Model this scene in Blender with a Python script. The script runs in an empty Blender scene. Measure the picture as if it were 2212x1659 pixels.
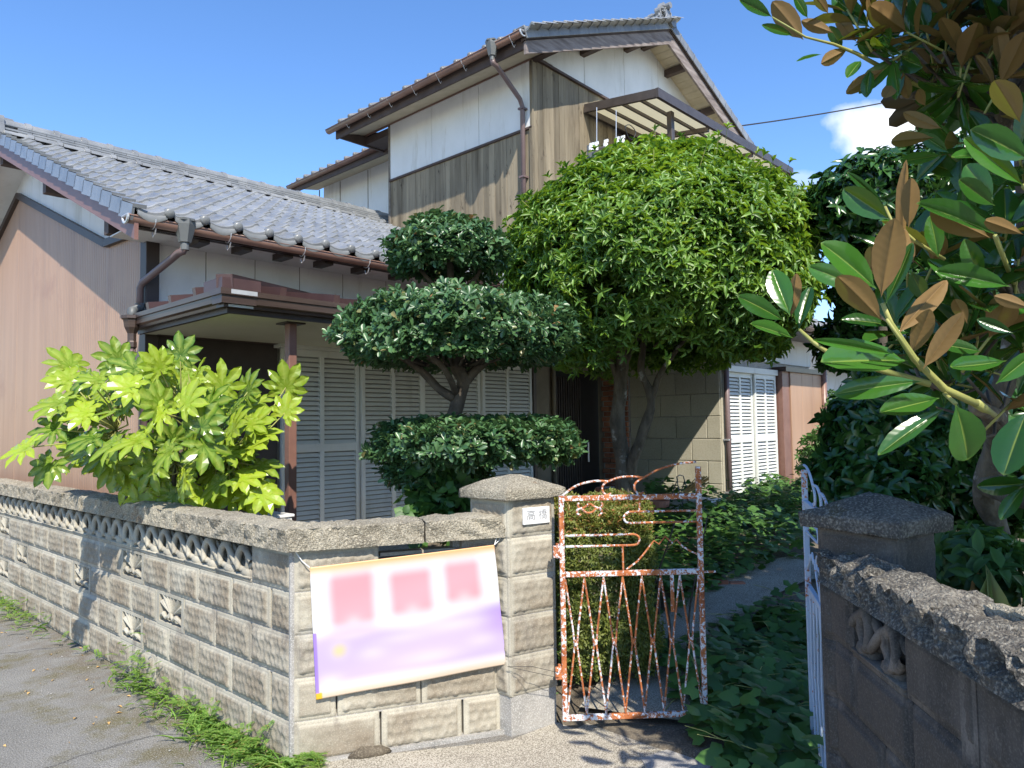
import bpy, math, random
import numpy as np
from mathutils import Vector, Matrix, noise
R = math.radians
rs = np.random.RandomState(7)
random.seed(7)
sc = bpy.context.scene
COL = sc.collection

# ---------------------------------------------------------------- camera
EYE = 1.54
FOC = 1600.0
_a = R(43)
_f0 = np.array([math.cos(_a), math.sin(_a), 0.0]); _r0 = np.array([math.sin(_a), -math.cos(_a), 0.0]); _u0 = np.array([0, 0, 1.0])
_p = math.atan(89 / 1600.0); _ro = .015
CF = _f0 * math.cos(_p) + _u0 * math.sin(_p)
_u = _u0 * math.cos(_p) - _f0 * math.sin(_p)
CR = _r0 * math.cos(_ro) - _u * math.sin(_ro)
CU = _u * math.cos(_ro) + _r0 * math.sin(_ro)
CO = np.array([0, 0, EYE])
cam = bpy.data.objects.new('camera', bpy.data.cameras.new('camera'))
COL.objects.link(cam)
cam.data.sensor_width = 36
cam.data.lens = FOC / 2212 * 36
cam.data.clip_start = .05
cam.data.clip_end = 600
cam.matrix_world = Matrix(((CR[0], CU[0], -CF[0], 0), (CR[1], CU[1], -CF[1], 0), (CR[2], CU[2], -CF[2], EYE), (0, 0, 0, 1)))
sc.camera = cam

# ---------------------------------------------------------------- sky, sun, exposure
SUN_TRAVEL = Vector((1.0, 1.6, -2.05)).normalized()
EL = math.asin(-SUN_TRAVEL.z); ROT = math.atan2(-SUN_TRAVEL.x, -SUN_TRAVEL.y)
w = bpy.data.worlds.new('World'); sc.world = w; w.use_nodes = True
nt = w.node_tree; nt.nodes.clear()
wo = nt.nodes.new('ShaderNodeOutputWorld'); bg = nt.nodes.new('ShaderNodeBackground')
sky = nt.nodes.new('ShaderNodeTexSky'); sky.sky_type = 'NISHITA'; sky.sun_disc = False
sky.sun_elevation = EL; sky.sun_rotation = ROT; sky.air_density = 1.0; sky.dust_density = .15; sky.ozone_density = 3.5; sky.altitude = 300
bg.inputs['Strength'].default_value = .12
# one small cumulus low in the sky to the right of the house
tc = nt.nodes.new('ShaderNodeTexCoord')
def wmath(op, a, b=None, clamp=False):
    n = nt.nodes.new('ShaderNodeMath'); n.operation = op; n.use_clamp = clamp
    for i, v in enumerate((a, b)):
        if v is None: continue
        if isinstance(v, (int, float)): n.inputs[i].default_value = v
        else: nt.links.new(v, n.inputs[i])
    return n.outputs[0]
def ray(x, y): return CF + (x - 1106) / FOC * CR - (y - 829.5) / FOC * CU
def cloud_mask(px, py, rx, ry, seed):
    d = ray(px, py); d = d / np.linalg.norm(d)
    e1 = np.cross(d, [0, 0, 1]); e1 /= np.linalg.norm(e1); e2 = np.cross(e1, d)
    out = []
    for e, r_ in ((e1, rx), (e2, ry)):
        n = nt.nodes.new('ShaderNodeVectorMath'); n.operation = 'DOT_PRODUCT'
        nt.links.new(tc.outputs['Generated'], n.inputs[0]); n.inputs[1].default_value = tuple(e / r_ * FOC)
        out.append(wmath('POWER', n.outputs['Value'], 2.0))
    n = nt.nodes.new('ShaderNodeVectorMath'); n.operation = 'DOT_PRODUCT'
    nt.links.new(tc.outputs['Generated'], n.inputs[0]); n.inputs[1].default_value = tuple(d)
    front = wmath('GREATER_THAN', n.outputs['Value'], 0.0)
    rr = wmath('ADD', out[0], out[1])
    nz = nt.nodes.new('ShaderNodeTexNoise'); nz.inputs['Scale'].default_value = 13 + seed; nz.inputs['Detail'].default_value = 7
    nt.links.new(tc.outputs['Generated'], nz.inputs['Vector'])
    a = wmath('SUBTRACT', 1.15, rr); a = wmath('ADD', a, wmath('MULTIPLY', wmath('SUBTRACT', nz.outputs['Fac'], .5), 3.4))
    a = wmath('MULTIPLY', a, .9, True)
    return wmath('MULTIPLY', a, front)
m1 = cloud_mask(1960, 262, 135, 62, 0)
m2 = cloud_mask(1720, 395, 60, 22, 5)
msum = wmath('MAXIMUM', m1, wmath('MULTIPLY', m2, .22))
mx = nt.nodes.new('ShaderNodeMixRGB'); nt.links.new(msum, mx.inputs['Fac'])
hv_ = nt.nodes.new('ShaderNodeHueSaturation'); hv_.inputs['Hue'].default_value = .505; hv_.inputs['Saturation'].default_value = 1.16; hv_.inputs['Value'].default_value = 1.30; nt.links.new(sky.outputs['Color'], hv_.inputs['Color']); nt.links.new(hv_.outputs[0], mx.inputs['Color1']); mx.inputs['Color2'].default_value = (7.6, 7.7, 7.9, 1)
nt.links.new(mx.outputs['Color'], bg.inputs['Color']); nt.links.new(bg.outputs[0], wo.inputs[0])

sun = bpy.data.objects.new('sun', bpy.data.lights.new('sun', 'SUN')); COL.objects.link(sun)
sun.data.energy = 4.35; sun.data.angle = R(.53); sun.data.color = (1, .935, .83)
sun.rotation_euler = SUN_TRAVEL.to_track_quat('-Z', 'Y').to_euler()
sc.view_settings.view_transform = 'Standard'; sc.view_settings.look = 'None'
sc.view_settings.exposure = .8; sc.view_settings.gamma = 1

# ---------------------------------------------------------------- survey helpers: where a sight line meets a plane of the place
def on_u(px, py, u): d = ray(px, py); return CO + d * u / d[0]
def on_v(px, py, v): d = ray(px, py); return CO + d * v / d[1]
def on_z(px, py, z): d = ray(px, py); return CO + d * (z - EYE) / d[2]
def at_d(px, py, D): return CO + ray(px, py) * D
def rf(r_, f_): return np.array([r_ * _r0[0] + f_ * _f0[0], r_ * _r0[1] + f_ * _f0[1]])   # right / forward of the viewer -> place

# ---------------------------------------------------------------- object helpers
WM = {}
def put(o, parent=None, M=None):
    M = M or Matrix.Identity(4)
    COL.objects.link(o)
    if parent is not None:
        o.parent = parent; o.matrix_basis = WM[parent.name].inverted() @ M
    else: o.matrix_basis = M
    WM[o.name] = M.copy()
    return o
def tag(o, label=None, cat=None, group=None, kind=None):
    if label: o['label'] = label
    if cat: o['category'] = cat
    if group: o['group'] = group
    if kind: o['kind'] = kind
    return o
def thing(name, loc, label, cat, group=None, rz=0):
    o = bpy.data.objects.new(name, None); o.empty_display_size = .1
    put(o, None, Matrix.Translation(Vector(loc)) @ Matrix.Rotation(rz, 4, 'Z'))
    return tag(o, label, cat, group)
def inst(name, mesh, parent, M, kind=None, label=None):
    o = bpy.data.objects.new(name, mesh); put(o, parent, M)
    if kind: o['kind'] = kind
    if label: o['label'] = label
    return o

class MB:
    def __init__(s): s.v = []; s.f = []; s.mi = []; s.cur = 0
    def add(s, vs, fs):
        b = len(s.v); s.v += [tuple(map(float, v)) for v in vs]; s.f += [tuple(b + i for i in f) for f in fs]; s.mi += [s.cur] * len(fs); return s
    def box(s, x0, x1, y0, y1, z0, z1):
        if x0 > x1: x0, x1 = x1, x0
        if y0 > y1: y0, y1 = y1, y0
        if z0 > z1: z0, z1 = z1, z0
        vs = [(x, y, z) for z in (z0, z1) for y in (y0, y1) for x in (x0, x1)]
        return s.add(vs, [(0, 2, 3, 1), (4, 5, 7, 6), (0, 1, 5, 4), (2, 6, 7, 3), (0, 4, 6, 2), (1, 3, 7, 5)])
    def bbox(s, x0, x1, y0, y1, z0, z1, b=.004):
        """box with chamfered long edges"""
        if x0 > x1: x0, x1 = x1, x0
        if y0 > y1: y0, y1 = y1, y0
        if z0 > z1: z0, z1 = z1, z0
        X = [(x0, b), (x1, -b)]; Y = [(y0, b), (y1, -b)]; Z = [(z0, b), (z1, -b)]
        vs = []; idx = {}
        for i, (x, bx) in enumerate(X):
            for j, (y, by) in enumerate(Y):
                for k, (z, bz) in enumerate(Z):
                    for a, q in enumerate(((x, y + by, z + bz), (x + bx, y, z + bz), (x + bx, y + by, z))):
                        idx[i, j, k, a] = len(vs); vs.append(q)
        fs = []
        I = lambda i, j, k, a: idx[i, j, k, a]
        for i in (0, 1): fs.append([I(i, 0, 0, 0), I(i, 1, 0, 0), I(i, 1, 1, 0), I(i, 0, 1, 0)])
        for j in (0, 1): fs.append([I(0, j, 0, 1), I(1, j, 0, 1), I(1, j, 1, 1), I(0, j, 1, 1)])
        for k in (0, 1): fs.append([I(0, 0, k, 2), I(1, 0, k, 2), I(1, 1, k, 2), I(0, 1, k, 2)])
        for j in (0, 1):
            for k in (0, 1): fs.append([I(0, j, k, 1), I(1, j, k, 1), I(1, j, k, 2), I(0, j, k, 2)])
        for i in (0, 1):
            for k in (0, 1): fs.append([I(i, 0, k, 0), I(i, 1, k, 0), I(i, 1, k, 2), I(i, 0, k, 2)])
        for i in (0, 1):
            for j in (0, 1): fs.append([I(i, j, 0, 0), I(i, j, 1, 0), I(i, j, 1, 1), I(i, j, 0, 1)])
        for i in (0, 1):
            for j in (0, 1):
                for k in (0, 1): fs.append([I(i, j, k, 0), I(i, j, k, 1), I(i, j, k, 2)])
        c = np.mean(vs, axis=0)
        out = []
        for f in fs:
            p = [np.array(vs[i]) for i in f]; n = np.cross(p[1] - p[0], p[2] - p[0])
            out.append(f if n @ (np.mean(p, axis=0) - c) > 0 else f[::-1])
        return s.add(vs, out)
    def beam(s, a, b, wd, ht, up=(0, 0, 1)):
        a = Vector(a); b = Vector(b); d = (b - a).normalized(); up = Vector(up)
        sx = d.cross(up).normalized() * wd / 2; sz = sx.cross(d).normalized() * ht / 2
        vs = [p + i * sx + j * sz for p in (a, b) for i, j in ((-1, -1), (1, -1), (1, 1), (-1, 1))]
        return s.add(vs, [(0, 1, 2, 3), (7, 6, 5, 4), (0, 4, 5, 1), (1, 5, 6, 2), (2, 6, 7, 3), (3, 7, 4, 0)])
    def tube(s, pts, r, n=8, cap=True):
        pts = [Vector(p) for p in pts]; rr = r if isinstance(r, (list, tuple)) else [r] * len(pts)
        vs = []; fs = []; prev = None
        for i, p in enumerate(pts):
            t = (pts[min(i + 1, len(pts) - 1)] - pts[max(i - 1, 0)]).normalized()
            if prev is None:
                prev = t.orthogonal().normalized()
            x = (prev - t * prev.dot(t))
            if x.length < 1e-5: x = t.orthogonal()
            x.normalize(); prev = x; y = t.cross(x)
            for k in range(n):
                a = 2 * math.pi * k / n; vs.append(p + (x * math.cos(a) + y * math.sin(a)) * rr[i])
        for i in range(len(pts) - 1):
            for k in range(n):
                k2 = (k + 1) % n; fs.append((i * n + k, i * n + k2, (i + 1) * n + k2, (i + 1) * n + k))
        if cap: fs.append(tuple(range(n - 1, -1, -1))); fs.append(tuple((len(pts) - 1) * n + k for k in range(n)))
        return s.add(vs, fs)
    def lathe(s, prof, n=20, c=(0, 0, 0)):
        vs = []; fs = []
        for r_, z in prof:
            for k in range(n):
                a = 2 * math.pi * k / n; vs.append((c[0] + r_ * math.cos(a), c[1] + r_ * math.sin(a), c[2] + z))
        for i in range(len(prof) - 1):
            for k in range(n):
                k2 = (k + 1) % n; fs.append((i * n + k, i * n + k2, (i + 1) * n + k2, (i + 1) * n + k))
        return s.add(vs, fs)
    def poly(s, pts, off):
        """prism: polygon pts (3D, planar) swept by off"""
        n = len(pts); P = [Vector(p) for p in pts]; Q = [p + Vector(off) for p in P]
        nr = (P[1] - P[0]).cross(P[2] - P[1])
        if nr.dot(Vector(off)) > 0: P, Q = P[::-1], Q[::-1]
        return s.add(P + Q, [tuple(range(n)), tuple(range(2 * n - 1, n - 1, -1))] + [(i, n + i, n + (i + 1) % n, (i + 1) % n) for i in range(n)])
    def quad(s, *p): return s.add(p, [tuple(range(len(p)))])
    def mesh(s, name, mats, smooth=False, fix=True):
        me = bpy.data.meshes.new(name); me.from_pydata(s.v, [], s.f)
        for m in (mats if isinstance(mats, (list, tuple)) else [mats]): me.materials.append(m)
        if s.cur or max(s.mi or [0]): me.polygons.foreach_set('material_index', s.mi)
        if fix:
            import bmesh
            bm = bmesh.new(); bm.from_mesh(me); bmesh.ops.recalc_face_normals(bm, faces=bm.faces); bm.to_mesh(me); bm.free()
        if smooth: me.polygons.foreach_set('use_smooth', [True] * len(me.polygons))
        me.update(); return me
    def obj(s, name, mats, parent=None, smooth=False, M=None, fix=True):
        return inst(name, s.mesh(name, mats, smooth, fix), parent, M)

def fastmesh(name, V, T, mat, rnd=None, smooth=True):
    me = bpy.data.meshes.new(name)
    me.vertices.add(len(V)); me.vertices.foreach_set('co', np.ascontiguousarray(V, dtype=np.float32).ravel())
    k = T.shape[1]
    me.loops.add(T.size); me.loops.foreach_set('vertex_index', np.ascontiguousarray(T, dtype=np.int32).ravel())
    me.polygons.add(len(T)); me.polygons.foreach_set('loop_start', np.arange(0, T.size, k, dtype=np.int32))
    try: me.polygons.foreach_set('loop_total', np.full(len(T), k, dtype=np.int32))
    except Exception: pass
    if smooth: me.polygons.foreach_set('use_smooth', np.ones(len(T), dtype=bool))
    for m in (mat if isinstance(mat, (list, tuple)) else [mat]): me.materials.append(m)
    if rnd is not None:
        at = me.attributes.new('rnd', 'FLOAT', 'POINT'); at.data.foreach_set('value', np.ascontiguousarray(rnd, dtype=np.float32))
    me.update(calc_edges=True); me.validate()
    return me

# ---------------------------------------------------------------- materials
def mat(name, cols, rough=.8, scale=3.0, detail=6, bump=0, bscale=40, streak=None, speck=None, metal=0, spec=.5, vor=None, stain=None, rndobj=.0, moss=False, panel=None):
    """cols: colours from dark to light mixed by noise in place coordinates; streak: (xyz) stretch of the noise; speck=(scale, amount, colour); stain=(scale, lo, hi, colour)"""
    m = bpy.data.materials.new(name); m.use_nodes = True; t = m.node_tree; L = t.links.new
    b = t.nodes['Principled BSDF']; b.inputs['Roughness'].default_value = rough; b.inputs['Metallic'].default_value = metal
    b.inputs['Specular IOR Level'].default_value = spec
    g = t.nodes.new('ShaderNodeNewGeometry'); mp = t.nodes.new('ShaderNodeMapping'); L(g.outputs['Position'], mp.inputs['Vector'])
    if streak: mp.inputs['Scale'].default_value = streak
    nz = t.nodes.new('ShaderNodeTexNoise'); nz.inputs['Scale'].default_value = scale; nz.inputs['Detail'].default_value = detail; nz.inputs['Roughness'].default_value = .62
    L(mp.outputs[0], nz.inputs['Vector'])
    cr = t.nodes.new('ShaderNodeValToRGB'); e = cr.color_ramp.elements
    n = len(cols); lo, hi = .3, .7
    e[0].position = lo; e[0].color = (*cols[0], 1); e[1].position = hi; e[1].color = (*cols[-1], 1)
    for i in range(1, n - 1):
        q = e.new(lo + (hi - lo) * i / (n - 1)); q.color = (*cols[i], 1)
    L(nz.outputs['Fac'], cr.inputs['Fac']); out = cr.outputs['Color']
    def mixc(fac, a, colr, mode='MIX'):
        mxn = t.nodes.new('ShaderNodeMixRGB'); mxn.blend_type = mode
        if isinstance(fac, float): mxn.inputs['Fac'].default_value = fac
        else: L(fac, mxn.inputs['Fac'])
        L(a, mxn.inputs['Color1'])
        if isinstance(colr, tuple): mxn.inputs['Color2'].default_value = (*colr, 1)
        else: L(colr, mxn.inputs['Color2'])
        return mxn.outputs[0]
    def ramp(src, a, c):
        r_ = t.nodes.new('ShaderNodeMapRange'); r_.inputs['From Min'].default_value = a; r_.inputs['From Max'].default_value = c; L(src, r_.inputs['Value']); return r_.outputs[0]
    if rndobj:
        oi = t.nodes.new('ShaderNodeObjectInfo'); v = t.nodes.new('ShaderNodeMapRange'); v.inputs['To Min'].default_value = 1 - rndobj; v.inputs['To Max'].default_value = 1 + rndobj
        L(oi.outputs['Random'], v.inputs['Value']); cc = t.nodes.new('ShaderNodeCombineColor'); [L(v.outputs[0], cc.inputs[i]) for i in range(3)]
        out = mixc(1.0, out, cc.outputs[0], 'MULTIPLY')
    if stain:
        for (ss, a, c, colr, st) in stain:
            m2 = t.nodes.new('ShaderNodeMapping'); L(g.outputs['Position'], m2.inputs['Vector']); m2.inputs['Scale'].default_value = st; m2.inputs['Location'].default_value = (ss, ss * 2, 0)
            n2 = t.nodes.new('ShaderNodeTexNoise'); n2.inputs['Scale'].default_value = ss; n2.inputs['Detail'].default_value = 8; n2.inputs['Roughness'].default_value = .68; L(m2.outputs[0], n2.inputs['Vector'])
            out = mixc(ramp(n2.outputs['Fac'], a, c), out, colr)
    if panel:
        pa = t.nodes.new('ShaderNodeAttribute'); pa.attribute_name = 'panel'
        n5 = t.nodes.new('ShaderNodeTexNoise'); n5.inputs['Scale'].default_value = 4.5; n5.inputs['Detail'].default_value = 7; L(g.outputs['Position'], n5.inputs['Vector'])
        mm_ = t.nodes.new('ShaderNodeMath'); mm_.operation = 'MULTIPLY'; L(pa.outputs['Fac'], mm_.inputs[0]); L(ramp(n5.outputs['Fac'], .30, .62), mm_.inputs[1])
        out = mixc(mm_.outputs[0], out, panel)
    if moss:
        sx_ = t.nodes.new('ShaderNodeSeparateXYZ'); L(g.outputs['Position'], sx_.inputs[0])
        near_ = ramp(sx_.outputs['X'], .35, 1.5); n6 = t.nodes.new('ShaderNodeTexNoise'); n6.inputs['Scale'].default_value = 1.7; n6.inputs['Detail'].default_value = 9; n6.inputs['Roughness'].default_value = .7; L(g.outputs['Position'], n6.inputs['Vector'])
        far_ = ramp(sx_.outputs['Y'], 2.2, 3.2)
        mm_ = t.nodes.new('ShaderNodeMath'); mm_.operation = 'MULTIPLY'; L(near_, mm_.inputs[0]); L(ramp(n6.outputs['Fac'], .50, .60), mm_.inputs[1])
        m3_ = t.nodes.new('ShaderNodeMath'); m3_.operation = 'MULTIPLY'; L(far_, m3_.inputs[0]); L(mm_.outputs[0], m3_.inputs[1])
        out = mixc(m3_.outputs[0], out, (.125, .105, .032))
        n7 = t.nodes.new('ShaderNodeTexNoise'); n7.inputs['Scale'].default_value = 9; n7.inputs['Detail'].default_value = 8; L(g.outputs['Position'], n7.inputs['Vector'])
        e1_ = ramp(sx_.outputs['X'], 1.35, 1.75); e2_ = ramp(sx_.outputs['X'], 1.9, 1.82)
        m4_ = t.nodes.new('ShaderNodeMath'); m4_.operation = 'MULTIPLY'; L(e1_, m4_.inputs[0]); L(ramp(n7.outputs['Fac'], .40, .60), m4_.inputs[1]); m5_ = t.nodes.new('ShaderNodeMath'); m5_.operation = 'MULTIPLY'; L(m4_.outputs[0], m5_.inputs[0]); L(far_, m5_.inputs[1])
        out = mixc(m5_.outputs[0], out, (.16, .13, .09))
        # hairline cracks
        vo_ = t.nodes.new('ShaderNodeTexVoronoi'); vo_.feature = 'DISTANCE_TO_EDGE'; vo_.inputs['Scale'].default_value = .55; wv_ = t.nodes.new('ShaderNodeMixRGB'); wv_.inputs['Fac'].default_value = .22; L(g.outputs['Position'], wv_.inputs['Color1']); n8 = t.nodes.new('ShaderNodeTexNoise'); n8.inputs['Scale'].default_value = 2.2; n8.inputs['Detail'].default_value = 8; L(g.outputs['Position'], n8.inputs['Vector']); L(n8.outputs['Color'], wv_.inputs['Color2']); L(wv_.outputs[0], vo_.inputs['Vector'])
        out = mixc(ramp(vo_.outputs['Distance'], .006, .002), out, (.09, .085, .075))
    if speck:
        n3 = t.nodes.new('ShaderNodeTexNoise'); n3.inputs['Scale'].default_value = speck[0]; n3.inputs['Detail'].default_value = 2; L(g.outputs['Position'], n3.inputs['Vector'])
        out = mixc(ramp(n3.outputs['Fac'], .5, .5 + speck[1]), out, speck[2])
        if len(speck) > 3: out = mixc(ramp(n3.outputs['Fac'], .5, .5 - speck[1]), out, speck[3])
    L(out, b.inputs['Base Color'])
    if bump:
        n4 = t.nodes.new('ShaderNodeTexNoise'); n4.inputs['Scale'].default_value = bscale; n4.inputs['Detail'].default_value = 5; L(mp.outputs[0], n4.inputs['Vector'])
        bn = t.nodes.new('ShaderNodeBump'); bn.inputs['Strength'].default_value = min(1, bump * 8); bn.inputs['Distance'].default_value = bump * .1; L(n4.outputs['Fac'], bn.inputs['Height'])
        L(bn.outputs[0], b.inputs['Normal'])
    return m

def leafmat(name, dark, light, rough=.35, trans=.3, back=None, young=None, tcol=None, spec=.5, vein=None):
    m = bpy.data.materials.new(name); m.use_nodes = True; t = m.node_tree; L = t.links.new
    b = t.nodes['Principled BSDF']; b.inputs['Roughness'].default_value = rough; b.inputs['Specular IOR Level'].default_value = spec
    at = t.nodes.new('ShaderNodeAttribute'); at.attribute_name = 'rnd'
    cr = t.nodes.new('ShaderNodeValToRGB'); e = cr.color_ramp.elements
    e[0].color = (*dark, 1); e[0].position = 0; e[1].color = (*light, 1); e[1].position = .9
    if young: q = e.new(.97); q.color = (*young, 1)
    g = t.nodes.new('ShaderNodeNewGeometry')
    fac = at.outputs['Fac']
    if vein == 'obj':
        oi = t.nodes.new('ShaderNodeObjectInfo'); fac = oi.outputs['Random']
    L(fac, cr.inputs['Fac']); out = cr.outputs['Color']
    if vein:
        va = t.nodes.new('ShaderNodeAttribute'); va.attribute_name = 'vein'
        lx_ = t.nodes.new('ShaderNodeAttribute'); lx_.attribute_name = 'rib'; sn_ = t.nodes.new('ShaderNodeMath'); sn_.operation = 'SINE'; ml_ = t.nodes.new('ShaderNodeMath'); ml_.operation = 'MULTIPLY'; ml_.inputs[1].default_value = 62.0
        L(lx_.outputs['Fac'], ml_.inputs[0]); L(ml_.outputs[0], sn_.inputs[0]); bp_ = t.nodes.new('ShaderNodeBump'); bp_.inputs['Strength'].default_value = .028; bp_.inputs['Distance'].default_value = .004; L(sn_.outputs[0], bp_.inputs['Height']); L(bp_.outputs[0], b.inputs['Normal'])
        mv = t.nodes.new('ShaderNodeMixRGB'); L(va.outputs['Fac'], mv.inputs['Fac']); L(out, mv.inputs['Color1']); mv.inputs['Color2'].default_value = (.35, .42, .08, 1); out = mv.outputs[0]
    nz = t.nodes.new('ShaderNodeTexNoise'); nz.inputs['Scale'].default_value = 25; L(g.outputs['Position'], nz.inputs['Vector'])
    mm = t.nodes.new('ShaderNodeMixRGB'); mm.blend_type = 'MULTIPLY'; mm.inputs['Fac'].default_value = .55; L(out, mm.inputs['Color1']); L(nz.outputs['Color'], mm.inputs['Color2'])
    hs = t.nodes.new('ShaderNodeHueSaturation'); hs.inputs['Value'].default_value = 1.45; L(mm.outputs[0], hs.inputs['Color'])
    mm = t.nodes.new('ShaderNodeMixRGB'); mm.inputs['Fac'].default_value = .35; L(out, mm.inputs['Color1']); L(hs.outputs[0], mm.inputs['Color2']); out = mm.outputs[0]
    if back:
        mb = t.nodes.new('ShaderNodeMixRGB'); L(g.outputs['Backfacing'], mb.inputs['Fac']); L(out, mb.inputs['Color1']); mb.inputs['Color2'].default_value = (*back, 1); out = mb.outputs[0]
        rr = t.nodes.new('ShaderNodeMapRange'); L(g.outputs['Backfacing'], rr.inputs['Value']); rr.inputs['To Min'].default_value = rough; rr.inputs['To Max'].default_value = .75; L(rr.outputs[0], b.inputs['Roughness'])
    L(out, b.inputs['Base Color'])
    tr = t.nodes.new('ShaderNodeBsdfTranslucent'); ms = t.nodes.new('ShaderNodeMixShader'); ms.inputs[0].default_value = trans
    if tcol: tr.inputs['Color'].default_value = (*tcol, 1)
    else:
        hv = t.nodes.new('ShaderNodeHueSaturation'); hv.inputs['Hue'].default_value = .47; hv.inputs['Value'].default_value = 2.2; hv.inputs['Saturation'].default_value = 1.1; L(cr.outputs[0], hv.inputs['Color']); L(hv.outputs[0], tr.inputs['Color'])
    L(b.outputs[0], ms.inputs[1]); L(tr.outputs[0], ms.inputs[2])
    L(ms.outputs[0], t.nodes['Material Output'].inputs['Surface'])
    return m

K = {}
K['asphalt'] = mat('asphalt', [(.16, .155, .14), (.215, .207, .188), (.27, .262, .24)], .93, 1.6, 10, .14, 120, speck=(150, .25, (.40, .38, .34), (.11, .105, .095)),
                   stain=[(.7, .55, .75, (.36, .34, .31), (1, 1, 1))], moss=True)
K['concrete'] = mat('concrete', [(.25, .22, .17), (.33, .30, .235), (.40, .36, .29)], .9, 2.5, 8, .05, 90, speck=(160, .15, (.48, .44, .36), (.14, .12, .09)), stain=[(3, .56, .72, (.12, .10, .075), (1, 1, 1))])
K['soil'] = mat('soil', [(.05, .038, .025), (.10, .08, .055), (.15, .125, .09)], .95, 5, 8, .08, 60, speck=(120, .2, (.2, .17, .12)))
K['block'] = mat('wall_block', [(.27, .24, .185), (.36, .33, .26), (.43, .40, .32)], .88, 3.0, 8, .05, 120, rndobj=.12, panel=(.205, .165, .115),
                 speck=(170, .5, (.46, .42, .33), (.24, .21, .16)), stain=[(5.5, .54, .72, (.135, .115, .10), (1, 1, .45)), (2.0, .60, .75, (.33, .33, .31), (1, 1, 1))])
K['block_dark'] = mat('wall_block_weathered_shaded', [(.05, .043, .036), (.105, .09, .076), (.20, .175, .15)], .9, 3.0, 8, .05, 120, rndobj=.2,
                      panel=(.06, .05, .04), speck=(170, .6, (.2, .18, .155), (.06, .05, .045)), stain=[(6.5, .47, .58, (.035, .032, .028), (1, 1, .35)), (7, .62, .68, (.3, .28, .25), (1, 1, .3))])  # weathering and the shade on these walls both put into the dark tone
K['cope'] = mat('coping_stone', [(.20, .175, .13), (.33, .295, .225), (.42, .38, .29)], .95, 4, 8, .16, 150, rndobj=.08, speck=(120, .26, (.56, .50, .38), (.17, .145, .10)),
                stain=[(2.3, .62, .70, (.20, .095, .03), (1, 1, 1)), (5, .58, .7, (.12, .11, .085), (1, 1, 1))])
K['cope_dark'] = mat('coping_stone_mossy_shaded', [(.05, .046, .038), (.12, .11, .092), (.22, .20, .165)], .95, 4, 8, .16, 150, speck=(120, .26, (.36, .33, .27), (.07, .06, .05)),
                     stain=[(6, .58, .66, (.10, .075, .03), (1, 1, 1)), (3.5, .5, .7, (.05, .05, .045), (1, 1, 1))])  # moss, plus shade put into the darkened stone colour
K['mortar'] = mat('mortar', [(.22, .21, .19), (.36, .34, .31)], .92, 8, 6, .05, 100, speck=(180, .2, (.5, .48, .44)))
K['tile'] = mat('roof_tile_glaze', [(.15, .156, .16), (.20, .207, .21), (.245, .25, .25)], .27, 6, 5, .012, 60, rndobj=.16, spec=.65)
K['tile_end'] = mat('roof_tile_end', [(.15, .155, .15), (.20, .205, .20)], .35, 9, 5, .02, 60, rndobj=.1)
K['plaster'] = mat('white_panel', [(.60, .605, .59), (.68, .685, .67), (.73, .735, .72)], .85, 1.6, 6, .012, 90, streak=(1, 1, .6), stain=[(4, .56, .80, (.46, .45, .40), (1, 1, .16)), (9, .62, .75, (.50, .47, .40), (1, 1, .1))])
K['joint'] = mat('panel_joint', [(.12, .10, .08), (.22, .19, .15)], .9, 20)
K['siding'] = mat('brown_metal_siding', [(.33, .20, .128), (.37, .228, .146), (.405, .252, .163)], .5, 1.4, 5, .004, 70, streak=(4, 4, .3), stain=[(1.2, .58, .8, (.27, .145, .10), (1, 1, 1)), (7, .56, .75, (.32, .21, .15), (1, 1, .08))])
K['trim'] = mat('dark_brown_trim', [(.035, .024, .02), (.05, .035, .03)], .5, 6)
K['brown'] = mat('brown_paint', [(.17, .085, .065), (.23, .12, .09)], .45, 6, 5, .004, 50)
K['gutter'] = mat('brown_gutter_plastic', [(.15, .085, .065), (.20, .115, .085), (.24, .14, .105)], .38, 4, 5, 0, 50, streak=(1, 1, 4))
K['hopper'] = mat('grey_green_plastic', [(.085, .09, .088), (.12, .125, .12)], .5, 5)
K['pipe'] = mat('brown_pipe_plastic', [(.13, .09, .085), (.18, .125, .12)], .42, 5)
K['darkroof'] = mat('maroon_metal_roof', [(.055, .029, .027), (.075, .042, .038)], .42, 5)
K['fascia'] = mat('bronze_metal', [(.055, .036, .029), (.085, .057, .046)], .36, 7, 5, 0, 50, streak=(.4, .4, 6), metal=.25)
K['soffit'] = mat('cream_soffit_board', [(.56, .55, .42), (.62, .61, .48)], .8, 3)
K['wood'] = mat('weathered_board', [(.10, .078, .048), (.205, .168, .112), (.30, .25, .17)], .85, 7, 9, .04, 40, streak=(1, 1, .09), rndobj=.22, stain=[(10, .60, .68, (.05, .035, .022), (1, 1, .35)), (3, .58, .8, (.26, .21, .15), (1, 1, .2))])
K['greywood'] = mat('grey_weathered_wood', [(.10, .078, .07), (.20, .165, .15), (.30, .26, .24)], .85, 5, 9, .03, 40, streak=(.5, .5, 3))
K['darkwood'] = mat('dark_beam', [(.055, .035, .028), (.085, .058, .048)], .7, 6, 6, .02, 40)
K['soffitwood'] = mat('cream_eave_board', [(.44, .38, .27), (.55, .48, .36)], .75, 6, 6, 0, 40, rndobj=.08)
K['louver'] = mat('louvre_shutter_paint', [(.60, .61, .57), (.68, .69, .65)], .55, 3, 5, 0, 60, stain=[(3, .58, .80, (.46, .46, .40), (1, 1, .3))])
K['louverdark'] = mat('shutter_backing_board', [(.30, .30, .28), (.36, .36, .33)], .7, 3)  # plain mid-grey board behind the louvre slats
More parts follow.
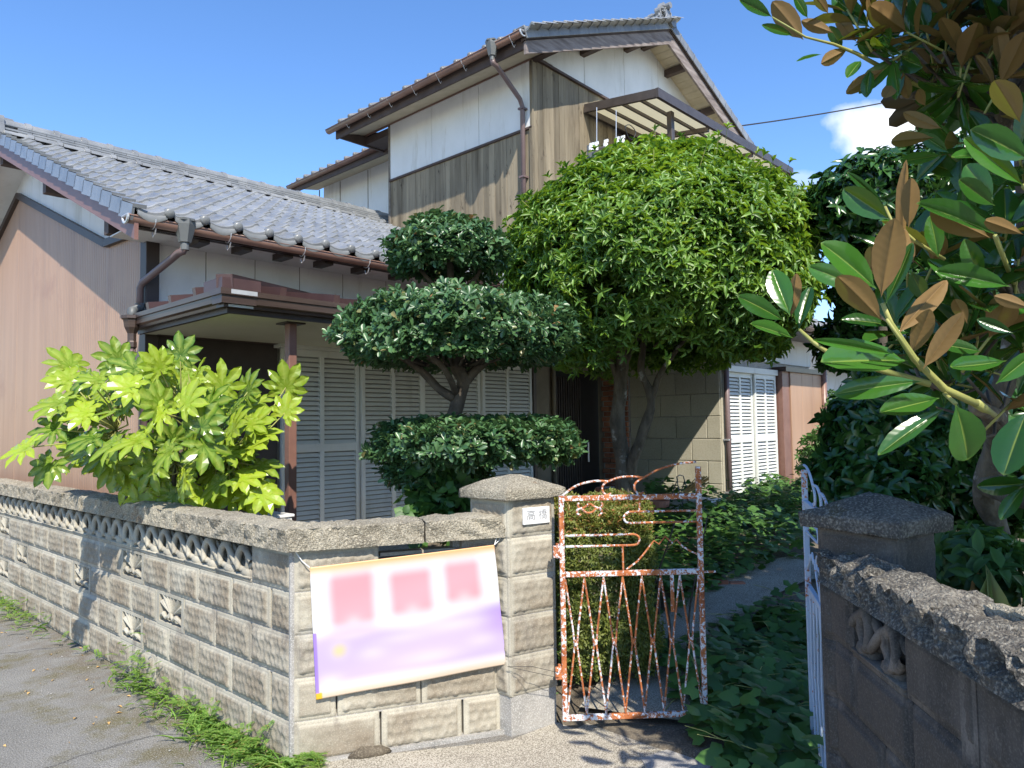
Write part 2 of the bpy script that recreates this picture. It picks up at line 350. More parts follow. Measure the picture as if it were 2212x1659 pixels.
K['stone'] = mat('porous_tuff', [(.36, .335, .25), (.41, .38, .29), (.45, .42, .325)], .9, 2.5, 8, .05, 60, rndobj=.07, speck=(50, .4, (.44, .41, .31), (.31, .28, .2)), stain=[(22, .70, .73, (.14, .10, .06), (1, 1, 1))])
K['brick'] = mat('red_brick', [(.20, .075, .04), (.33, .13, .075), (.42, .19, .11)], .85, 9, 6, .04, 60, rndobj=.3, stain=[(6, .62, .75, (.5, .4, .34), (1, 1, 1))])
K['plasterbrown'] = mat('olive_plaster', [(.17, .14, .095), (.22, .185, .13)], .9, 6, 5, .04, 80)
K['black'] = mat('dark_bronze_frame', [(.012, .012, .012), (.022, .021, .02)], .35, 6)
K['glass'] = mat('dark_glass', [(.01, .012, .012), (.018, .02, .02)], .08, 2)
K['alu'] = mat('bronze_aluminium', [(.085, .07, .062), (.12, .10, .09)], .35, 7, 5, 0, 50, metal=.4)
K['lightmetal'] = mat('light_metal', [(.5, .5, .5), (.62, .62, .62)], .35, 7, metal=.5)
K['white'] = mat('white_plastic', [(.70, .70, .68), (.78, .78, .76)], .45, 7)
K['terra'] = mat('terracotta', [(.38, .15, .09), (.48, .21, .13)], .75, 9, 5, .01, 50)
K['straw'] = mat('broom_straw', [(.40, .24, .08), (.55, .36, .14)], .9, 30, 4, .05, 60)
K['wire'] = mat('cable_black', [(.02, .02, .022), (.03, .03, .03)], .6, 5)
K['rope'] = mat('white_cord', [(.6, .6, .58), (.7, .7, .68)], .7, 30)
K['bark'] = mat('grey_bark', [(.05, .042, .03), (.12, .10, .07), (.20, .17, .12)], .92, 14, 8, .25, 30, streak=(1, 1, .4), stain=[(7, .60, .66, (.34, .33, .29), (1, 1, 1))])
K['barkd'] = mat('dark_bark', [(.04, .03, .022), (.085, .068, .05), (.13, .105, .08)], .92, 14, 8, .08, 40)
K['twig'] = mat('yellow_green_twig', [(.22, .24, .06), (.36, .34, .10)], .6, 12)
K['marble'] = mat('white_marble', [(.70, .70, .69), (.80, .80, .79)], .4, 14, 6)
K['carve'] = mat('carved_grey', [(.2, .2, .2), (.26, .26, .26)], .8, 14)
def rustmat():
    m = mat('rusted_white_paint', [(.22, .055, .015), (.38, .115, .032), (.50, .18, .06)], .75, 24, 6, .05, 120)
    t = m.node_tree; L = t.links.new; b = t.nodes['Principled BSDF']; src = b.inputs['Base Color'].links[0].from_socket
    g = t.nodes.new('ShaderNodeNewGeometry'); n = t.nodes.new('ShaderNodeTexNoise'); n.inputs['Scale'].default_value = 60; n.inputs['Detail'].default_value = 9; n.inputs['Roughness'].default_value = .74
    n0 = t.nodes.new('ShaderNodeTexNoise'); n0.inputs['Scale'].default_value = 4.5; L(g.outputs['Position'], n0.inputs['Vector']); L(g.outputs['Position'], n.inputs['Vector'])
    ad = t.nodes.new('ShaderNodeMath'); ad.operation = 'MULTIPLY_ADD'; L(n0.outputs['Fac'], ad.inputs[0]); ad.inputs[1].default_value = .45; L(n.outputs['Fac'], ad.inputs[2])
    r_ = t.nodes.new('ShaderNodeMapRange'); r_.inputs['From Min'].default_value = .76; r_.inputs['From Max'].default_value = .775; L(ad.outputs[0], r_.inputs['Value'])
    mx_ = t.nodes.new('ShaderNodeMixRGB'); L(r_.outputs[0], mx_.inputs['Fac']); L(src, mx_.inputs['Color1']); mx_.inputs['Color2'].default_value = (.66, .68, .70, 1); L(mx_.outputs[0], b.inputs['Base Color'])
    return m, r_
K['rust'], _rr = rustmat()
K['rust2'], _rr = rustmat(); K['rust2'].name = 'chipped_blue_white_paint'; _rr.inputs['From Min'].default_value = .60; _rr.inputs['From Max'].default_value = .62
K['rust2'].node_tree.nodes['Principled BSDF'].inputs['Base Color'].links[0].from_node.inputs['Color2'].default_value = (.42, .50, .60, 1)
# translucent corrugated sheet
m = bpy.data.materials.new('yellowed_polycarbonate'); m.use_nodes = True; t = m.node_tree
b = t.nodes['Principled BSDF']; b.inputs['Base Color'].default_value = (.62, .58, .42, 1); b.inputs['Roughness'].default_value = .3
tr = t.nodes.new('ShaderNodeBsdfTranslucent'); tr.inputs['Color'].default_value = (.75, .70, .50, 1); ms = t.nodes.new('ShaderNodeMixShader'); ms.inputs[0].default_value = .62
t.links.new(b.outputs[0], ms.inputs[1]); t.links.new(tr.outputs[0], ms.inputs[2]); t.links.new(ms.outputs[0], t.nodes['Material Output'].inputs['Surface'])
K['poly'] = m
K['osm'] = leafmat('osmanthus_leaf', (.048, .125, .016), (.18, .32, .045), .42, .24, young=(.20, .30, .05))
K['shr'] = leafmat('round_glossy_leaf', (.030, .082, .032), (.085, .17, .060), .34, .16, young=(.26, .16, .06))
K['fat'] = leafmat('fatsia_leaf', (.03, .10, .005), (.26, .36, .018), .26, .20, vein='obj', spec=.38)
K['mag'] = leafmat('magnolia_leaf', (.012, .058, .010), (.042, .135, .018), .20, .20, back=(.20, .115, .036), vein='obj', tcol=(.17, .24, .01))
K['mag_shaded'] = leafmat('magnolia_leaf_shaded', (.012, .055, .010), (.04, .12, .018), .22, .10, back=(.09, .055, .02))  # magnolia leaf copy, underside darkened to carry the crown's shade in its colour
K['camellia'] = leafmat('camellia_leaf', (.014, .05, .012), (.045, .12, .025), .25, .16)
K['aza'] = leafmat('azalea_leaf', (.075, .11, .02), (.22, .25, .055), .5, .25, young=(.36, .20, .07))
K['vine'] = leafmat('vine_leaf', (.035, .095, .02), (.085, .19, .04), .5, .25)
K['weed'] = leafmat('weed_leaf', (.09, .20, .03), (.22, .36, .075), .6, .3, young=(.30, .26, .08))
K['strap'] = leafmat('strap_leaf', (.30, .36, .08), (.50, .46, .16), .5, .3, young=(.34, .16, .06))
# ================================================================ ground
def smooth(a, b_, x): t_ = np.clip((x - a) / (b_ - a), 0, 1); return t_ * t_ * (3 - 2 * t_)
C0 = np.array([1.83, 3.11]); Q0 = np.array([2.742, 2.645]); DF = (Q0 - C0) / np.linalg.norm(Q0 - C0); NF = np.array([DF[1], -DF[0]])   # front wall, outward normal towards the street
RP = np.array([2.655, 1.01]); RQ = np.array([1.93, .40])
YARD = [tuple(C0), tuple(Q0), (2.95, 2.2), (2.85, 1.1), tuple(RQ), (5, -1.15), (16, -6.5), (16, 18), (1.83, 18)]
def inside(x, y):
    c = np.zeros(x.shape, bool); n = len(YARD)
    for i in range(n):
        (x1, y1), (x2, y2) = YARD[i], YARD[(i + 1) % n]
        if y1 == y2: continue
        c ^= ((y1 > y) != (y2 > y)) & (x < (x2 - x1) * (y - y1) / (y2 - y1) + x1)
    return c
def gz(x, y):
    f = x * _f0[0] + y * _f0[1]
    return .015 + .44 * smooth(4.2, 8.8, f)
mb = MB(); mb.quad((-70, -70, 0), (70, -70, 0), (70, 90, 0), (-70, 90, 0))
tag(mb.obj('street', K['asphalt']), kind='structure')
xs = np.linspace(1.3, 16, 148); ys = np.linspace(-6.5, 18, 246)
X, Y = np.meshgrid(xs, ys); ins = inside(X, Y)
Z = gz(X, Y) + .02 * np.sin(X * 3.1 + Y) * np.sin(Y * 2.7)
# pull the outer rim below the street
near = ins.copy(); near[1:-1, 1:-1] = ins[1:-1, 1:-1] & ins[:-2, 1:-1] & ins[2:, 1:-1] & ins[1:-1, :-2] & ins[1:-1, 2:]
Z = np.where(near, Z, -.05)
idx = np.arange(X.size).reshape(X.shape)
q = np.stack([idx[:-1, :-1], idx[:-1, 1:], idx[1:, 1:], idx[1:, :-1]], -1).reshape(-1, 4)
yg = fastmesh('yard_ground', np.stack([X, Y, Z], -1).reshape(-1, 3), q, K['soil'])
tag(inst('yard_ground', yg, None, Matrix.Identity(4)), kind='structure')
# concrete apron between street and gate, and the garden path
mb = MB()
ap = [on_z(x, y, .006) for x, y in ((632, 1652), (1100, 1600), (1216, 1556), (1560, 1545), (1790, 1560), (1790, 2100), (1180, 1880), (760, 1900))]
mb.poly([(p[0], p[1], .008) for p in ap], (0, 0, -.03)); tag(mb.obj('gate_apron', K['concrete']), kind='structure')
mb = MB()
c_ = [(1360, 1520), (1440, 1400), (1560, 1310), (1680, 1275), (1780, 1262)]
L_ = []; R_ = []
for i, (x, y) in enumerate(c_):
    p = on_z(x, y, .10)
    L_.append(p)
ctr = [np.array([p[0], p[1]]) for p in L_]
for i in range(len(ctr)):
    d_ = ctr[min(i + 1, 4)] - ctr[max(i - 1, 0)]; d_ /= np.linalg.norm(d_); n_ = np.array([-d_[1], d_[0]]) * .27
    L_[i] = ctr[i] + n_; R_.append(ctr[i] - n_)
for i in range(4):
    a4 = [L_[i], R_[i], R_[i + 1], L_[i + 1]]
    mb.quad(*[(p[0], p[1], float(gz(p[0], p[1])) + .035) for p in a4])
tag(mb.obj('garden_path', K['concrete']), kind='structure')
mb = MB()   # dark iron plates let into the apron
pl = [on_z(x, y, .01) for x, y in ((1385, 1640), (1500, 1600), (1560, 1640), (1440, 1730))]
mb.poly([(p[0], p[1], .014) for p in pl], (0, 0, -.01))
tag(mb.obj('drain_plate', K['mortar']), 'flat grey cover plate let into the concrete before the open gate', 'drain cover')

# ================================================================ garden walls
BW, BH, HB = .385, .195, .19
def scal(u, v, seed):
    """chipped scallops: distance to jittered cell centres"""
    best = 9.0; s_ = .040
    i0, j0 = math.floor(u / s_), math.floor(v / (s_ * 1.15))
    for i in (i0 - 1, i0, i0 + 1):
        for j in (j0 - 1, j0, j0 + 1):
            h = math.sin(i * 12.9 + j * 78.2 + seed * 3.7) * 43758.5; h -= math.floor(h)
            h2 = math.sin(i * 39.3 + j * 11.1 + seed * 1.3) * 24634.6; h2 -= math.floor(h2)
            cx = (i + .5 * (j % 2) + .25 + .45 * h) * s_; cz = (j + .3 + .4 * h2) * s_ * 1.15
            best = min(best, (u - cx) ** 2 + ((v - cz) * .85) ** 2)
    return best
def block_mesh(wd, seed, deep=1.0, mt='block', chis=1.0):
    """mortar-bedded block face: margin, recessed edge, raised chiselled panel; x along, y outward, z up"""
    nx, nz_ = int(wd / .0068), 28
    m_ = .020; V = []; F = []
    for j in range(nz_ + 1):
        for i in range(nx + 1):
            x = wd * i / nx; z = BH * j / nz_
            e = min(x, wd - x, z - .0, BH - z)
            y = 0.0
            if e > m_:
                k = min(1, (e - m_) / .006)
                y = .010 * k + k * chis * (min(scal(x + seed, z, seed), .0006) * 13.0 - .003 + .0022 * noise.noise((x * 40, z * 40, seed)))
            else: y = .0007 * noise.noise((x * 60, z * 60, seed + 9))
            if e < .004: y -= .006
            V.append((x, y, z))
    for j in range(nz_):
        for i in range(nx):
            a = j * (nx + 1) + i; F.append((a, a + 1, a + nx + 2, a + nx + 1))
    b0 = len(V)
    V += [(0, -.06, 0), (wd, -.06, 0), (wd, -.06, BH), (0, -.06, BH)]
    F += [(b0, b0 + 1, 1 * nx, 0), (b0 + 1, b0 + 2, nz_ * (nx + 1) + nx, nx), (b0 + 2, b0 + 3, nz_ * (nx + 1), nz_ * (nx + 1) + nx), (b0 + 3, b0, 0, nz_ * (nx + 1))]
    F[-4] = (b0, b0 + 1, nx, 0)
    me = bpy.data.meshes.new('block'); me.from_pydata(V, [], F); me.materials.append(K[mt])
    sm = [True] * (nx * nz_) + [False] * 4
    at = me.attributes.new('panel', 'FLOAT', 'POINT'); at.data.foreach_set('value', [1.0 if v[1] > .004 else 0.0 for v in V])
    me.polygons.foreach_set('use_smooth', sm); me.update(); return me
def carved_mesh(wd, mt='block'):
    """openwork block with a lotus fan: frame, dark upper corners, seven ribs, curling base"""
    b_ = MB(); a, z0, z1 = .035, .022, BH - .018
    b_.box(0, wd, -.06, 0, 0, z0); b_.box(0, wd, -.06, 0, z1, BH); b_.box(0, a, -.06, 0, z0, z1); b_.box(wd - a, wd, -.06, 0, z0, z1)
    cx = wd / 2; cz = z0 + .045; n = 7
    for k in range(n):
        a0 = R(14 + 152 * k / n); a1 = R(14 + 152 * (k + 1) / n); am = (a0 + a1) / 2
        rad = lambda t_: min(.165 if abs(math.cos(t_)) > .6 else .118, .118 / max(.1, math.sin(t_)) if math.sin(t_) > .45 else .16)
        P = [(cx + .02 * math.cos(am), -.008, cz + .01)]
        for t_, yy in ((a0, -.022), ((a0 + am) / 2, -.006), (am, .002), ((a1 + am) / 2, -.006), (a1, -.022)):
            r_ = rad(t_) * (1.0 if t_ == am else .90); P.append((cx + r_ * math.cos(t_), yy, cz + r_ * math.sin(t_)))
        o_ = len(b_.v); b_.add(P + [(p[0], -.05, p[2]) for p in P], [(0, i, i + 1) for i in range(1, 5)] + [(i, i + 6, i + 7, i + 1) for i in range(1, 5)])
    for sx in (-1, 1):
        b_.tube([(cx + sx * .012, -.004, cz + .002), (cx + sx * .05, 0, cz - .014), (cx + sx * .085, 0, cz + .004), (cx + sx * .125, -.004, cz - .010), (cx + sx * .15, -.01, cz - .03)], [.009, .012, .014, .012, .007], 8)
    b_.tube([(cx, -.012, cz + .0), (cx, .006, cz + .004)], .016, 10)
    b_.box(cx - .028, cx + .028, -.055, -.03, z0, cz - .012)
    return b_.mesh('carved_block', K[mt])
def fret_mesh(wd, mt='block'):
    """openwork chain of rings: two crossing strands with a hooked ring on every crossing"""
    b_ = MB(); z0, z1 = .026, BH - .016
    b_.box(0, wd, -.075, 0, 0, z0 - .008); b_.box(0, wd, -.075, .006, z0 - .008, z0); b_.box(0, wd, -.075, 0, z1, BH)
    N = 24
    zc = (z0 + z1) / 2; A = .052
    for ph in (0, math.pi):
        pts = []
        for i in range(N + 1):
            x = wd * i / N; t_ = 2 * math.pi * x / wd + ph
            pts.append((x, -.012 + .010 * math.cos(t_), zc + A * math.sin(t_)))
        b_.tube(pts, .0155, 8, cap=False); b_.tube([(p[0], p[1] - .03, p[2]) for p in pts], .0145, 6, cap=False); b_.tube([(p[0], p[1] - .055, p[2]) for p in pts], .0145, 6, cap=False)
    for c in (.25, .75):
        cx = wd * c; pts = []
        for i in range(15):
            t_ = R(-60 + 300 * i / 14); pts.append((cx + .040 * math.cos(t_) * 1.15, -.002 - .012 * math.sin(t_ * .5), zc + .058 * math.sin(t_)))
        b_.tube(pts, [.0145 + .005 * math.sin(math.pi * i / 14) for i in range(15)], 8)
        b_.tube([(cx - .085, -.03, z0 + .002), (cx - .03, -.02, z0 + .018), (cx + .035, -.03, z0 + .004)], [.024, .032, .02], 8)
    return b_.mesh('fret_block', K[mt], smooth=True)
def cope_mesh(wd, seed, mt='cope', lump=1.0, half=.108, ht=.098):
    """rock-faced coping block: flat sharp underside, vertical split face, slightly crowned top"""
    nx = max(6, int(wd / .012)); sec = []
    sec += [(-half + 2 * half * k / 3, 0, 0) for k in range(4)]                      # underside, back to front
    sec += [(half, ht * k / 7, 1) for k in range(1, 8)]                              # street face
    sec += [(half - .006 - (2 * half - .012) * k / 9, ht + .006 + .010 * math.sin(math.pi * k / 9), 2) for k in range(10)]
    sec += [(-half, ht - ht * k / 4, 1) for k in range(0, 4)]
    nr = len(sec); V = []; F = []
    for i in range(nx + 1):
        x = wd * i / nx; ed = min(x, wd - x); shr = .006 * max(0, 1 - ed / .012)
        for (y, z, kind) in sec:
            out = Vector((x * 8 + seed * 7.3, y * 8, z * 10 + x * 3)); sy = math.copysign(1, y)
            fac = abs(noise.noise(out * 1.3)) * .024 - .008; n1 = noise.noise(out * 3.1) * .006 + noise.noise(out * 8) * .004
            dg = (abs(((x * 6.5 + z * 8 * sy + seed * .37) % 1.0) - .5) * .026 - .008)
            if kind == 0: V.append((x, y - sy * shr, z + noise.noise(out * 5) * .002)); continue
            if kind == 1: V.append((x, y + sy * ((fac + n1 + dg) * lump * min(1, z / (ht * .25)) - shr), z + n1 * .3)); continue
            V.append((x, y, z + (fac * .6 + n1 + dg * .35) * lump - shr))
    for i in range(nx):
        for k in range(nr):
            k2 = (k + 1) % nr; F.append((i * nr + k, i * nr + k2, (i + 1) * nr + k2, (i + 1) * nr + k))
    F.append(tuple(range(nr - 1, -1, -1))); F.append(tuple(nx * nr + k for k in range(nr)))
    me = bpy.data.meshes.new('coping_block'); me.from_pydata(V, [], F); me.materials.append(K[mt])
    import bmesh
    bm = bmesh.new(); bm.from_mesh(me); bmesh.ops.recalc_face_normals(bm, faces=bm.faces); bm.to_mesh(me); bm.free()
    me.update(); return me
FULL = [block_mesh(BW - .006, s) for s in range(5)]; HALF = [block_mesh(HB - .006, s + 10) for s in range(3)]
SMOOTHB = [block_mesh(BW - .006, 21, chis=.35), block_mesh(HB - .006, 22, chis=.3)]
CARV = carved_mesh(BW - .006); FRET = fret_mesh(BW - .002)
COPE = [cope_mesh(BW + .01, s) for s in range(4)]
def frame(P, d_, flip=False):
    """local x along d_, y = outward normal, z up"""
    n_ = Vector((d_[1], -d_[0], 0)) * (-1 if flip else 1)
    return Matrix(((d_[0], n_.x, 0, P[0]), (d_[1], n_.y, 0, P[1]), (0, 0, 1, 0), (0, 0, 0, 1)))
def mk(M, x, y, z): return M @ Matrix.Translation((x, y, z))
# --- road wall: runs away from the corner along the street; local x from the corner
road = thing('garden_wall', (C0[0], C0[1] + 3, 0), 'long concrete block wall along the street with chain fretwork and carved lotus blocks', 'wall')
MW = Matrix(((0, -1, 0, C0[0]), (1, 0, 0, C0[1]), (0, 0, 1, 0), (0, 0, 0, 1)))    # x -> +V, y -> -U (street side)
LEN = 9.7
mb = MB(); mb.box(0, LEN, -.115, -.05, 0, .975); mb.box(0, LEN, -.115, -.012, 0, .05); mb.box(0, .01, -.1, -.006, 0, .97)
for r_ in range(5):
    mb.box(0, LEN, -.06, -.0045, .001 + r_ * BH - .004, .001 + r_ * BH + .004)
mb2 = MB()
for v in mb.v: pass
# thin backing added behind the fretwork row to keep its openings dark
core = MB(); core.box(.2, LEN, -.112, -.052, 0, 4 * BH); core.box(.2, LEN, -.112, -.084, 4 * BH, .975); core.box(0, .2, -.112, -.052, 0, .975)
for r_ in range(1, 5): core.box(.02, LEN, -.06, -.0045, r_ * BH - .004, r_ * BH + .004)
core.obj('mortar_core', K['mortar'], road, M=MW)
CARVED = {(1, 1.78): 1, (3, 1.78): 1, (2, 1.18): 1, (2, 2.72): 1, (1, 4.86): 1, (2, 4.26): 1, (3, 4.86): 1}
for r_ in range(4):        # r_ from the bottom
    odd = (r_ % 2 == 1)      # rows that start with a half block
    x = 0.0; k = 0
    if odd: inst('block', HALF[r_ % 3], road, mk(MW, .003, 0, r_ * BH + .002)); x = HB + .01
    while x < LEN - .2:
        carved = any(r_ == rr and abs(x - xx) < .19 for (rr, xx) in CARVED)
        inst('carved_block' if carved else 'block', CARV if carved else FULL[(k * 3 + r_ * 2) % 5], road, mk(MW, x + .003, 0, r_ * BH + .002)); x += BW; k += 1
inst('block', FULL[2], road, mk(MW, .003, 0, 4 * BH + .002))
x = BW
while x < LEN - .2: inst('fret_block', FRET, road, mk(MW, x + .001, 0, 4 * BH)); x += BW
x = -.02; k = 0
while x < LEN: inst('coping_block', COPE[(k * 3) % 4], road, mk(MW, x, -.055, .978)); x += BW + .015; k += 1
# --- front wall between corner and gate pillar
front = thing('garden_wall', (float((C0 + Q0)[0] / 2), float((C0 + Q0)[1] / 2), 0), 'short concrete block wall carrying the banner, between street corner and gate pillar', 'wall')
MF = frame(C0, DF); LF = float(np.linalg.norm(Q0 - C0))
mb = MB(); mb.box(.01, LF, -.112, -.05, 0, .77); mb.box(.01, .4, -.112, -.05, .77, .975); mb.box(.78, LF, -.112, -.05, .77, .975); mb.box(.0, LF + .04, -.06, .022, -.02, .022)
for r_ in range(1, 5): mb.box(.0, LF, -.06, -.0045, r_ * BH - .004, r_ * BH + .004)
mb.tube([(.0, -.012, 0), (.0, -.012, .97)], .014, 8)
mb.obj('mortar_core', K['mortar'], front, M=MF)
rows = {0: [(0, 2, 0), (.405, 2, 1), (.81, 1, 0)], 1: [(0, 1, 0), (.2, 2, 0), (.6, 2, 1)], 2: [(0, 2, 2), (.405, 2, 3), (.81, 1, 1)], 3: [(0, 1, 1), (.2, 2, 4), (.6, 2, 0)], 4: [(0, 2, 1), (.81, 1, 0)]}
for r_, its in rows.items():
    for (x, k, v) in its:
        me = (SMOOTHB[0] if r_ in (0, 4) and v == 0 else FULL[v]) if k == 2 else (SMOOTHB[1] if x == 0 else HALF[v])
        s_ = 1.04
        inst('block', me, front, mk(MF, x + .004, 0, r_ * BH + .002) @ Matrix.Diagonal((s_, 1, 1, 1)))
mb = MB()
for i in range(3): mb.box(.41, .79, -.09, -.004 - .01 * i, .805 + i * .055, .822 + i * .055)
mb.obj('slotted_block', K['block'], front, M=MF)
for i, (x, l_) in enumerate(((-.035, 0), (.20, 1), (.62, 2))):
    inst('coping_block', COPE[(i + 1) % 4], front, mk(MF, x, -.055, .978) @ Matrix.Diagonal(((.235 if i == 0 else .41) / .395, 1, 1.0, 1)))
mb = MB(); mb.tube([(0, 0, 0), (.06, .012, .015), (.15, .012, .012), (.2, 0, 0)], [.01, .03, .026, .008], 8)
tag(mb.obj('moss_clump', K['straw'] if 0 else K['soil'], None, True, M=mk(MF, .25, .015, .01)), 'brown dried moss clump at the foot of the wall below the banner', 'moss')

# --- gate pillars
def pillar(name, loc, corner, e1, e2, w1, w2, z_top, label, m_blk, m_cap, nameplate=False, base=0.0, over=.044):
    """corner: nearest corner (2D); e1/e2 unit directions of the two visible faces"""
    root = thing(name, (loc[0], loc[1], 0), label, 'pillar', 'gate pillars')
    c = corner; A = c + e1 * w1; B = c + e2 * w2; D_ = A + e2 * w2
    mb = MB(); ins_ = .012
    cc = (A + B) / 2
    sh = lambda p: p + (cc - p) / np.linalg.norm(cc - p) * .013
    P = [sh(p) for p in (c, A, D_, B)]
    mb.poly([(p[0], p[1], base) for p in P], (0, 0, z_top - base)); mb.obj('mortar_core', K['mortar' if m_blk == 'block' else 'block_dark'], root)
    n = int((z_top - base) / BH + .01)
    for r_ in range(n):
        z = z_top - (r_ + 1) * BH
        for (o_, d_, w_, fl) in ((c, e1, w1, 0), (c, e2, w2, 1)):
            nrm = np.array([d_[1], -d_[0]]);
            if nrm @ (cc - c) > 0: nrm = -nrm
            M_ = Matrix(((d_[0], nrm[0], 0, o_[0]), (d_[1], nrm[1], 0, o_[1]), (0, 0, 1, z + .002), (0, 0, 0, 1)))
            src = PB[m_blk][(r_ * 2 + fl) % 4]
            inst('block', src, root, M_ @ Matrix.Translation((.0, -.004, 0)) @ Matrix.Diagonal((w_ / .27, 1, 1, 1)))
    # cap: bevelled slab with a low pyramid, rough
    cx = cc; nsub = 22; V = []; F = []
    q4 = [c, A, D_, B]; q4 = [p + (p - cx) / np.linalg.norm(p - cx) * over * 1.25 for p in q4]
    ring = []
    for i in range(4):
        for k in range(nsub): ring.append(q4[i] + (q4[(i + 1) % 4] - q4[i]) * k / nsub)
    nr = len(ring)
    levels = [(.93, .0), (.992, .001), (1.0, .008), (1.0, .026), (1.0, .043), (.985, .049), (.9, .058), (.75, .070), (.55, .086), (.35, .102), (.15, .116), (.03, .122)]
    for (s_, z) in levels:
        for p in ring:
            pp = cx + (p - cx) * s_; v = Vector((pp[0] * 14, pp[1] * 14, z * 14 + corner[0])); j = (noise.noise(v) * .010 + noise.noise(v * 3) * .006)
            V.append((pp[0] + (pp[0] - cx[0]) * j * 2.5 * s_, pp[1] + (pp[1] - cx[1]) * j * 2.5 * s_, z_top + z + j * .7))
    for i in range(len(levels) - 1):
        for k in range(nr): F.append((i * nr + k, i * nr + (k + 1) % nr, (i + 1) * nr + (k + 1) % nr, (i + 1) * nr + k))
    F.append(tuple(range(nr - 1, -1, -1))); F.append(tuple((len(levels) - 1) * nr + k for k in range(nr)))
    mb = MB(); mb.add(V, F); mb.obj('cap', K[m_cap], root, smooth=True)
    return root
PB = {'block': [block_mesh(.27, 31 + s, chis=.8) for s in range(4)]}
PB['block_dark'] = [block_mesh(.27, 41 + s, mt='block_dark', chis=.6) for s in range(4)]
NP = at_d(1100, 1300, 3.69)[:2]; LPc = at_d(1016, 1300, 3.86)[:2]; RPc = at_d(1203, 1300, 3.84)[:2]
e1 = (RPc - NP) / np.linalg.norm(RPc - NP); w1 = float(np.linalg.norm(RPc - NP)); e2 = (LPc - NP) / np.linalg.norm(LPc - NP); w2 = float(np.linalg.norm(LPc - NP))
pillar_l = pillar('gate_pillar', (NP + LPc + RPc) / 3, NP, e1, e2, w1, w2, 6 * BH - .005, 'pale grey gate pillar with nameplate and pyramid cap, at the end of the banner wall', 'block', 'cope')
nrm = np.array([e1[1], -e1[0]]); MP = Matrix(((e1[0], nrm[0], 0, NP[0]), (e1[1], nrm[1], 0, NP[1]), (0, 0, 1, 0), (0, 0, 0, 1)))
mb = MB(); mb.bbox(.075 * w1 / .27, .225 * w1 / .27, .004, .020, 1.035, 1.12, .003); plate = mb.obj('nameplate', K['marble'], pillar_l, M=MP)
fc = bpy.data.curves.new('lettering', 'FONT'); fc.body = '\u9ad8 \u6a4b'; fc.size = .056; fc.extrude = .0006; fc.align_x = 'CENTER'
fo = bpy.data.objects.new('tmp_text', fc); COL.objects.link(fo)
bpy.context.view_layer.update()
me = bpy.data.meshes.new_from_object(fo.evaluated_get(bpy.context.evaluated_depsgraph_get())); bpy.data.objects.remove(fo)
me.materials.clear(); me.materials.append(K['carve']); me.name = 'lettering'
zt = [v.co.y for v in me.vertices] or [0]
inst('lettering', me, plate, MP @ Matrix.Translation((.150 * w1 / .27, .0205, 1.062)) @ Matrix.Rotation(R(90), 4, 'X') @ Matrix.Diagonal((1, 1, 1, 1)))
# right pillar
NR_ = at_d(1940, 1300, 2.36)[:2]; LR = at_d(1768, 1300, 2.62)[:2]; RR = at_d(2026, 1300, 2.5)[:2]
e1r = (RR - NR_) / np.linalg.norm(RR - NR_); e2r = (LR - NR_) / np.linalg.norm(LR - NR_)
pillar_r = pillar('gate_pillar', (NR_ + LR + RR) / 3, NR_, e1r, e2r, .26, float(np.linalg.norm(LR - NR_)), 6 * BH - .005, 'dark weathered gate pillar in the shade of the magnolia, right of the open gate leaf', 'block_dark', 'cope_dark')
# --- right wall in shade
RP = at_d(1804, 1400, 2.56)[:2]; RQ = at_d(2125, 1400, 1.63)[:2]
DR = (RQ - RP) / np.linalg.norm(RQ - RP); LR_ = float(np.linalg.norm(RQ - RP))
right = thing('garden_wall', (float((RP + RQ)[0] / 2), float((RP + RQ)[1] / 2), 0), 'dark stained block wall with mossy lumpy coping at the bottom right, in shade', 'wall')
MRt = frame(RP, DR, False)
if Vector((MRt[0][1], MRt[1][1])).dot(Vector((-1, 0))) < 0: MRt = frame(RP, DR, True)
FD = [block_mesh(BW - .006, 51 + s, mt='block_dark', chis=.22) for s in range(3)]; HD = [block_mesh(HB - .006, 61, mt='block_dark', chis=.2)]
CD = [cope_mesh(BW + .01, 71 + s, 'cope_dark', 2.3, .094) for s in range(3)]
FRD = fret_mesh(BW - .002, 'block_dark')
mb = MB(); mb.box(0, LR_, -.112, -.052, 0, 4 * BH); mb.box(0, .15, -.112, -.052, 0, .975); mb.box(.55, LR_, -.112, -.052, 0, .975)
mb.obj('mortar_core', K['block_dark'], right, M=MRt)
for r_ in range(4):
    x = 0; k = 0
    if r_ % 2: inst('block', HD[0], right, mk(MRt, .003, 0, r_ * BH + .002)); x = HB
    while x < LR_ - .05:
        rem = LR_ - x
        inst('block', FD[(k + r_) % 3] if rem > .3 else HD[0], right, mk(MRt, x + .003, 0, r_ * BH + .002)); x += BW if rem > .3 else HB; k += 1
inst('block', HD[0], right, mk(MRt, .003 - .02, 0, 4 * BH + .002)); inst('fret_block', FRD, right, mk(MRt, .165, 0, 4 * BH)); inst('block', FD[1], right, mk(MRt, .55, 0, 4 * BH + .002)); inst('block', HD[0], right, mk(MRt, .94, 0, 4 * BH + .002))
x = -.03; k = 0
while x < LR_ - .1: inst('coping_block', CD[k % 3], right, mk(MRt, x, -.05, .978)); x += BW + .012; k += 1
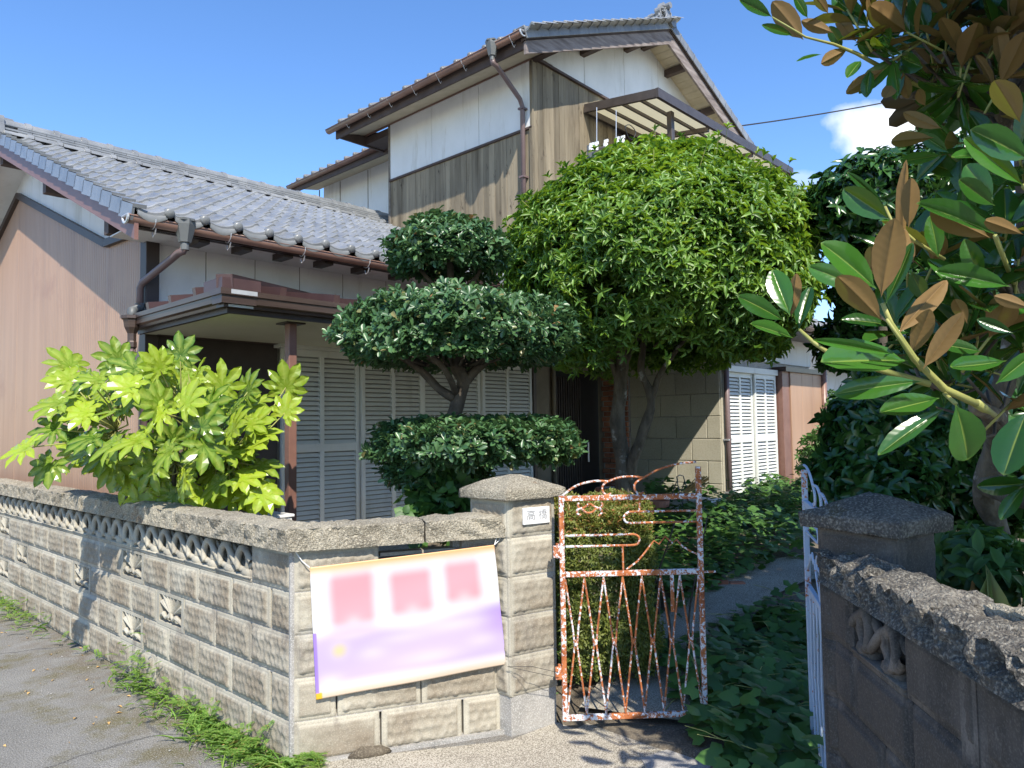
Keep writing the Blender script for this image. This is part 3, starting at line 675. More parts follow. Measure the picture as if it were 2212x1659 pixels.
# wall going on to the right, square to the street
D2 = np.array([.70, -.71]); D2 /= np.linalg.norm(D2); P2 = RQ + DR * .02
M2 = frame(P2, D2)
right2 = thing('garden_wall', (float(P2[0] + .8), float(P2[1] - .4), 0), 'sunlit coarse coping and block wall turning away at the bottom right corner of the picture', 'wall')
mb = MB(); mb.box(0, 3.4, -.112, -.052, 0, .975); mb.obj('mortar_core', K['block_dark'], right2, M=M2)
for r_ in range(5):
    x = 0.0; k = 0
    while x < 3.3: inst('block', FD[(k + r_) % 3], right2, mk(M2, x + .003 - (HB if r_ % 2 else 0) * (k > 0), 0, r_ * BH + .002)); x += BW; k += 1
x = .10; k = 0
CB = [cope_mesh(BW + .01, 81 + s, 'cope', 1.4, .12, .115) for s in range(2)]
while x < 3.3: inst('coping_block', CB[k % 2], right2, mk(M2, x, -.04, .975)); x += BW + .012; k += 1

# ================================================================ banner on the front wall (its print is blurred in the place's record: soft fields of colour)
def onfront(px, py, off=.03):
    P_ = C0 + NF * off; r_ = ray(px, py); n3 = np.array([NF[0], NF[1], 0]); t_ = ((np.array([P_[0], P_[1], 0]) - CO) @ n3) / (r_ @ n3); return CO + r_ * t_
cn = [onfront(669, 1226), onfront(1068, 1177, .045), onfront(1094, 1436, .05), onfront(683, 1512)]
NU, NV_ = 150, 96
uu, vv = np.meshgrid(np.linspace(0, 1, NU), np.linspace(0, 1, NV_))
P3 = (1 - uu)[..., None] * ((1 - vv)[..., None] * cn[0] + vv[..., None] * cn[3]) + uu[..., None] * ((1 - vv)[..., None] * cn[1] + vv[..., None] * cn[2])
wav = .004 * np.sin(uu * 9 + vv * 3) * vv + .0025 * np.sin(vv * 13 + uu * 4); P3[..., 0] += NF[0] * wav; P3[..., 1] += NF[1] * wav
ss = lambda a, b_, x: smooth(a, b_, x)
colr = np.ones((NV_, NU, 3)) * np.array([.62, .61, .61])
def lay(mask, c): global colr; colr = colr * (1 - mask[..., None]) + np.array(c) * mask[..., None]
band = ss(.46, .60, vv + .03 * np.sin(uu * 9)) * (1 - ss(.86, .97, vv))
lay(band * .95, (.42, .33, .60)); lay(ss(.82, 1.0, uu) * ss(.42, .55, vv) * (1 - ss(.60, .85, vv)) * .8, (.31, .20, .58))
for (a, b_, c, e, s_) in ((.29, .07, .72, .05, .5), (.72, .17, .60, .05, .6), (.45, .12, .64, .04, .4), (.60, .16, .82, .05, .45), (.88, .08, .76, .05, .4), (.07, .06, .88, .05, .7), (.2, .1, .56, .03, .4)):
    lay(np.exp(-((uu - a) / b_) ** 2 - ((vv - c) / e) ** 2) * s_, (.57, .52, .64))
for (a, hw_, b_, hh_) in ((.205, .095, .28, .17), (.515, .095, .29, .14), (.80, .082, .26, .13)):
    dx = np.maximum(0, abs(uu - a) - hw_ + .02) / .05; dy = np.maximum(0, abs(vv - b_) - hh_ + .03) / .08
    lay(np.exp(-(dx ** 2 + dy ** 2)) * (.90 - .25 * np.exp(-((uu - a) / .04) ** 2 - ((vv - b_ - hh_) / .05) ** 2)), (.62, .225, .26))
lay(np.exp(-((uu - .125) / .045) ** 2 - ((vv - .66) / .065) ** 2) * .9, (.55, .47, .22))
lay((1 - ss(.0, .10, vv)) * .85, (.66, .30, .06)); lay(ss(.90, 1.0, vv) * .85, (.50, .37, .24)); lay((vv > .95) * (uu < .03) * 1.0, (.65, .36, .02)); lay((uu < .018) * (vv > .50) * (vv < .95) * 1.0, (.27, .17, .60))
ii = np.arange(NU * NV_).reshape(NV_, NU); q = np.stack([ii[:-1, :-1], ii[1:, :-1], ii[1:, 1:], ii[:-1, 1:]], -1).reshape(-1, 4)
bme = fastmesh('banner', P3.reshape(-1, 3), q, [])
ca = bme.color_attributes.new('print', 'FLOAT_COLOR', 'POINT'); ca.data.foreach_set('color', np.concatenate([colr, np.ones((NV_, NU, 1))], -1).astype(np.float32).ravel())
m = bpy.data.materials.new('banner_print'); m.use_nodes = True; t = m.node_tree; b = t.nodes['Principled BSDF']; b.inputs['Roughness'].default_value = .42
at = t.nodes.new('ShaderNodeVertexColor'); at.layer_name = 'print'; t.links.new(at.outputs[0], b.inputs['Base Color']); bme.materials.append(m)
ban = thing('banner', tuple(np.mean(cn, axis=0)), 'white, pink and lilac vinyl banner with orange top edge tied across the short wall', 'banner')
cl = inst('sheet', bme, ban, Matrix.Identity(4))
so = cl.modifiers.new('thickness', 'SOLIDIFY'); so.thickness = .0015
for a, bb in ((cn[0], onfront(637, 1190, .02)), (cn[1], onfront(1087, 1150, .02)), (cn[1], onfront(1078, 1135, .03)), (cn[2], onfront(1100, 1446, .03))):
    mb = MB(); mid = (a + bb) / 2 + np.array([0, 0, -.01]); mb.tube([a, mid, bb], .0025, 6); mb.obj('tie_cord', K['rope'], ban)

# ================================================================ gate leaves
def gate(name, label, hinge, d_, width, m_, sgn=1):
    """hinge: 2D point; d_: unit direction of the leaf away from the hinge; local x along leaf"""
    root = thing(name, (hinge[0], hinge[1], .08), label, 'gate', 'wrought iron gate leaves')
    M_ = Matrix(((d_[0], d_[1], 0, hinge[0]), (d_[1], -d_[0], 0, hinge[1]), (0, 0, 1, 0), (0, 0, 0, 1)))
    if d_[0] * -d_[0] - d_[1] * d_[1] < 0: pass
    W = width; zb, zm, zt, zz = .08, .785, 1.165, 1.315; t_ = .0125
    O = lambda mb, n: mb.obj(n, K[m_], root, M=M_)
    def bar(x0, z0, x1, z1, n='bar', r_=.0052):
        mb = MB(); N = 5; mb.tube([(x0 + (x1 - x0) * i / N, 0, z0 + (z1 - z0) * i / N) for i in range(N + 1)], r_, 7); O(mb, n)
    for x, zt_, n in ((0, zt + .015, 'stile'), (W, zz, 'stile')):
        mb = MB(); mb.bbox(x - t_, x + t_, -t_, t_, zb - .015, zt_, .003); O(mb, n)
    for z in (zb, zm, zt):
        mb = MB(); mb.bbox(t_, W - t_, -.011, .011, z - .0135, z + .0135, .003); O(mb, 'rail')
    n = 7; px = (W - 2 * t_) / n
    for i in range(n):
        x0 = t_ + i * px; xm = x0 + px / 2; zc = zb + (zm - zb) * .52
        for s_ in (-1, 1):
            mb = MB(); pts = []
            for k in range(9):
                f = k / 8; z = zb + .016 + (zm - zb - .032) * f
                g = abs(f - .52) / .52 if f < .52 else (f - .52) / .48
                pts.append((xm + s_ * (px / 2 - .004) * min(1, g) * (1 if f > .52 else 1) * (1 if f > .5 else 1) + s_ * .0035, s_ * .004, z))
            mb.tube(pts, .0052, 7); O(mb, 'lattice_bar')
        mb = MB(); mb.tube([(xm, 0, zc - .012), (xm, 0, zc + .012)], .0095, 8); O(mb, 'collar')
    def arc(pts, n_='scroll', r_=.0058):
        mb = MB(); P = []
        for i in range(len(pts) - 1):
            p0 = pts[max(i - 1, 0)]; p1 = pts[i]; p2 = pts[i + 1]; p3 = pts[min(i + 2, len(pts) - 1)]
            for s_ in range(5):
                u_ = s_ / 5
                P.append([.5 * ((2 * p1[a]) + (-p0[a] + p2[a]) * u_ + (2 * p0[a] - 5 * p1[a] + 4 * p2[a] - p3[a]) * u_ ** 2 + (-p0[a] + 3 * p1[a] - 3 * p2[a] + p3[a]) * u_ ** 3) for a in (0, 1)])
        P.append(pts[-1]); mb.tube([(p[0] * W, 0, p[1]) for p in P], r_, 7); O(mb, n_)
    # from the photograph: 1.0 = leaf width, heights in metres
    h = lambda zy: zt + .016 - (zy - 400) / 663.0 * .39 * .75      # zoom rows to height
    X_ = lambda zx: (zx - 135) / 1665.0
    arc([(X_(a), h(b_)) for a, b_ in ((160, 400), (260, 325), (370, 275), (500, 248), (600, 242), (705, 250))])
    arc([(X_(a), h(b_)) for a, b_ in ((735, 385), (690, 405), (650, 385), (632, 335), (650, 285), (730, 240), (860, 205), (1000, 200), (1135, 212))])
    arc([(X_(a), h(b_)) for a, b_ in ((1130, 380), (1085, 398), (1040, 375), (1018, 320), (1045, 265), (1130, 215), (1280, 140), (1450, 85), (1620, 55), (1780, 47))])
    zb2 = lambda zy: zt - .016 - (zy - 465) / (1320 - 465.0) * (zt - zm - .032)
    arc([(X_(a), zb2(b_)) for a, b_ in ((350, 480), (335, 510), (350, 545), (400, 545), (460, 505), (490, 500), (530, 530), (590, 550), (625, 520), (620, 480))], 'scroll')
    arc([(X_(a), zb2(b_)) for a, b_ in ((365, 640), (325, 610), (330, 570), (375, 555), (430, 600), (475, 608), (520, 590), (560, 555), (610, 570), (620, 610), (580, 650))], 'scroll')
    arc([(X_(a), zb2(b_)) for a, b_ in ((1770, 606), (1400, 606), (1000, 606), (940, 612), (895, 645), (885, 680), (900, 720), (950, 745), (1100, 745), (1400, 745), (1770, 745))], 'cloud_bar')
    arc([(X_(a), zb2(b_)) for a, b_ in ((180, 885), (500, 885), (900, 885), (990, 885), (1045, 905), (1065, 945), (1045, 1000), (980, 1018), (800, 1018), (500, 1018), (180, 1018))], 'cloud_bar')
    bar(X_(1075) * W, zt - .016, X_(1075) * W, zb2(606)); bar(X_(862) * W, zb2(1018), X_(862) * W, zm + .016)
    mb = MB(); mb.tube([(X_(a) * W, 0, zb2(b_)) for a, b_ in ((900, 1318), (1040, 1215), (1130, 1110), (1200, 1020), (1240, 970), (1300, 1015), (1378, 920), (1465, 1005), (1515, 962), (1580, 1045), (1680, 1110), (1785, 1160))], .0048, 7); O(mb, 'mountain_bar')
    mb = MB(); mb.box(W * .775, W * .80, -.004, .004, zm - .20, zm - .016); O(mb, 'bolt_strap')
    mb = MB(); mb.tube([(W, .0, zm - .005), (W + .075, 0, zm - .005)], .006, 8); O(mb, 'latch_bolt')
    for z in (.30, .90):
        mb = MB(); mb.bbox(-.045, -.012, -.012, .012, z - .03, z + .03, .003); mb.tube([(-.02, -.012, z - .035), (-.02, -.012, z + .04)], .010, 8); O(mb, 'hinge')
    return root
H1 = at_d(1216, 1300, 3.72)[:2]; E1 = at_d(1516, 1300, 3.76)[:2]; d1 = (E1 - H1) / np.linalg.norm(E1 - H1)
gate('garden_gate', 'rusty white wrought iron gate leaf with mountain and cloud outlines beside the nameplate pillar', H1, d1, float(np.linalg.norm(E1 - H1)), 'rust')
H2 = at_d(1800, 1300, 2.72)[:2]; E2 = at_d(1747, 1300, 3.38)[:2]; d2 = (E2 - H2) / np.linalg.norm(E2 - H2)
gate('garden_gate', 'bluish white chipped gate leaf swung open edge-on beside the dark pillar', H2, d2, float(np.linalg.norm(E2 - H2)), 'rust2')
mb = MB(); p_ = [at_d(1096, 1440, 3.66), at_d(1150, 1452, 3.6), at_d(1216, 1466, 3.7)]; mb.tube(p_, .0012, 5); p_ = [at_d(1096, 1440, 3.66), at_d(1150, 1440, 3.62), at_d(1216, 1455, 3.7)]; mb.tube(p_, .0012, 5)
tag(mb.obj('tie_wire', K['wire']), 'thin twisted wire tying the banner corner round the pillar to the lower gate hinge', 'wire')
# ================================================================ house
PT = .425; TH = math.atan(PT); CT, ST = math.cos(TH), math.sin(TH)
UW, VW = 2.45, 6.47            # street-side gable wall and garden-side wall of the low wing
VR = 9.98                      # ridge line
house = thing('house', (6.0, 8.0, .3), 'two storey house with grey tiled roofs, white panels and dark weathered boards', 'house')
H = lambda mb, n, m_, **k: mb.obj(n, K[m_], house, **k)
# ---- bodies (hidden sides and backing)
mb = MB(); mb.box(UW + .02, 7.5, VW + .06, 13.4, .2, 3.5)
zr = lambda v: 3.16 + PT * (v - 5.85)
mb.poly([(UW + .02, VW + .06, 3.35), (UW + .02, VR, zr(VR) - .1), (UW + .02, 13.4, 3.35)], (5.2, 0, 0)); H(mb, 'wall', 'plaster')
# siding on the gable wall with pressed ribs
ztop = lambda v: 3.27 + .0 if v < 7.42 else (3.27 + (v - 7.42) * .375 if v < 10.45 else 3.27 + (10.45 - 7.42) * .375 - (v - 10.45) * .375)
v = VW; k = 0; PW = .30
shared = {}
while v < 13.4:
    v1 = v + PW; mb = MB(); n = 6; segs = []
    brk = [a for a in (7.42, 10.45) if v < a < v1]
    cuts = sorted(set([v, v1] + brk + [v + PW * i / n for i in range(n + 1)]))
    for a, c in zip(cuts[:-1], cuts[1:]):
        u = UW - .012; g = .004
        mb.add([(u, a + g, .25), (u, c - g, .25), (u, c - g, ztop(c - g)), (u, a + g, ztop(a + g)), (u + .006, a, .25), (u + .006, a, ztop(a)), (u + .006, c, .25), (u + .006, c, ztop(c))], [(0, 3, 2, 1), (4, 5, 3, 0), (1, 2, 7, 6)])
    H(mb, 'siding_panel', 'siding', fix=False); v = v1
# white gable field panels
for a, c in ((VW, 8.2), (8.2, 9.98), (9.98, 11.8), (11.8, 13.4)):
    mb = MB(); u = UW - .004; top = lambda q_: 3.20 + PT * (min(q_, 2 * VR - q_) - 6.2) + .04
    mb.poly([(u, a, 3.2), (u, c - .006, 3.2), (u, c - .006, top(c)), (u, a, top(a))], (.02, 0, 0)); H(mb, 'gable_panel', 'plaster')
# dark trim along the siding top
def trim(pts, n='trim', m_='trim', wd=.05, ht=.055, dv=(0, 0, 1)):
    for a, c in zip(pts[:-1], pts[1:]):
        mb = MB(); mb.beam(a, c, wd, ht); H(mb, n, m_)
U_ = UW - .03
trim([(U_, VW - .03, 3.25), (U_, 7.42, 3.29), (U_, 10.45, 3.29 + 3.03 * .375), (U_, 13.4, 3.29)], ht=.07)
# corner post
mb = MB(); mb.bbox(UW - .04, UW + .07, VW - .05, VW + .08, .25, 3.33); H(mb, 'corner_post', 'trim')
# garden-side wall panels under the eave
xs_ = [UW + .09] + [float(on_v(x, 540, VW)[0]) for x in (445, 551, 647, 740, 833, 925, 1010)] + [7.45]
for a, c in zip(xs_[:-1], xs_[1:]):
    mb = MB(); mb.bbox(a + .004, c - .004, VW - .005, VW + .05, 2.42, 3.40, .003); H(mb, 'wall_panel', 'plaster')
    mb = MB(); mb.box(c - .006, c + .006, VW - .001, VW + .04, 2.42, 3.40); H(mb, 'panel_joint', 'joint')
mb = MB(); mb.box(UW + .07, UW + .09, VW - .02, VW + .05, 2.45, 3.4); H(mb, 'panel_edge', 'white')
# lower wall under the porch roof
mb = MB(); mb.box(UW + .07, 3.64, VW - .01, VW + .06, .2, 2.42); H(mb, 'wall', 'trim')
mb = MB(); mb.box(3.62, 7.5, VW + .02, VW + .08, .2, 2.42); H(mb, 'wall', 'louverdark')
mb = MB(); mb.bbox(UW + .05, 7.35, VW - .09, VW + .0, 2.34, 2.45); H(mb, 'lintel', 'darkwood')
# ---- louvre shutters
SL = MB(); SL.add([(0, -.012, 0), (1, -.012, 0), (1, .012, .034), (0, .012, .034), (0, -.004, -.002), (1, -.004, -.002), (1, .02, .032), (0, .02, .032)], [(0, 1, 2, 3), (0, 4, 5, 1), (7, 6, 5, 4), (3, 2, 6, 7), (0, 3, 7, 4), (1, 5, 6, 2)])
slat_me = SL.mesh('slat', K['louver'])
def shutter(x0, x1, v, z0, zm, z1, np_, name='shutter'):
    fr = MB(); st = .045; mid = (x0 + x1) / 2
    fr.bbox(x0, x0 + st, v - .018, v + .018, z0, z1, .003); fr.bbox(x1 - st, x1, v - .018, v + .018, z0, z1, .003)
    fr.bbox(mid - .025, mid + .025, v - .016, v + .018, z0, z1, .003)
    fr.bbox(x0 + st, x1 - st, v - .0165, v + .017, z0, z0 + .06, .003); fr.bbox(x0 + st, x1 - st, v - .0165, v + .017, z1 - .065, z1, .003); fr.bbox(x0 + st, x1 - st, v - .0165, v + .017, zm - .04, zm + .04, .003)
    f = fr.obj(name, K['louver'], house)
    for (a, c) in ((x0 + st, mid - .025), (mid + .025, x1 - st)):
        for (za, zb_) in ((z0 + .06, zm - .04), (zm + .04, z1 - .065)):
            n = max(4, int(round((zb_ - za) / .0465)))
            for i in range(n):
                inst('slat', slat_me, f, Matrix.Translation((a, v, za + (zb_ - za) * i / n)) @ Matrix.Diagonal((c - a, 1, (zb_ - za) / n / .0465, 1)))
    return f
ex = [3.66, 4.56, 5.40, 6.33, 7.24]
for i in range(4): shutter(ex[i] + .003, ex[i + 1] - .003, VW - .03 - (.03 if i % 2 else 0), .50, 1.345, 2.31, 2)
mb = MB(); mb.bbox(3.6, 7.3, VW - .13, VW + .02, 2.31, 2.345, .003); mb.bbox(3.6, 7.3, VW - .13, VW + .02, .44, .495, .003); H(mb, 'shutter_track', 'louver')
mb = MB(); mb.bbox(7.25, 7.30, VW - .10, VW + .02, .44, 2.33, .003); H(mb, 'shutter_jamb', 'alu')
mb = MB(); mb.box(3.0, 7.4, 5.75, VW - .1, .25, .42); H(mb, 'foundation_step', 'concrete')
# ---- porch roof (flat metal roof with box gutter, soffit, post)
PU, PV = 2.29, 4.79; PE = 7.62
zs = 2.345
mb = MB(); mb.box(PU + .10, PE, PV + .10, VW - .02, zs, zs + .012); H(mb, 'soffit', 'soffit')
mb = MB(); mb.box(PU + .07, PE, PV + .07, PV + .10, zs - .005, zs + .10); mb.box(PU + .07, PU + .10, PV + .10, VW - .02, zs - .005, zs + .10); H(mb, 'fascia', 'trim')
def profile_run(name, p0, p1, prof, m_, parent=house):
    """sweep an outline (out, z) along p0->p1; out is to the left-hand normal"""
    p0 = Vector(p0); p1 = Vector(p1); d = (p1 - p0).normalized(); o_ = Vector((d.y, -d.x, 0))
    mb = MB(); n = len(prof)
    mb.add([p0 + o_ * a + Vector((0, 0, z)) for a, z in prof] + [p1 + o_ * a + Vector((0, 0, z)) for a, z in prof], [(i, n + i, n + (i + 1) % n, (i + 1) % n) for i in range(n)] + [tuple(range(n)), tuple(range(2 * n - 1, n - 1, -1))])
    return mb.obj(name, K[m_], parent)
prof = [(0, 0), (.045, 0), (.05, .02), (.075, .03), (.078, .075), (.088, .08), (.09, .115), (.075, .118), (.074, .09), (0, .05)]
profile_run('box_gutter', (PU + .075, PV + .075, zs + .03), (PE, PV + .075, zs + .03), prof, 'fascia')
profile_run('box_gutter', (PU + .075, VW - .02, zs + .03), (PU + .075, PV + .075, zs + .03), prof, 'fascia')
mb = MB(); c = (PU + .075, PV + .075); q = .092
for z0, z1, o_ in ((zs + .028, zs + .05, .052), (zs + .05, zs + .108, .080), (zs + .108, zs + .15, .0925)):
    mb.poly([(c[0] - o_ - .001, c[1] - o_ - .001, z0), (c[0] + .17, c[1] - o_ - .001, z0), (c[0] + .17, c[1] - o_ + .012, z0), (c[0] - o_ + .012, c[1] - o_ + .012, z0), (c[0] - o_ + .012, c[1] + .06, z0), (c[0] - o_ - .001, c[1] + .06, z0)], (0, 0, z1 - z0))
H(mb, 'gutter_corner', 'fascia')
mb = MB(); mb.box(c[0] - .02, c[0] + .17, c[1] - .095, c[1] - .0935, zs + .115, zs + .145); mb.box(c[0] - .02, c[0] + .16, c[1] - .0545, c[1] - .0525, zs + .031, zs + .047); H(mb, 'gutter_clip', 'lightmetal')
rise = .17
zroof = lambda u, v: zs + .15 + min((v - PV), (u - PU) * 1.0, 99) * rise
mb = MB(); A = (PU, PV, zs + .14); B = (PE, PV, zs + .14); C_ = (PE, VW, zs + .14 + rise * 1.68); D_ = (PU + 1.68, VW, zs + .14 + rise * 1.68); E_ = (PU, VW, zs + .14)
mb.quad(A, B, C_, D_); mb.quad(A, D_, E_); mb.box(PU, PE, PV, VW, zs + .125, zs + .138); H(mb, 'porch_roof_sheet', 'darkroof', fix=False)
for i in range(12):
    u = PU + .45 * (i + 1)
    if u > PE: break
    ve = min(VW, PV + (u - PU)); mb = MB(); mb.beam((u, PV - .005, zs + .175), (u, ve, zs + .175 + rise * (ve - PV)), .05, .06); H(mb, 'batten', 'darkroof')
for i in range(4):
    v = PV + .42 * (i + 1)
    if v > VW - .1: break
    ue = PU + (v - PV); mb = MB(); mb.beam((PU - .005, v, zs + .175), (ue, v, zs + .175 + rise * (ue - PU)), .05, .06); H(mb, 'batten', 'darkroof')
mb = MB(); mb.beam((PU + .03, PV + .03, zs + .20), (PU + 1.68, VW, zs + .20 + rise * 1.68), .11, .10); H(mb, 'hip_batten', 'darkroof')
mb = MB(); mb.poly([(PU + .0, PV + .0, zs + .15), (PU + .28, PV, zs + .15), (PU + .30, PV + .3, zs + .15), (PU, PV + .28, zs + .15)], (0, 0, .075)); H(mb, 'hip_end_box', 'darkroof')
mb = MB(); pp = at_d(628, 900, 5.62); mb.bbox(pp[0] - .033, pp[0] + .033, pp[1] - .033, pp[1] + .033, .25, zs, .004); H(mb, 'post', 'brown')
mb = MB(); mb.box(pp[0] - .08, pp[0] + .08, pp[1] - .08, pp[1] + .08, zs - .012, zs - .001); H(mb, 'post_plate', 'trim')
# ---- round gutter with hooks, hopper and downpipe on the low eave
def half_gutter(p0, p1, r_=.055, n=9, name='gutter'):
    p0 = Vector(p0); p1 = Vector(p1); d = (p1 - p0).normalized(); o_ = Vector((d.y, -d.x, 0)); V_ = []; mb = MB()
    for p in (p0, p1):
        for rr in (r_, r_ - .004):
            for k in range(n): a = math.pi + math.pi * k / (n - 1); V_.append(p + o_ * rr * math.cos(a) + Vector((0, 0, rr * math.sin(a))))
    F = []
    for k in range(n - 1): F += [(k, k + 1, 2 * n + k + 1, 2 * n + k), (n + k, 3 * n + k, 3 * n + k + 1, n + k + 1), (k, n + k, n + k + 1, k + 1), (2 * n + k, 2 * n + k + 1, 3 * n + k + 1, 3 * n + k)]
    F += [(0, 2 * n, 3 * n, n), (n - 1, 2 * n - 1, 4 * n - 1, 3 * n - 1)]
    mb.add(V_, F)
    for s_ in (-1, 1): mb.tube([p0 + o_ * s_ * r_ , p1 + o_ * s_ * r_], .007, 6)
    g_ = mb.obj(name, K['gutter'], house, smooth=True); return g_, d, o_
GV = 5.86
g1, d_, o_ = half_gutter((2.05, GV, 3.16), (7.42, GV, 3.135))
mb = MB(); mb.tube([Vector((2.048, GV + .055 * math.cos(a), 3.16 + .055 * math.sin(a))) for a in [R(180 + 18 * i) for i in range(11)]] + [Vector((2.048, GV - .055, 3.16))], .011, 6); mb.obj('gutter_end', K['lightmetal'], g1)
def hook(p, o_, par):
    p = Vector(p); mb = MB(); mb.tube([p + o_ * .06 + Vector((0, 0, .01))] + [p + o_ * .062 * math.cos(a) + Vector((0, 0, .062 * math.sin(a))) for a in [R(-20 * i) for i in range(1, 9)]] + [p - o_ * .062 + Vector((0, 0, .06))], .004, 5)
    mb.tube([p + Vector((.012, 0, -.06)) + o_ * .03, p + Vector((.014, 0, -.10)) + o_ * .01, p + Vector((.012, 0, -.12)) - o_ * .02, p + Vector((.01, 0, -.08)) - o_ * .04], .005, 5)
    mb.obj('hook', K['lightmetal'], par)
for x in (330, 492, 652, 791, 905, 1000): q = on_v(x, 500, GV); hook((q[0], GV, 3.155 - (q[0] - 2.05) * .005), Vector((0, -1, 0)), g1)
hq = on_v(396, 500, GV)
def hopper(p, s_=1.0, name='rain_hopper'):
    mb = MB(); r0, r1, h_ = .078 * s_, .045 * s_, .17 * s_; V_ = []
    for (r_, z) in ((r0, 0), (r0 * .98, -.04), (r1, -h_)):
        for a in range(6): V_.append((p[0] + r_ * math.cos(R(60 * a + 30)), p[1] + r_ * math.sin(R(60 * a + 30)), p[2] + z))
    F = [tuple(range(6)), tuple(range(17, 11, -1))]
    for l in (0, 6):
        for a in range(6): F.append((l + a, l + 6 + a, l + 6 + (a + 1) % 6, l + (a + 1) % 6))
    mb.add(V_, F); mb.lathe([(r0 * 1.05, .006), (r0 * 1.05, -.012), (r0 * .9, -.014)], 6, p); mb.lathe([(.03, -h_ + .01), (.033, -h_ - .02), (.033, -h_ - .06)], 12, p)
    return H(mb, name, 'hopper')
hopper((hq[0], GV - .03, 3.20), 1.05)
a0 = Vector((hq[0], GV - .03, 2.99)); b0 = Vector(on_u(296, 590, UW - .06)); b0 = Vector((UW - .075, VW - .02, 2.76))
mb = MB(); mb.tube([a0, a0 + Vector((-.01, .02, -.04)), a0 + (b0 - a0) * .12 + Vector((0, 0, -.01)), b0 + (a0 - b0) * .06, b0 + Vector((0, 0, -.03)), Vector((b0.x, b0.y, 2.52))], .03, 10); H(mb, 'downpipe', 'pipe', smooth=True)
mb = MB(); mb.tube([(b0.x, b0.y, 2.60), (b0.x, b0.y, 2.56), (PU - .01, VW - .12, 2.52), (PU - .01, VW - .12, 2.44)], .037, 10); H(mb, 'pipe_elbow', 'hopper', smooth=True)
q = (PU - .01, VW - .12)
mb = MB(); mb.lathe([(.001, 2.475), (.085, 2.475), (.085, 2.45), (.07, 2.44), (.06, 2.38), (.035, 2.33), (.034, 2.27), (.04, 2.26), (.04, 2.22), (.03, 2.21), (.03, 2.15), (.001, 2.15)], 8, (q[0], q[1], 0)); H(mb, 'rain_hopper', 'fascia')
mb = MB(); mb.tube([(q[0], q[1], 2.2), (q[0], q[1], 2.1), (UW - .06, VW - .09, 2.02), (UW - .06, VW - .09, .3)], .03, 10); H(mb, 'downpipe', 'pipe', smooth=True)
# ---- tiles
TW, TE = .2795, .2365
def tile_mesh(name='roof_tile', disc=False):
    b_ = MB(); ts = [0, .1, .22, .36, .5, .62, .72, .78, .84, .9, .96, 1.0]
    def zf(t_): return -.022 * math.sin(math.pi * min(1, t_ / .70)) if t_ < .7 else .030 * math.sin(math.pi * (t_ - .70) / .30)
    L_ = TE + .04; V_ = []; n = len(ts)
    rows = [(-.004, -.020), (0.0, .006), (.012, .012), (L_, -.012)]
    for (y, off) in rows:
        for t_ in ts: V_.append((t_ * TW, y, zf(t_) + .030 + off))
    F = []
    for r_ in range(len(rows) - 1):
        for i in range(n - 1): F.append((r_ * n + i, r_ * n + i + 1, (r_ + 1) * n + i + 1, (r_ + 1) * n + i))
    b_.add(V_, F)
    o2 = len(b_.v); b_.add([(t_ * TW, -.004, zf(t_) - .002) for t_ in (0, .5, 1)] , [])
    me = b_.mesh(name, K['tile'], smooth=False, fix=False); return me
tile_me = tile_mesh()
EZ0 = 3.175
def slope_frame(u0, v0, z0): # x=U, y up the slope (towards +V), z normal
    return Matrix(((1, 0, 0, u0), (0, CT, -ST, v0), (0, ST, CT, z0), (0, 0, 0, 1)))
M0 = slope_frame(2.10, 5.80, EZ0 + .01)
ncol, nrow = 19, 19
mb = MB(); mb.add([tuple(M0 @ Vector(p)) for p in ((0, .02, -.02), (5.36, .02, -.02), (5.36, 4.6, -.02), (0, 4.6, -.02))], [(0, 1, 2, 3)]); mb.box(2.12, 7.4, 5.95, 5.98, 3.10, 3.2); H(mb, 'roof_deck', 'trim', fix=False)
cells = [(c_, r_) for r_ in range(nrow) for c_ in range(ncol)]
cells.sort(key=lambda t_: (t_[0] * .6 + t_[1]))
rest = MB()
for k, (c_, r_) in enumerate(cells):
    jit = Matrix.Translation((c_ * TW + random.uniform(-.002, .002), r_ * TE + random.uniform(-.003, .003), random.uniform(-.002, .002))) @ Matrix.Rotation(random.uniform(-.008, .008), 4, 'Z')
    if k < 299: inst('roof_tile', tile_me, house, M0 @ jit)
    else:
        Mj = M0 @ jit; rest.add([tuple(Mj @ v_.co) for v_ in tile_me.vertices], [tuple(p.vertices) for p in tile_me.polygons])
tag(H(rest, 'roof_tile_field', 'tile', fix=False), kind='stuff')
# verge tiles: side flaps stepping down the rake
VT = MB()
VT.add([(0, -.01, .055), (0, TE + .015, .035), (0, TE + .015, -.085), (0, -.01, -.065), (.02, -.01, .055), (.02, TE + .015, .035), (.02, TE + .015, -.085), (.02, -.01, -.065)], [(0, 1, 2, 3), (4, 7, 6, 5), (0, 3, 7, 4), (1, 5, 6, 2), (0, 4, 5, 1), (3, 2, 6, 7)])
VT.add([(0, -.012, .062), (.10, -.012, .066), (.10, TE, .046), (0, TE, .042), (0, -.012, .035), (.10, -.012, .035)], [(0, 1, 2, 3), (0, 4, 5, 1)])
verge_me = VT.mesh('verge_tile', K['tile'])
for r_ in range(nrow): inst('verge_tile', verge_me, house, M0 @ Matrix.Translation((-.035, r_ * TE, 0)))
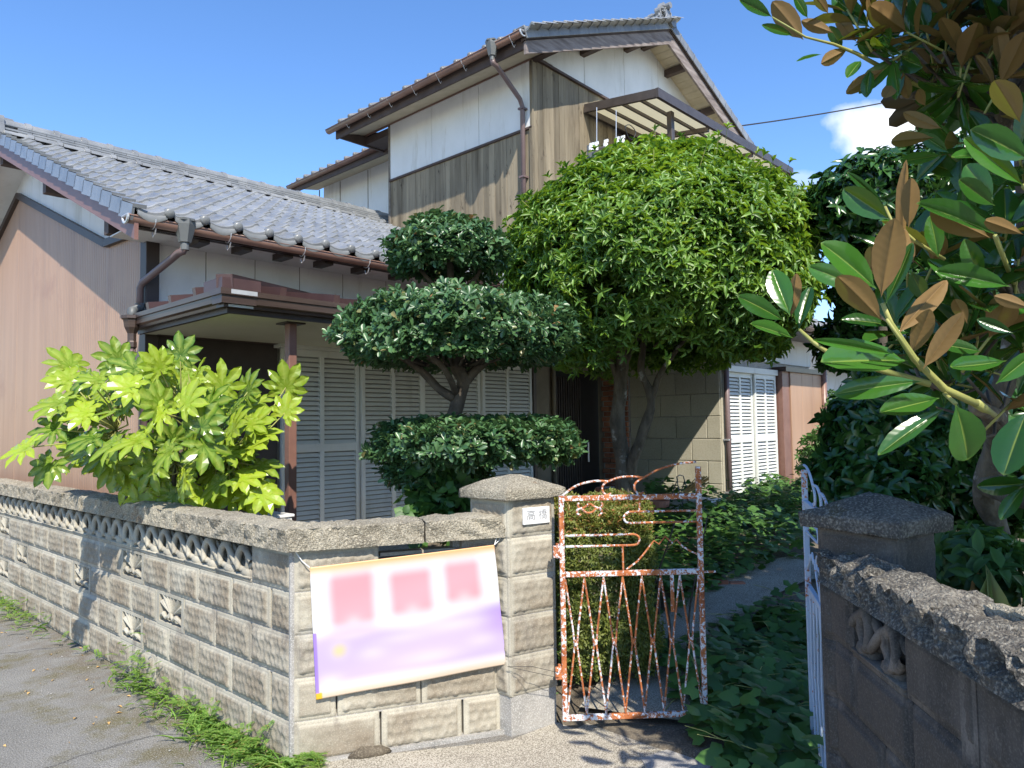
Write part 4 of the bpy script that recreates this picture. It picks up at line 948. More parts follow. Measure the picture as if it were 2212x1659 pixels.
# eave discs with pendant lips
DS = MB(); DS.lathe([(.001, .010), (.026, .008), (.038, .0), (.041, -.015), (.038, -.06), (.001, -.06)], 16)
disc_me = DS.mesh('eave_disc', K['tile_end'], smooth=True)
LP_ = MB(); n = 8
LP_.add([(TW * (.02 + .8 * i / n), -.012, .012 - .022 * math.sin(math.pi * i / n)) for i in range(n + 1)] + [(TW * (.02 + .8 * i / n), -.014, -.02 - .045 * math.sin(math.pi * i / n)) for i in range(n + 1)] + [(TW * (.02 + .8 * i / n), .004, .012 - .022 * math.sin(math.pi * i / n)) for i in range(n + 1)], [(i, i + 1, n + 2 + i, n + 1 + i) for i in range(n)] + [(2 * n + 2 + i, 2 * n + 3 + i, i + 1, i) for i in range(n)])
lip_me = LP_.mesh('eave_lip', K['tile_end'], smooth=True, fix=False)
for c_ in range(ncol):
    inst('eave_disc', disc_me, house, M0 @ Matrix.Translation((c_ * TW + TW * .86, -.012, .038)) @ Matrix.Rotation(R(90), 4, 'X') @ Matrix.Rotation(R(-8), 4, 'X'))
    inst('eave_lip', lip_me, house, M0 @ Matrix.Translation((c_ * TW, 0, .01)))
# ridge: course of rounded cover tiles, thin slabs, cap tiles with collars
RZ = EZ0 + .01 + (VR - 5.80) * PT
CAPM = MB()
def halftube(mb, x0, x1, r_, yc, zc, n=8, squash=1.0):
    V_ = []
    for x in (x0, x1):
        for k in range(n + 1): a = math.pi * k / n; V_.append((x, yc + r_ * math.cos(a), zc + r_ * squash * math.sin(a)))
    F = [(k, k + 1, n + 2 + k, n + 1 + k) for k in range(n)] + [tuple(range(n, -1, -1)), tuple(range(n + 1, 2 * n + 2))]
    mb.add(V_, F)
halftube(CAPM, 0, .285, .062, 0, 0); halftube(CAPM, .235, .297, .074, 0, 0)
cap_me = CAPM.mesh('ridge_cap_tile', K['tile'], smooth=False)
LOW = MB(); halftube(LOW, 0, .27, .055, 0, 0, squash=.9); halftube(LOW, .225, .285, .066, 0, 0, squash=.95)
low_me = LOW.mesh('ridge_base_tile', K['tile'], smooth=False)
SLB = MB(); SLB.bbox(0, .296, -.12, .12, 0, .026, .005); slab_me = SLB.mesh('ridge_slab', K['tile'])
u = 2.12; i = 0
while u < 7.6:
    inst('ridge_base_tile', low_me, house, Matrix.Translation((u, VR - .155, RZ - .03)))
    inst('ridge_base_tile', low_me, house, Matrix.Translation((u, VR + .155, RZ - .03)))
    for l in range(5): inst('ridge_slab', slab_me, house, Matrix.Translation((u + (.15 if l % 2 else 0), VR, RZ - .01 + l * .030)) @ Matrix.Diagonal((1, 1 - l * .07, 1, 1)))
    if i % 1 == 0: inst('ridge_cap_tile', cap_me, house, Matrix.Translation((u, VR, RZ + .14)))
    u += .298; i += 1
# ridge-end ornament
def oni(name, M_, s_=1.0):
    mb = MB(); P = []
    for k in range(25):
        a = R(-10 + 200 * k / 24); r_ = .17 * s_ * (1 + .10 * math.sin(a * 6)); P.append((0, r_ * math.cos(a), .05 + r_ * math.sin(a) * 1.15))
    P += [(0, -.22 * s_, -.12), (0, .22 * s_, -.12)]
    mb.poly([tuple(M_ @ Vector(p)) for p in P], (M_.to_3x3() @ Vector((.09 * s_, 0, 0))))
    for k in range(5):
        a = R(20 + 35 * k); mb.tube([M_ @ Vector((-.02, .11 * s_ * math.cos(a) + .03 * math.cos(b_ * 1.1), .06 + .12 * s_ * math.sin(a) + .03 * math.sin(b_ * 1.1))) for b_ in range(6)], .018 * s_, 6)
    mb.tube([M_ @ Vector((-.04, 0, .07 * s_)), M_ @ Vector((.02, 0, .07 * s_))], .07 * s_, 14)
    for s2 in (-1, 1): mb.tube([M_ @ Vector((-.02, s2 * .10 * s_, -.06)), M_ @ Vector((-.02, s2 * .17 * s_, -.10)), M_ @ Vector((-.01, s2 * .22 * s_, -.05)), M_ @ Vector((0, s2 * .2 * s_, .0))], .022 * s_, 8)
    mb.tube([M_ @ Vector((-.1, 0, .19 * s_)), M_ @ Vector((.18, 0, .19 * s_))], .05 * s_, 12)
    return H(mb, name, 'tile')
oni('ridge_ornament', Matrix.Translation((2.06, VR, RZ + .03)), .8)
mb = MB(); mb.add([tuple(p) for p in ((2.08, VR, RZ), (7.6, VR, RZ), (7.6, 14.0, RZ - (14.0 - VR) * PT), (2.08, 14.0, RZ - (14.0 - VR) * PT))], [(0, 1, 2, 3)])
tag(H(mb, 'rear_roof_slope', 'tile', fix=False))
# barge board and rake soffit of the low gable
for sgn in (1, -1):
    f = lambda v, dz: (0, VR + sgn * (VR - v) * -1 if sgn > 0 else VR + (VR - v), EZ0 + .01 + (v - 5.80) * PT + dz)
    va, vb = 5.83, VR
    pts = [f(va, -.075), f(vb, -.075), f(vb, -.235), f(va, -.215)]
    mb = MB(); mb.poly([(2.10, p[1], p[2]) for p in pts], (.03, 0, 0)); H(mb, 'barge_board', 'brown')
    mb = MB(); pts = [f(va, -.055), f(vb, -.055), f(vb, -.075), f(va, -.075)]; mb.poly([(2.085, p[1], p[2]) for p in pts], (.4, 0, 0)); H(mb, 'barge_batten', 'trim')
    mb = MB(); pts = [f(va + .12, -.14), f(vb, -.14), f(vb, -.15), f(va + .12, -.15)]; mb.poly([(2.13, p[1], p[2]) for p in pts], (.33, 0, 0)); H(mb, 'rake_soffit', 'plaster')
mb = MB(); mb.box(2.15, 7.42, 5.935, VW + .02, 3.13, 3.14); H(mb, 'eave_soffit', 'plaster')
mb = MB(); mb.box(2.13, 7.42, 5.90, 5.93, 3.10, 3.17); H(mb, 'eave_fascia', 'trim')
for v in (6.55, 8.3, 9.98): mb = MB(); mb.box(2.14, UW + .05, v - .05, v + .05, EZ0 + (v - 5.8) * PT - .33, EZ0 + (v - 5.8) * PT - .18); H(mb, 'purlin_end', 'darkwood')
for x in (413, 505, 593, 680, 760, 840): q = on_v(x, 560, 6.2); mb = MB(); mb.box(q[0] - .045, q[0] + .045, 5.95, 6.16, 3.075, 3.13); H(mb, 'eave_bracket', 'trim')

# ================================================================ upper storey
FU, FV = 7.45, 6.50; UE = 6.85; PK = 10.36; UR = 2 * PK - UE; VE2 = 10.33; GVV = 6.06
Zu = lambda u: 6.50 + PT * (min(u, 2 * PK - u) - UE)     # tile plane
mb = MB(); mb.box(FU + .05, UR - .65, FV + .05, 9.62, 3.2, 6.6); mb.poly([(FU + .05, FV + .05, 6.5), (PK, FV + .05, Zu(PK) - .3), (UR - .65, FV + .05, 6.5)], (0, 3.1, 0))
mb.box(8.45, UR - .65, 9.62, 13.0, 3.2, 6.6); H(mb, 'wall', 'plaster')
# left face: boards below, panels above
VF = 9.63; zsplit = 5.575
v = FV + .02; bw = .117
bm_ = MB(); bm_.bbox(0, .115, -.0, .018, 0, 1, .003); 
def board_mesh(wd=.115): b_ = MB(); b_.bbox(-.018, 0, 0, wd, 0, 1, .0025); return b_.mesh('board', K['wood'])
def board_meshv(wd=.115): b_ = MB(); b_.bbox(0, wd, -.018, 0, 0, 1, .0025); return b_.mesh('board', K['wood'])
BA = board_mesh(); BB = board_meshv()
while v < VF - .02:
    inst('board', BA, house, Matrix.Translation((FU + .02 - random.choice((0, .004)), v, 3.4)) @ Matrix.Diagonal((1, 1, zsplit - 3.4, 1))); v += bw
mb = MB(); mb.box(FU + .018, FU + .05, FV, VF, 3.4, zsplit); H(mb, 'wall', 'trim')
mb = MB(); mb.bbox(FU - .03, FU + .03, FV - .02, VF + .0, zsplit - .005, zsplit + .03); H(mb, 'trim', 'darkwood')
vs_ = [FV + .0] + [float(on_u(x, 300, FU)[1]) for x in (1035, 933)] + [VF]
for a, c in zip(vs_[:-1], vs_[1:]):
    mb = MB(); mb.bbox(FU - .005, FU + .045, a + .003, c - .003, zsplit + .03, 6.66, .003); H(mb, 'wall_panel', 'plaster')
for c in vs_[1:-1]: mb = MB(); mb.box(FU + .003, FU + .04, c - .004, c + .004, zsplit + .03, 6.6); H(mb, 'panel_joint', 'joint')
mb = MB(); mb.bbox(FU - .015, FU + .06, VF - .02, VF + .03, 3.4, 6.6); H(mb, 'corner_post', 'joint')
mb = MB(); mb.bbox(FU - .03, FU + .02, FV - .03, FV + .03, 3.4, zsplit + .02); mb.bbox(FU - .012, FU + .02, FV - .02, FV + .03, zsplit + .02, 6.55); H(mb, 'corner_board', 'wood')
mb = MB(); mb.box(FU - .02, FU + .01, FV, VE2, 6.525, 6.545); H(mb, 'trim', 'gutter')
# front (gable) face: diagonal boards top edge following the porch roof line
zg = lambda u: 6.50 if u < 7.75 else max(5.7, 6.50 - (u - 7.75) * .36 * 1.0)
def on_v2(x, y): return on_v(x, y, FV)
# measured break points of the board/plaster boundary
t0 = on_v2(1190, 148); t1 = on_v2(1290, 205)
sl = (t1[2] - t0[2]) / (t1[0] - t0[0])
zg = lambda u: min(t0[2] + sl * (u - t0[0]), 6.62)
u = FU + .0
while u < 9.4:
    zt_ = zg(u + .06) if u > t0[0] - .1 else 6.6
    b_ = MB(); z1a = min(6.62, zg(u)) if u > t0[0] - .05 else 6.62; z1b = min(6.62, zg(u + .115)) if u > t0[0] - .05 else 6.62
    b_.poly([(u, FV + .02, 3.4), (u + .113, FV + .02, 3.4), (u + .113, FV + .02, z1b), (u, FV + .02, z1a)], (0, -.02 - random.choice((0, .004)), 0)); H(b_, 'board', 'wood'); u += .117
u0 = u
while u < UR - .7:
    b_ = MB(); b_.box(u, u + .113, FV, FV + .02, 3.4, min(5.75, zg(u))); H(b_, 'board', 'wood'); u += .117
mb = MB(); mb.box(FU, UR - .65, FV + .018, FV + .05, 3.4, 6.6); H(mb, 'wall', 'trim')
mb = MB(); mb.beam((t0[0] - .3, FV - .02, zg(t0[0] - .3) if 0 else t0[2] - sl * .3), (11.2, FV - .02, t0[2] + sl * (11.2 - t0[0])), .05, .035); H(mb, 'trim', 'darkwood')
cuts = [t0[0] - .2] + [float(on_v(x, 150, FV)[0]) for x in (1262, 1348, 1421)] + [11.9, 13.2]
for a, c in zip(cuts[:-1], cuts[1:]):
    lo = lambda q_: max(t0[2] + sl * (q_ - t0[0]), 5.6); up = lambda q_: Zu(q_) - .12
    P = [(a + .004, FV + .022, lo(a)), (c - .004, FV + .022, lo(c)), (c - .004, FV + .022, up(c))] + ([(PK, FV + .022, up(PK))] if a < PK < c else []) + [(a + .004, FV + .022, up(a))]
    mb = MB(); mb.poly(P, (0, -.022, 0)); H(mb, 'gable_panel', 'plaster')
for c in cuts[1:-1]: mb = MB(); mb.box(c - .004, c + .004, FV + .002, FV + .03, 5.6, Zu(c) - .1); H(mb, 'panel_joint', 'joint')
mb = MB(); mb.box(9.3, UR - .66, FV - .005, FV + .03, 3.45, 5.55); H(mb, 'balcony_wall', 'wood')
mb = MB(); mb.box(9.5, 12.9, FV - .02, FV - .006, 3.5, 5.5); H(mb, 'balcony_door', 'black')
# soffits: left eave, rake soffit boards, purlins, barge boards
mb = MB(); mb.add([(UE + .04, GVV + .06, 6.42), (FU + .02, GVV + .06, 6.56), (FU + .02, VE2, 6.56), (UE + .04, VE2, 6.42)], [(0, 1, 2, 3)]); H(mb, 'eave_soffit', 'soffitwood', fix=False)
mb = MB(); mb.box(UE + .02, UE + .05, GVV + .03, VE2, 6.33, 6.48); H(mb, 'eave_fascia', 'darkwood')
mb = MB(); mb.add([(UE + .04, VE2, 6.38), (FU + .3, VE2, 6.50), (FU + .3, VF, 6.50), (FU + .3, VF, 6.7), (FU + .3, VE2, 6.7)], [(0, 1, 4)]); mb.box(UE + .03, FU + 1.2, VE2 - .04, VE2, 6.36, 6.52); mb.box(FU, FU + 1.2, VF, VE2, 6.38, 6.5); H(mb, 'end_fascia', 'darkwood')
for sgn in (1, -1):
    X_ = lambda u: PK + sgn * (u - PK)     # sgn=1: left half measured from the left eave
    ua = UE; n = 26
    for i in range(n):
        a = ua + .06 + (PK - ua - .06) * i / n; c = ua + .06 + (PK - ua - .06) * (i + 1) / n - .006
        mb = MB(); mb.add([(X_(a), GVV + .02, Zu(a) - .13), (X_(c), GVV + .02, Zu(c) - .13), (X_(c), FV + .01, Zu(c) - .13), (X_(a), FV + .01, Zu(a) - .13), (X_(a), GVV + .02, Zu(a) - .12), (X_(c), GVV + .02, Zu(c) - .12), (X_(c), FV + .01, Zu(c) - .12), (X_(a), FV + .01, Zu(a) - .12)], [(0, 1, 2, 3), (4, 5, 6, 7), (0, 1, 5, 4), (1, 2, 6, 5), (3, 0, 4, 7)]); H(mb, 'soffit_board', 'soffitwood')
    P = [(X_(ua), GVV, Zu(ua) - .09), (PK, GVV, Zu(PK) - .09), (PK, GVV, Zu(PK) - .31), (X_(ua), GVV, Zu(ua) - .26)]
    mb = MB(); mb.poly(P, (0, .035, 0)); H(mb, 'barge_board', 'greywood')
    P = [(X_(ua - .02), GVV - .02, Zu(ua) - .05), (PK, GVV - .02, Zu(PK) - .05), (PK, GVV - .02, Zu(PK) - .09), (X_(ua - .02), GVV - .02, Zu(ua) - .09)]
    mb = MB(); mb.poly(P, (0, .08, 0)); H(mb, 'barge_batten', 'darkwood')
    for uu_ in (FU + .05, 8.6, 9.75, 10.25) if sgn > 0 else (FU + .1, 8.75, 9.75):
        mb = MB(); z = Zu(uu_) - .14; x = X_(uu_); mb.box(x - .05, x + .05, GVV + .036, FV + .02, z - .11, z); H(mb, 'purlin_end', 'darkwood')
# upper roof tiles: full field joined, verge, eave discs as pieces
def Mslope(u0, v0, z0, sgn):   # tile x runs along V, tile y up the slope
    if sgn > 0: return Matrix(((0, CT, -ST, u0), (-1, 0, 0, v0), (0, ST, CT, z0), (0, 0, 0, 1)))
    return Matrix(((0, -CT, ST, u0), (1, 0, 0, v0), (0, ST, CT, z0), (0, 0, 0, 1)))
fld = MB(); nv = int((VE2 - GVV) / TW); nr = int((PK - UE) / CT / TE)
ML = Mslope(UE - .05, VE2 + .0, 6.50, 1); MR_ = Mslope(UR + .05, GVV, 6.50, -1)
for M_ in (ML, MR_):
    for r_ in range(nr + 1):
        for c_ in range(nv + 1):
            Mj = M_ @ Matrix.Translation((c_ * TW, r_ * TE, 0)); fld.add([tuple(Mj @ v_.co) for v_ in tile_me.vertices], [tuple(p.vertices) for p in tile_me.polygons])
tag(H(fld, 'roof_tile_field', 'tile', fix=False), kind='stuff')
mb = MB(); mb.quad((UE, GVV, 6.47), (PK, GVV, Zu(PK) - .03), (PK, VE2, Zu(PK) - .03), (UE, VE2, 6.47)); mb.quad((UR, GVV, 6.47), (PK, GVV, Zu(PK) - .03), (PK, VE2, Zu(PK) - .03), (UR, VE2, 6.47)); H(mb, 'roof_deck', 'trim', fix=False)
rt_me = bpy.data.meshes.new('eave_roll'); 
ER = MB(); ER.tube([(0, 0, 0), (0, .30, 0)], .047, 12); er_me = ER.mesh('eave_roll_tile', K['tile_end'], smooth=False)
for c_ in range(nv + 1):
    vloc = VE2 - c_ * TW - TW * .86
    if vloc < GVV: continue
    inst('eave_disc', disc_me, house, ML @ Matrix.Translation((c_ * TW + TW * .86, -.012, .040)) @ Matrix.Rotation(R(90), 4, 'X'))
    inst('eave_roll_tile', er_me, house, ML @ Matrix.Translation((c_ * TW + TW * .86, -.0, .035)))
    inst('eave_lip', lip_me, house, ML @ Matrix.Translation((c_ * TW, 0, .01)))
VB = MB()
VB.bbox(-.022, 0, -.008, TE + .012, -.085, .055, .004); VB.bbox(-.020, .12, -.014, .02, .035, .072, .004)
VB.add([(-.02, 0, .062), (.10, 0, .066), (.10, TE, .046), (-.02, TE, .042)], [(0, 1, 2, 3)])
vb_me = VB.mesh('verge_tile', K['tile'])
VBm = MB(); VBm.bbox(0, .022, -.008, TE + .012, -.085, .055, .004); VBm.bbox(-.12, .020, -.014, .02, .035, .072, .004); VBm.add([(.02, 0, .062), (-.10, 0, .066), (-.10, TE, .046), (.02, TE, .042)], [(0, 1, 2, 3)])
vbm_me = VBm.mesh('verge_tile', K['tile'])
for r_ in range(nr + 1):
    if r_ * TE * CT > PK - UE - .02: break
    inst('verge_tile', vbm_me, house, ML @ Matrix.Translation((VE2 - GVV + .03, r_ * TE, 0)))
    inst('verge_tile', vb_me, house, MR_ @ Matrix.Translation((-.03, r_ * TE, 0)))
ZP = Zu(PK)
v = GVV + .05
while v < VE2:
    for l in range(6): inst('ridge_slab', slab_me, house, Matrix.Translation((PK, v, ZP + .03 + l * .034)) @ Matrix.Rotation(R(90), 4, 'Z'))
    inst('ridge_cap_tile', cap_me, house, Matrix.Translation((PK, v, ZP + .24)) @ Matrix.Rotation(R(90), 4, 'Z')); v += .298
oni('ridge_ornament', Matrix.Translation((PK, GVV + .05, ZP + .14)) @ Matrix.Rotation(R(90), 4, 'Z'), 1.0)
mb = MB(); mb.tube([(PK, GVV - .10, ZP + .03), (PK, GVV + .1, ZP + .04)], .085, 16); H(mb, 'ridge_end_disc', 'tile')
# upper gutter, hopper, downpipe
g2, d_, o_ = half_gutter((UE - .07, VE2 + .08, 6.47), (UE - .07, GVV - .02, 6.50), .06)
mb = MB(); mb.tube([Vector((UE - .07 + .06 * math.cos(a), GVV - .022, 6.50 + .06 * math.sin(a))) for a in [R(180 + 18 * i) for i in range(11)]] + [Vector((UE - .13, GVV - .022, 6.50))], .011, 6); mb.obj('gutter_end', K['lightmetal'], g2)
for x in (1108, 1003, 948, 895, 842, 795, 750): q = on_u(x, 150, UE - .07); hook((UE - .07, q[1], 6.49), Vector((-1, 0, 0)), g2)
q = on_u(1062, 115, UE - .12); hopper((UE - .11, q[1], 6.54), 1.15)
a0 = Vector((UE - .11, q[1], 6.30)); b0 = Vector((FU - .06, FV + .12, 5.95))
mb = MB(); mb.tube([a0, a0 + Vector((.02, 0, -.05)), a0 + (b0 - a0) * .15, b0 + (a0 - b0) * .08, b0 + Vector((0, 0, -.06)), Vector((b0.x, b0.y, 3.3))], .034, 10); H(mb, 'downpipe', 'pipe', smooth=True)
for z in (5.85, 4.9): mb = MB(); mb.box(b0.x - .045, FU, b0.y - .045, b0.y + .045, z, z + .025); H(mb, 'pipe_clip', 'pipe')
# set-back rear part of the upper storey
U2 = 7.8; W2 = 8.42
mb = MB(); mb.box(W2, W2 + .05, VF, 13.1, 3.4, 6.55); H(mb, 'wall', 'plaster')
for i, x in enumerate((795, 735, 690)): q = on_u(x, 380, W2); mb = MB(); mb.box(W2 - .006, W2 + .01, q[1] - .008, q[1] + .008, 4.4, 6.5); H(mb, 'panel_joint', 'joint')
mb = MB(); mb.add([(U2 + .06, VE2, 6.42), (W2 + .02, VE2, 6.52), (W2 + .02, 13.35, 6.52), (U2 + .06, 13.35, 6.42)], [(0, 1, 2, 3)]); H(mb, 'eave_soffit', 'soffitwood', fix=False)
mb = MB(); mb.box(U2 + .04, U2 + .07, VE2 - .3, 13.4, 6.32, 6.47); H(mb, 'eave_fascia', 'darkwood')
half_gutter((U2 - .0, 13.42, 6.46), (U2 - .0, VE2 - .25, 6.48), .06)
_c2 = math.cos(math.atan(.2)); _s2 = math.sin(math.atan(.2)); ML2 = Matrix(((0, _c2, -_s2, U2 + .02), (-1, 0, 0, 13.35), (0, _s2, _c2, 6.50), (0, 0, 0, 1))); fld = MB()
for c_ in range(12):
    inst('eave_disc', disc_me, house, ML2 @ Matrix.Translation((c_ * TW + TW * .86, -.012, .040)) @ Matrix.Rotation(R(90), 4, 'X'))
    inst('eave_roll_tile', er_me, house, ML2 @ Matrix.Translation((c_ * TW + TW * .86, 0, .035)))
    for r_ in range(min(12, c_ + 1)): Mj = ML2 @ Matrix.Translation((c_ * TW, r_ * TE, 0)); fld.add([tuple(Mj @ v_.co) for v_ in tile_me.vertices], [tuple(p.vertices) for p in tile_me.polygons])
tag(H(fld, 'roof_tile_field', 'tile', fix=False), kind='stuff')
# ---- balcony canopy
CU0, CU1, CV0, CV1 = 8.60, 13.14, 5.26, 6.48; zo, zi = 6.04, 6.20
mb = MB(); mb.beam((CU0, CV0 - .02, zo), (CU1, CV0 - .02, zo), .05, .13); H(mb, 'canopy_beam', 'alu')
for u in (CU0 + .02, CU1 - .03): mb = MB(); mb.beam((u, CV0 + .006, zo), (u, CV1, zi), .05, .12); H(mb, 'canopy_beam', 'alu')
mb = MB(); mb.beam((CU0, CV1 - .02, zi - .03), (CU1, CV1 - .02, zi - .03), .05, .09); H(mb, 'canopy_ledger', 'alu')
for k in range(1, 4):
    v = CV0 + (CV1 - CV0) * k / 4; z = zo + (zi - zo) * k / 4; mb = MB(); mb.beam((CU0 + .045, v, z - .01), (CU1 - .05, v, z - .01), .03, .045); H(mb, 'canopy_purlin', 'alu')
for u in (10.1, 11.6): mb = MB(); mb.beam((u, CV0 + .01, zo - .075), (u, CV1, zi - .075), .045, .07); H(mb, 'canopy_rafter', 'alu')
N = 200; V_ = []
for i in range(N + 1):
    u = CU0 + .03 + (CU1 - CU0 - .06) * i / N; zz_ = .012 * (1 if i % 2 else -1)
    V_ += [(u, CV0 + .01, zo + .045 + zz_), (u, CV1, zi + .045 + zz_)]
mb = MB(); mb.add(V_, [(2 * i, 2 * i + 2, 2 * i + 3, 2 * i + 1) for i in range(N)]); H(mb, 'corrugated_sheet', 'poly', fix=False)
for u in (9.25, 13.0): mb = MB(); mb.bbox(u - .04, u + .04, CV0 + .12, CV0 + .20, 3.3, zo - .02); H(mb, 'canopy_post', 'alu')
q = on_v(1379, 260, CV0 + .05)
mb = MB(); mb.tube([(13.08, CV0 + .02, zo - .05), (13.08, CV0 + .03, 3.2)], .03, 10); H(mb, 'downpipe', 'siding', smooth=True)
mb = MB(); mb.box(8.5, 13.2, 4.95, FV, 3.15, 3.3); H(mb, 'balcony_deck', 'trim')
for i in range(38): u = 8.55 + i * .123; mb = MB(); mb.box(u, u + .03, 4.98, 5.0, 3.3, 4.3) if i % 2 else mb.box(u, u + .03, 4.98, 5.0, 3.3, 4.3); H(mb, 'baluster', 'alu')
mb = MB(); mb.bbox(8.5, 13.2, 4.95, 5.03, 4.3, 4.36); H(mb, 'balcony_rail', 'alu')
# hanging laundry pole holder
hk = thing('laundry_hanger', tuple(on_v(1300, 320, 5.5)), 'white laundry pole pegs hanging from thin rods under the balcony canopy', 'laundry hanger')
for x in (1289, 1331):
    a = on_v(x, 232 if x < 1300 else 238, 5.5); c = on_v(x, 318, 5.5); mb = MB(); mb.tube([a, c], .006, 6); mb.obj('rod', K['lightmetal'], hk)
a = on_v(1270, 326, 5.5); c = on_v(1352, 306, 5.5); mb = MB(); mb.tube([a, c], .011, 8); mb.obj('crossbar', K['alu'], hk)
for f in (.08, .2, .45, .75, .9):
    p = a + (c - a) * f; mb = MB(); mb.bbox(p[0] - .022, p[0] + .022, p[1] - .03, p[1] + .03, p[2] - .03, p[2] + .055, .012); mb.box(p[0] - .008, p[0] + .008, p[1] - .04, p[1] + .02, p[2] + .05, p[2] + .09); mb.obj('peg', K['white'], hk)
q = on_v(1282, 330, 5.6); mb = MB(); mb.bbox(q[0] - .12, q[0] + .02, 5.58, 5.62, q[2] - .16, q[2] + .07); mb.obj('backplate', K['hopper'], hk)
mb = MB(); q = on_v(1330, 262, 5.6); mb.tube([Vector(q) + Vector((.12 * math.cos(a) * (1 + .2 * math.sin(3 * a)) + .35, 0, -.05 + .10 * math.sin(a))) for a in [R(25 * i) for i in range(17)]], .006, 6)
tag(mb.obj('hose_loop', K['wire']), 'dark looped cable hung on the canopy rafter above the round tree', 'cable')

# ================================================================ entrance recess and right wing
SU = 8.90; SV = 4.60
mb = MB(); mb.box(7.30, 7.78, VW - .02, VW + .08, .3, 2.9); mb.box(7.78, SU, VW + .05, VW + .12, 2.28, 2.9); H(mb, 'wall', 'plasterbrown')
mb = MB(); mb.box(7.3, SU + .2, VW - .9, VW + .1, 2.62, 2.64); H(mb, 'entrance_soffit', 'soffit')
mb = MB(); mb.box(8.83, SU + .1, VW + .055, VW + .13, .3, 2.7); H(mb, 'wall', 'plasterbrown')
dr = MB(); dr.bbox(7.80, 8.85, VW + .05, VW + .10, .42, 2.28); dr = H(dr, 'entrance_door', 'black')
for i in range(11):
    u = 7.86 + i * .052; mb = MB(); mb.bbox(u, u + .02, VW + .025, VW + .05, .5, 2.2, .002); mb.obj('lattice_bar', K['alu'], dr)
mb = MB(); mb.box(7.84, 8.40, VW + .035, VW + .05, 1.22, 1.30); mb.box(7.84, 8.40, VW + .035, VW + .05, .46, .52); mb.obj('crossrail', K['alu'], dr)
q = on_v(1229, 983, VW); mb = MB(); mb.bbox(q[0] - .09, q[0] + .09, VW - .0, VW + .03, q[2] - .04, q[2] + .03, .003); mb.obj('mail_slot', K['lightmetal'], dr)
mb = MB(); mb.tube([(8.52, VW + .0, 1.0), (8.52, VW + .0, 1.28)], .014, 8); mb.obj('handle', K['lightmetal'], dr)
q = on_v(1193, 880, VW); mb = MB(); mb.tube([(7.70, VW - .06, .4), (7.70, VW - .06, 2.5)], .03, 10); H(mb, 'downpipe', 'plasterbrown', smooth=True)
mb = MB(); mb.box(7.3, SU, 5.3, VW + .05, .2, .46); H(mb, 'entrance_step', 'concrete')
# brick pier at the back of the side wall
BR = MB(); BR.bbox(0, .035, 0, .2, 0, .062, .004); brick_me = BR.mesh('brick', K['brick'])
z = .45; r_ = 0
while z < 2.55:
    for k in range(2 + (r_ % 2)):
        v0 = 6.02 + k * .212 - (.106 if r_ % 2 else 0); v1 = min(v0 + .2, VW); v0 = max(v0, 6.02)
        if v1 - v0 > .03: inst('brick', brick_me, house, Matrix.Translation((SU - .035 - .008 * ((r_ * 7 + k * 3) % 3), v0, z)) @ Matrix.Diagonal((1.25, (v1 - v0) / .2, 1, 1)))
    z += .075; r_ += 1
mb = MB(); mb.box(SU - .012, SU + .1, 6.0, VW, .3, 2.7); H(mb, 'wall', 'mortar')
# stone side wall, course by course
zl = [.16, .44, .735, 1.03, 1.325, 1.62, 1.915, 2.21, 2.5]
mb = MB(); mb.box(SU + .02, SU + .12, SV + .02, 6.0, .1, 2.7); mb.box(SU + .02, 12.0, SV + .03, SV + .1, .1, 2.7); H(mb, 'wall', 'mortar')
for r_ in range(len(zl) - 1):
    cuts = [SV] + ([SV + .43, SV + .90, 6.0] if r_ % 2 else [SV + .20, SV + .66, SV + 1.12, 6.0])
    for a, c in zip(cuts[:-1], cuts[1:]): mb = MB(); mb.bbox(SU, SU + .05, a + .004, c - .004, zl[r_] + .004, zl[r_ + 1] - .004, .005); H(mb, 'stone_block', 'stone')
mb = MB(); mb.bbox(SU + .01, SU + .09, SV - .015, SV + .02, .3, 2.5); H(mb, 'corner_trim', 'stone')
# shutters of the right wing
mb = MB(); mb.tube([(SU + .06, SV - .07, .3), (SU + .06, SV - .07, 2.75)], .036, 12); H(mb, 'downpipe', 'pipe', smooth=True)
for z in (.62, 1.3): mb = MB(); mb.box(SU + .015, SU + .105, SV - .10, SV - .02, z, z + .02); H(mb, 'pipe_clip', 'lightmetal')
shutter(9.03, 9.76, SV - .03, .40, 1.30, 2.20, 2); shutter(9.77, 10.46, SV - .06, .40, 1.30, 2.20, 2)
mb = MB(); mb.bbox(8.98, 10.5, SV - .10, SV + .02, 2.20, 2.28, .003); mb.bbox(8.98, 10.5, SV - .12, SV + .02, .33, .395, .003); H(mb, 'shutter_track', 'louver')
mb = MB(); mb.bbox(10.50, 10.74, SV - .16, SV + .04, .33, 2.28); H(mb, 'shutter_case_side', 'brown')
for i in range(3): mb = MB(); mb.bbox(10.745 + i * .42, 11.16 + i * .42, SV - .18, SV + .04, .33, 2.26, .006); H(mb, 'shutter_case_panel', 'siding')
mb = MB(); mb.tube([(11.98, SV - .2, .3), (11.98, SV - .2, 2.4)], .05, 12); H(mb, 'downpipe', 'gutter', smooth=True)
mb = MB(); mb.box(10.5, 12.1, SV - .22, SV, 2.26, 2.33); H(mb, 'shutter_case_lid', 'fascia')
mb = MB(); mb.box(SU, 12.0, SV, FV, 2.4, 3.0); H(mb, 'wall', 'plaster')
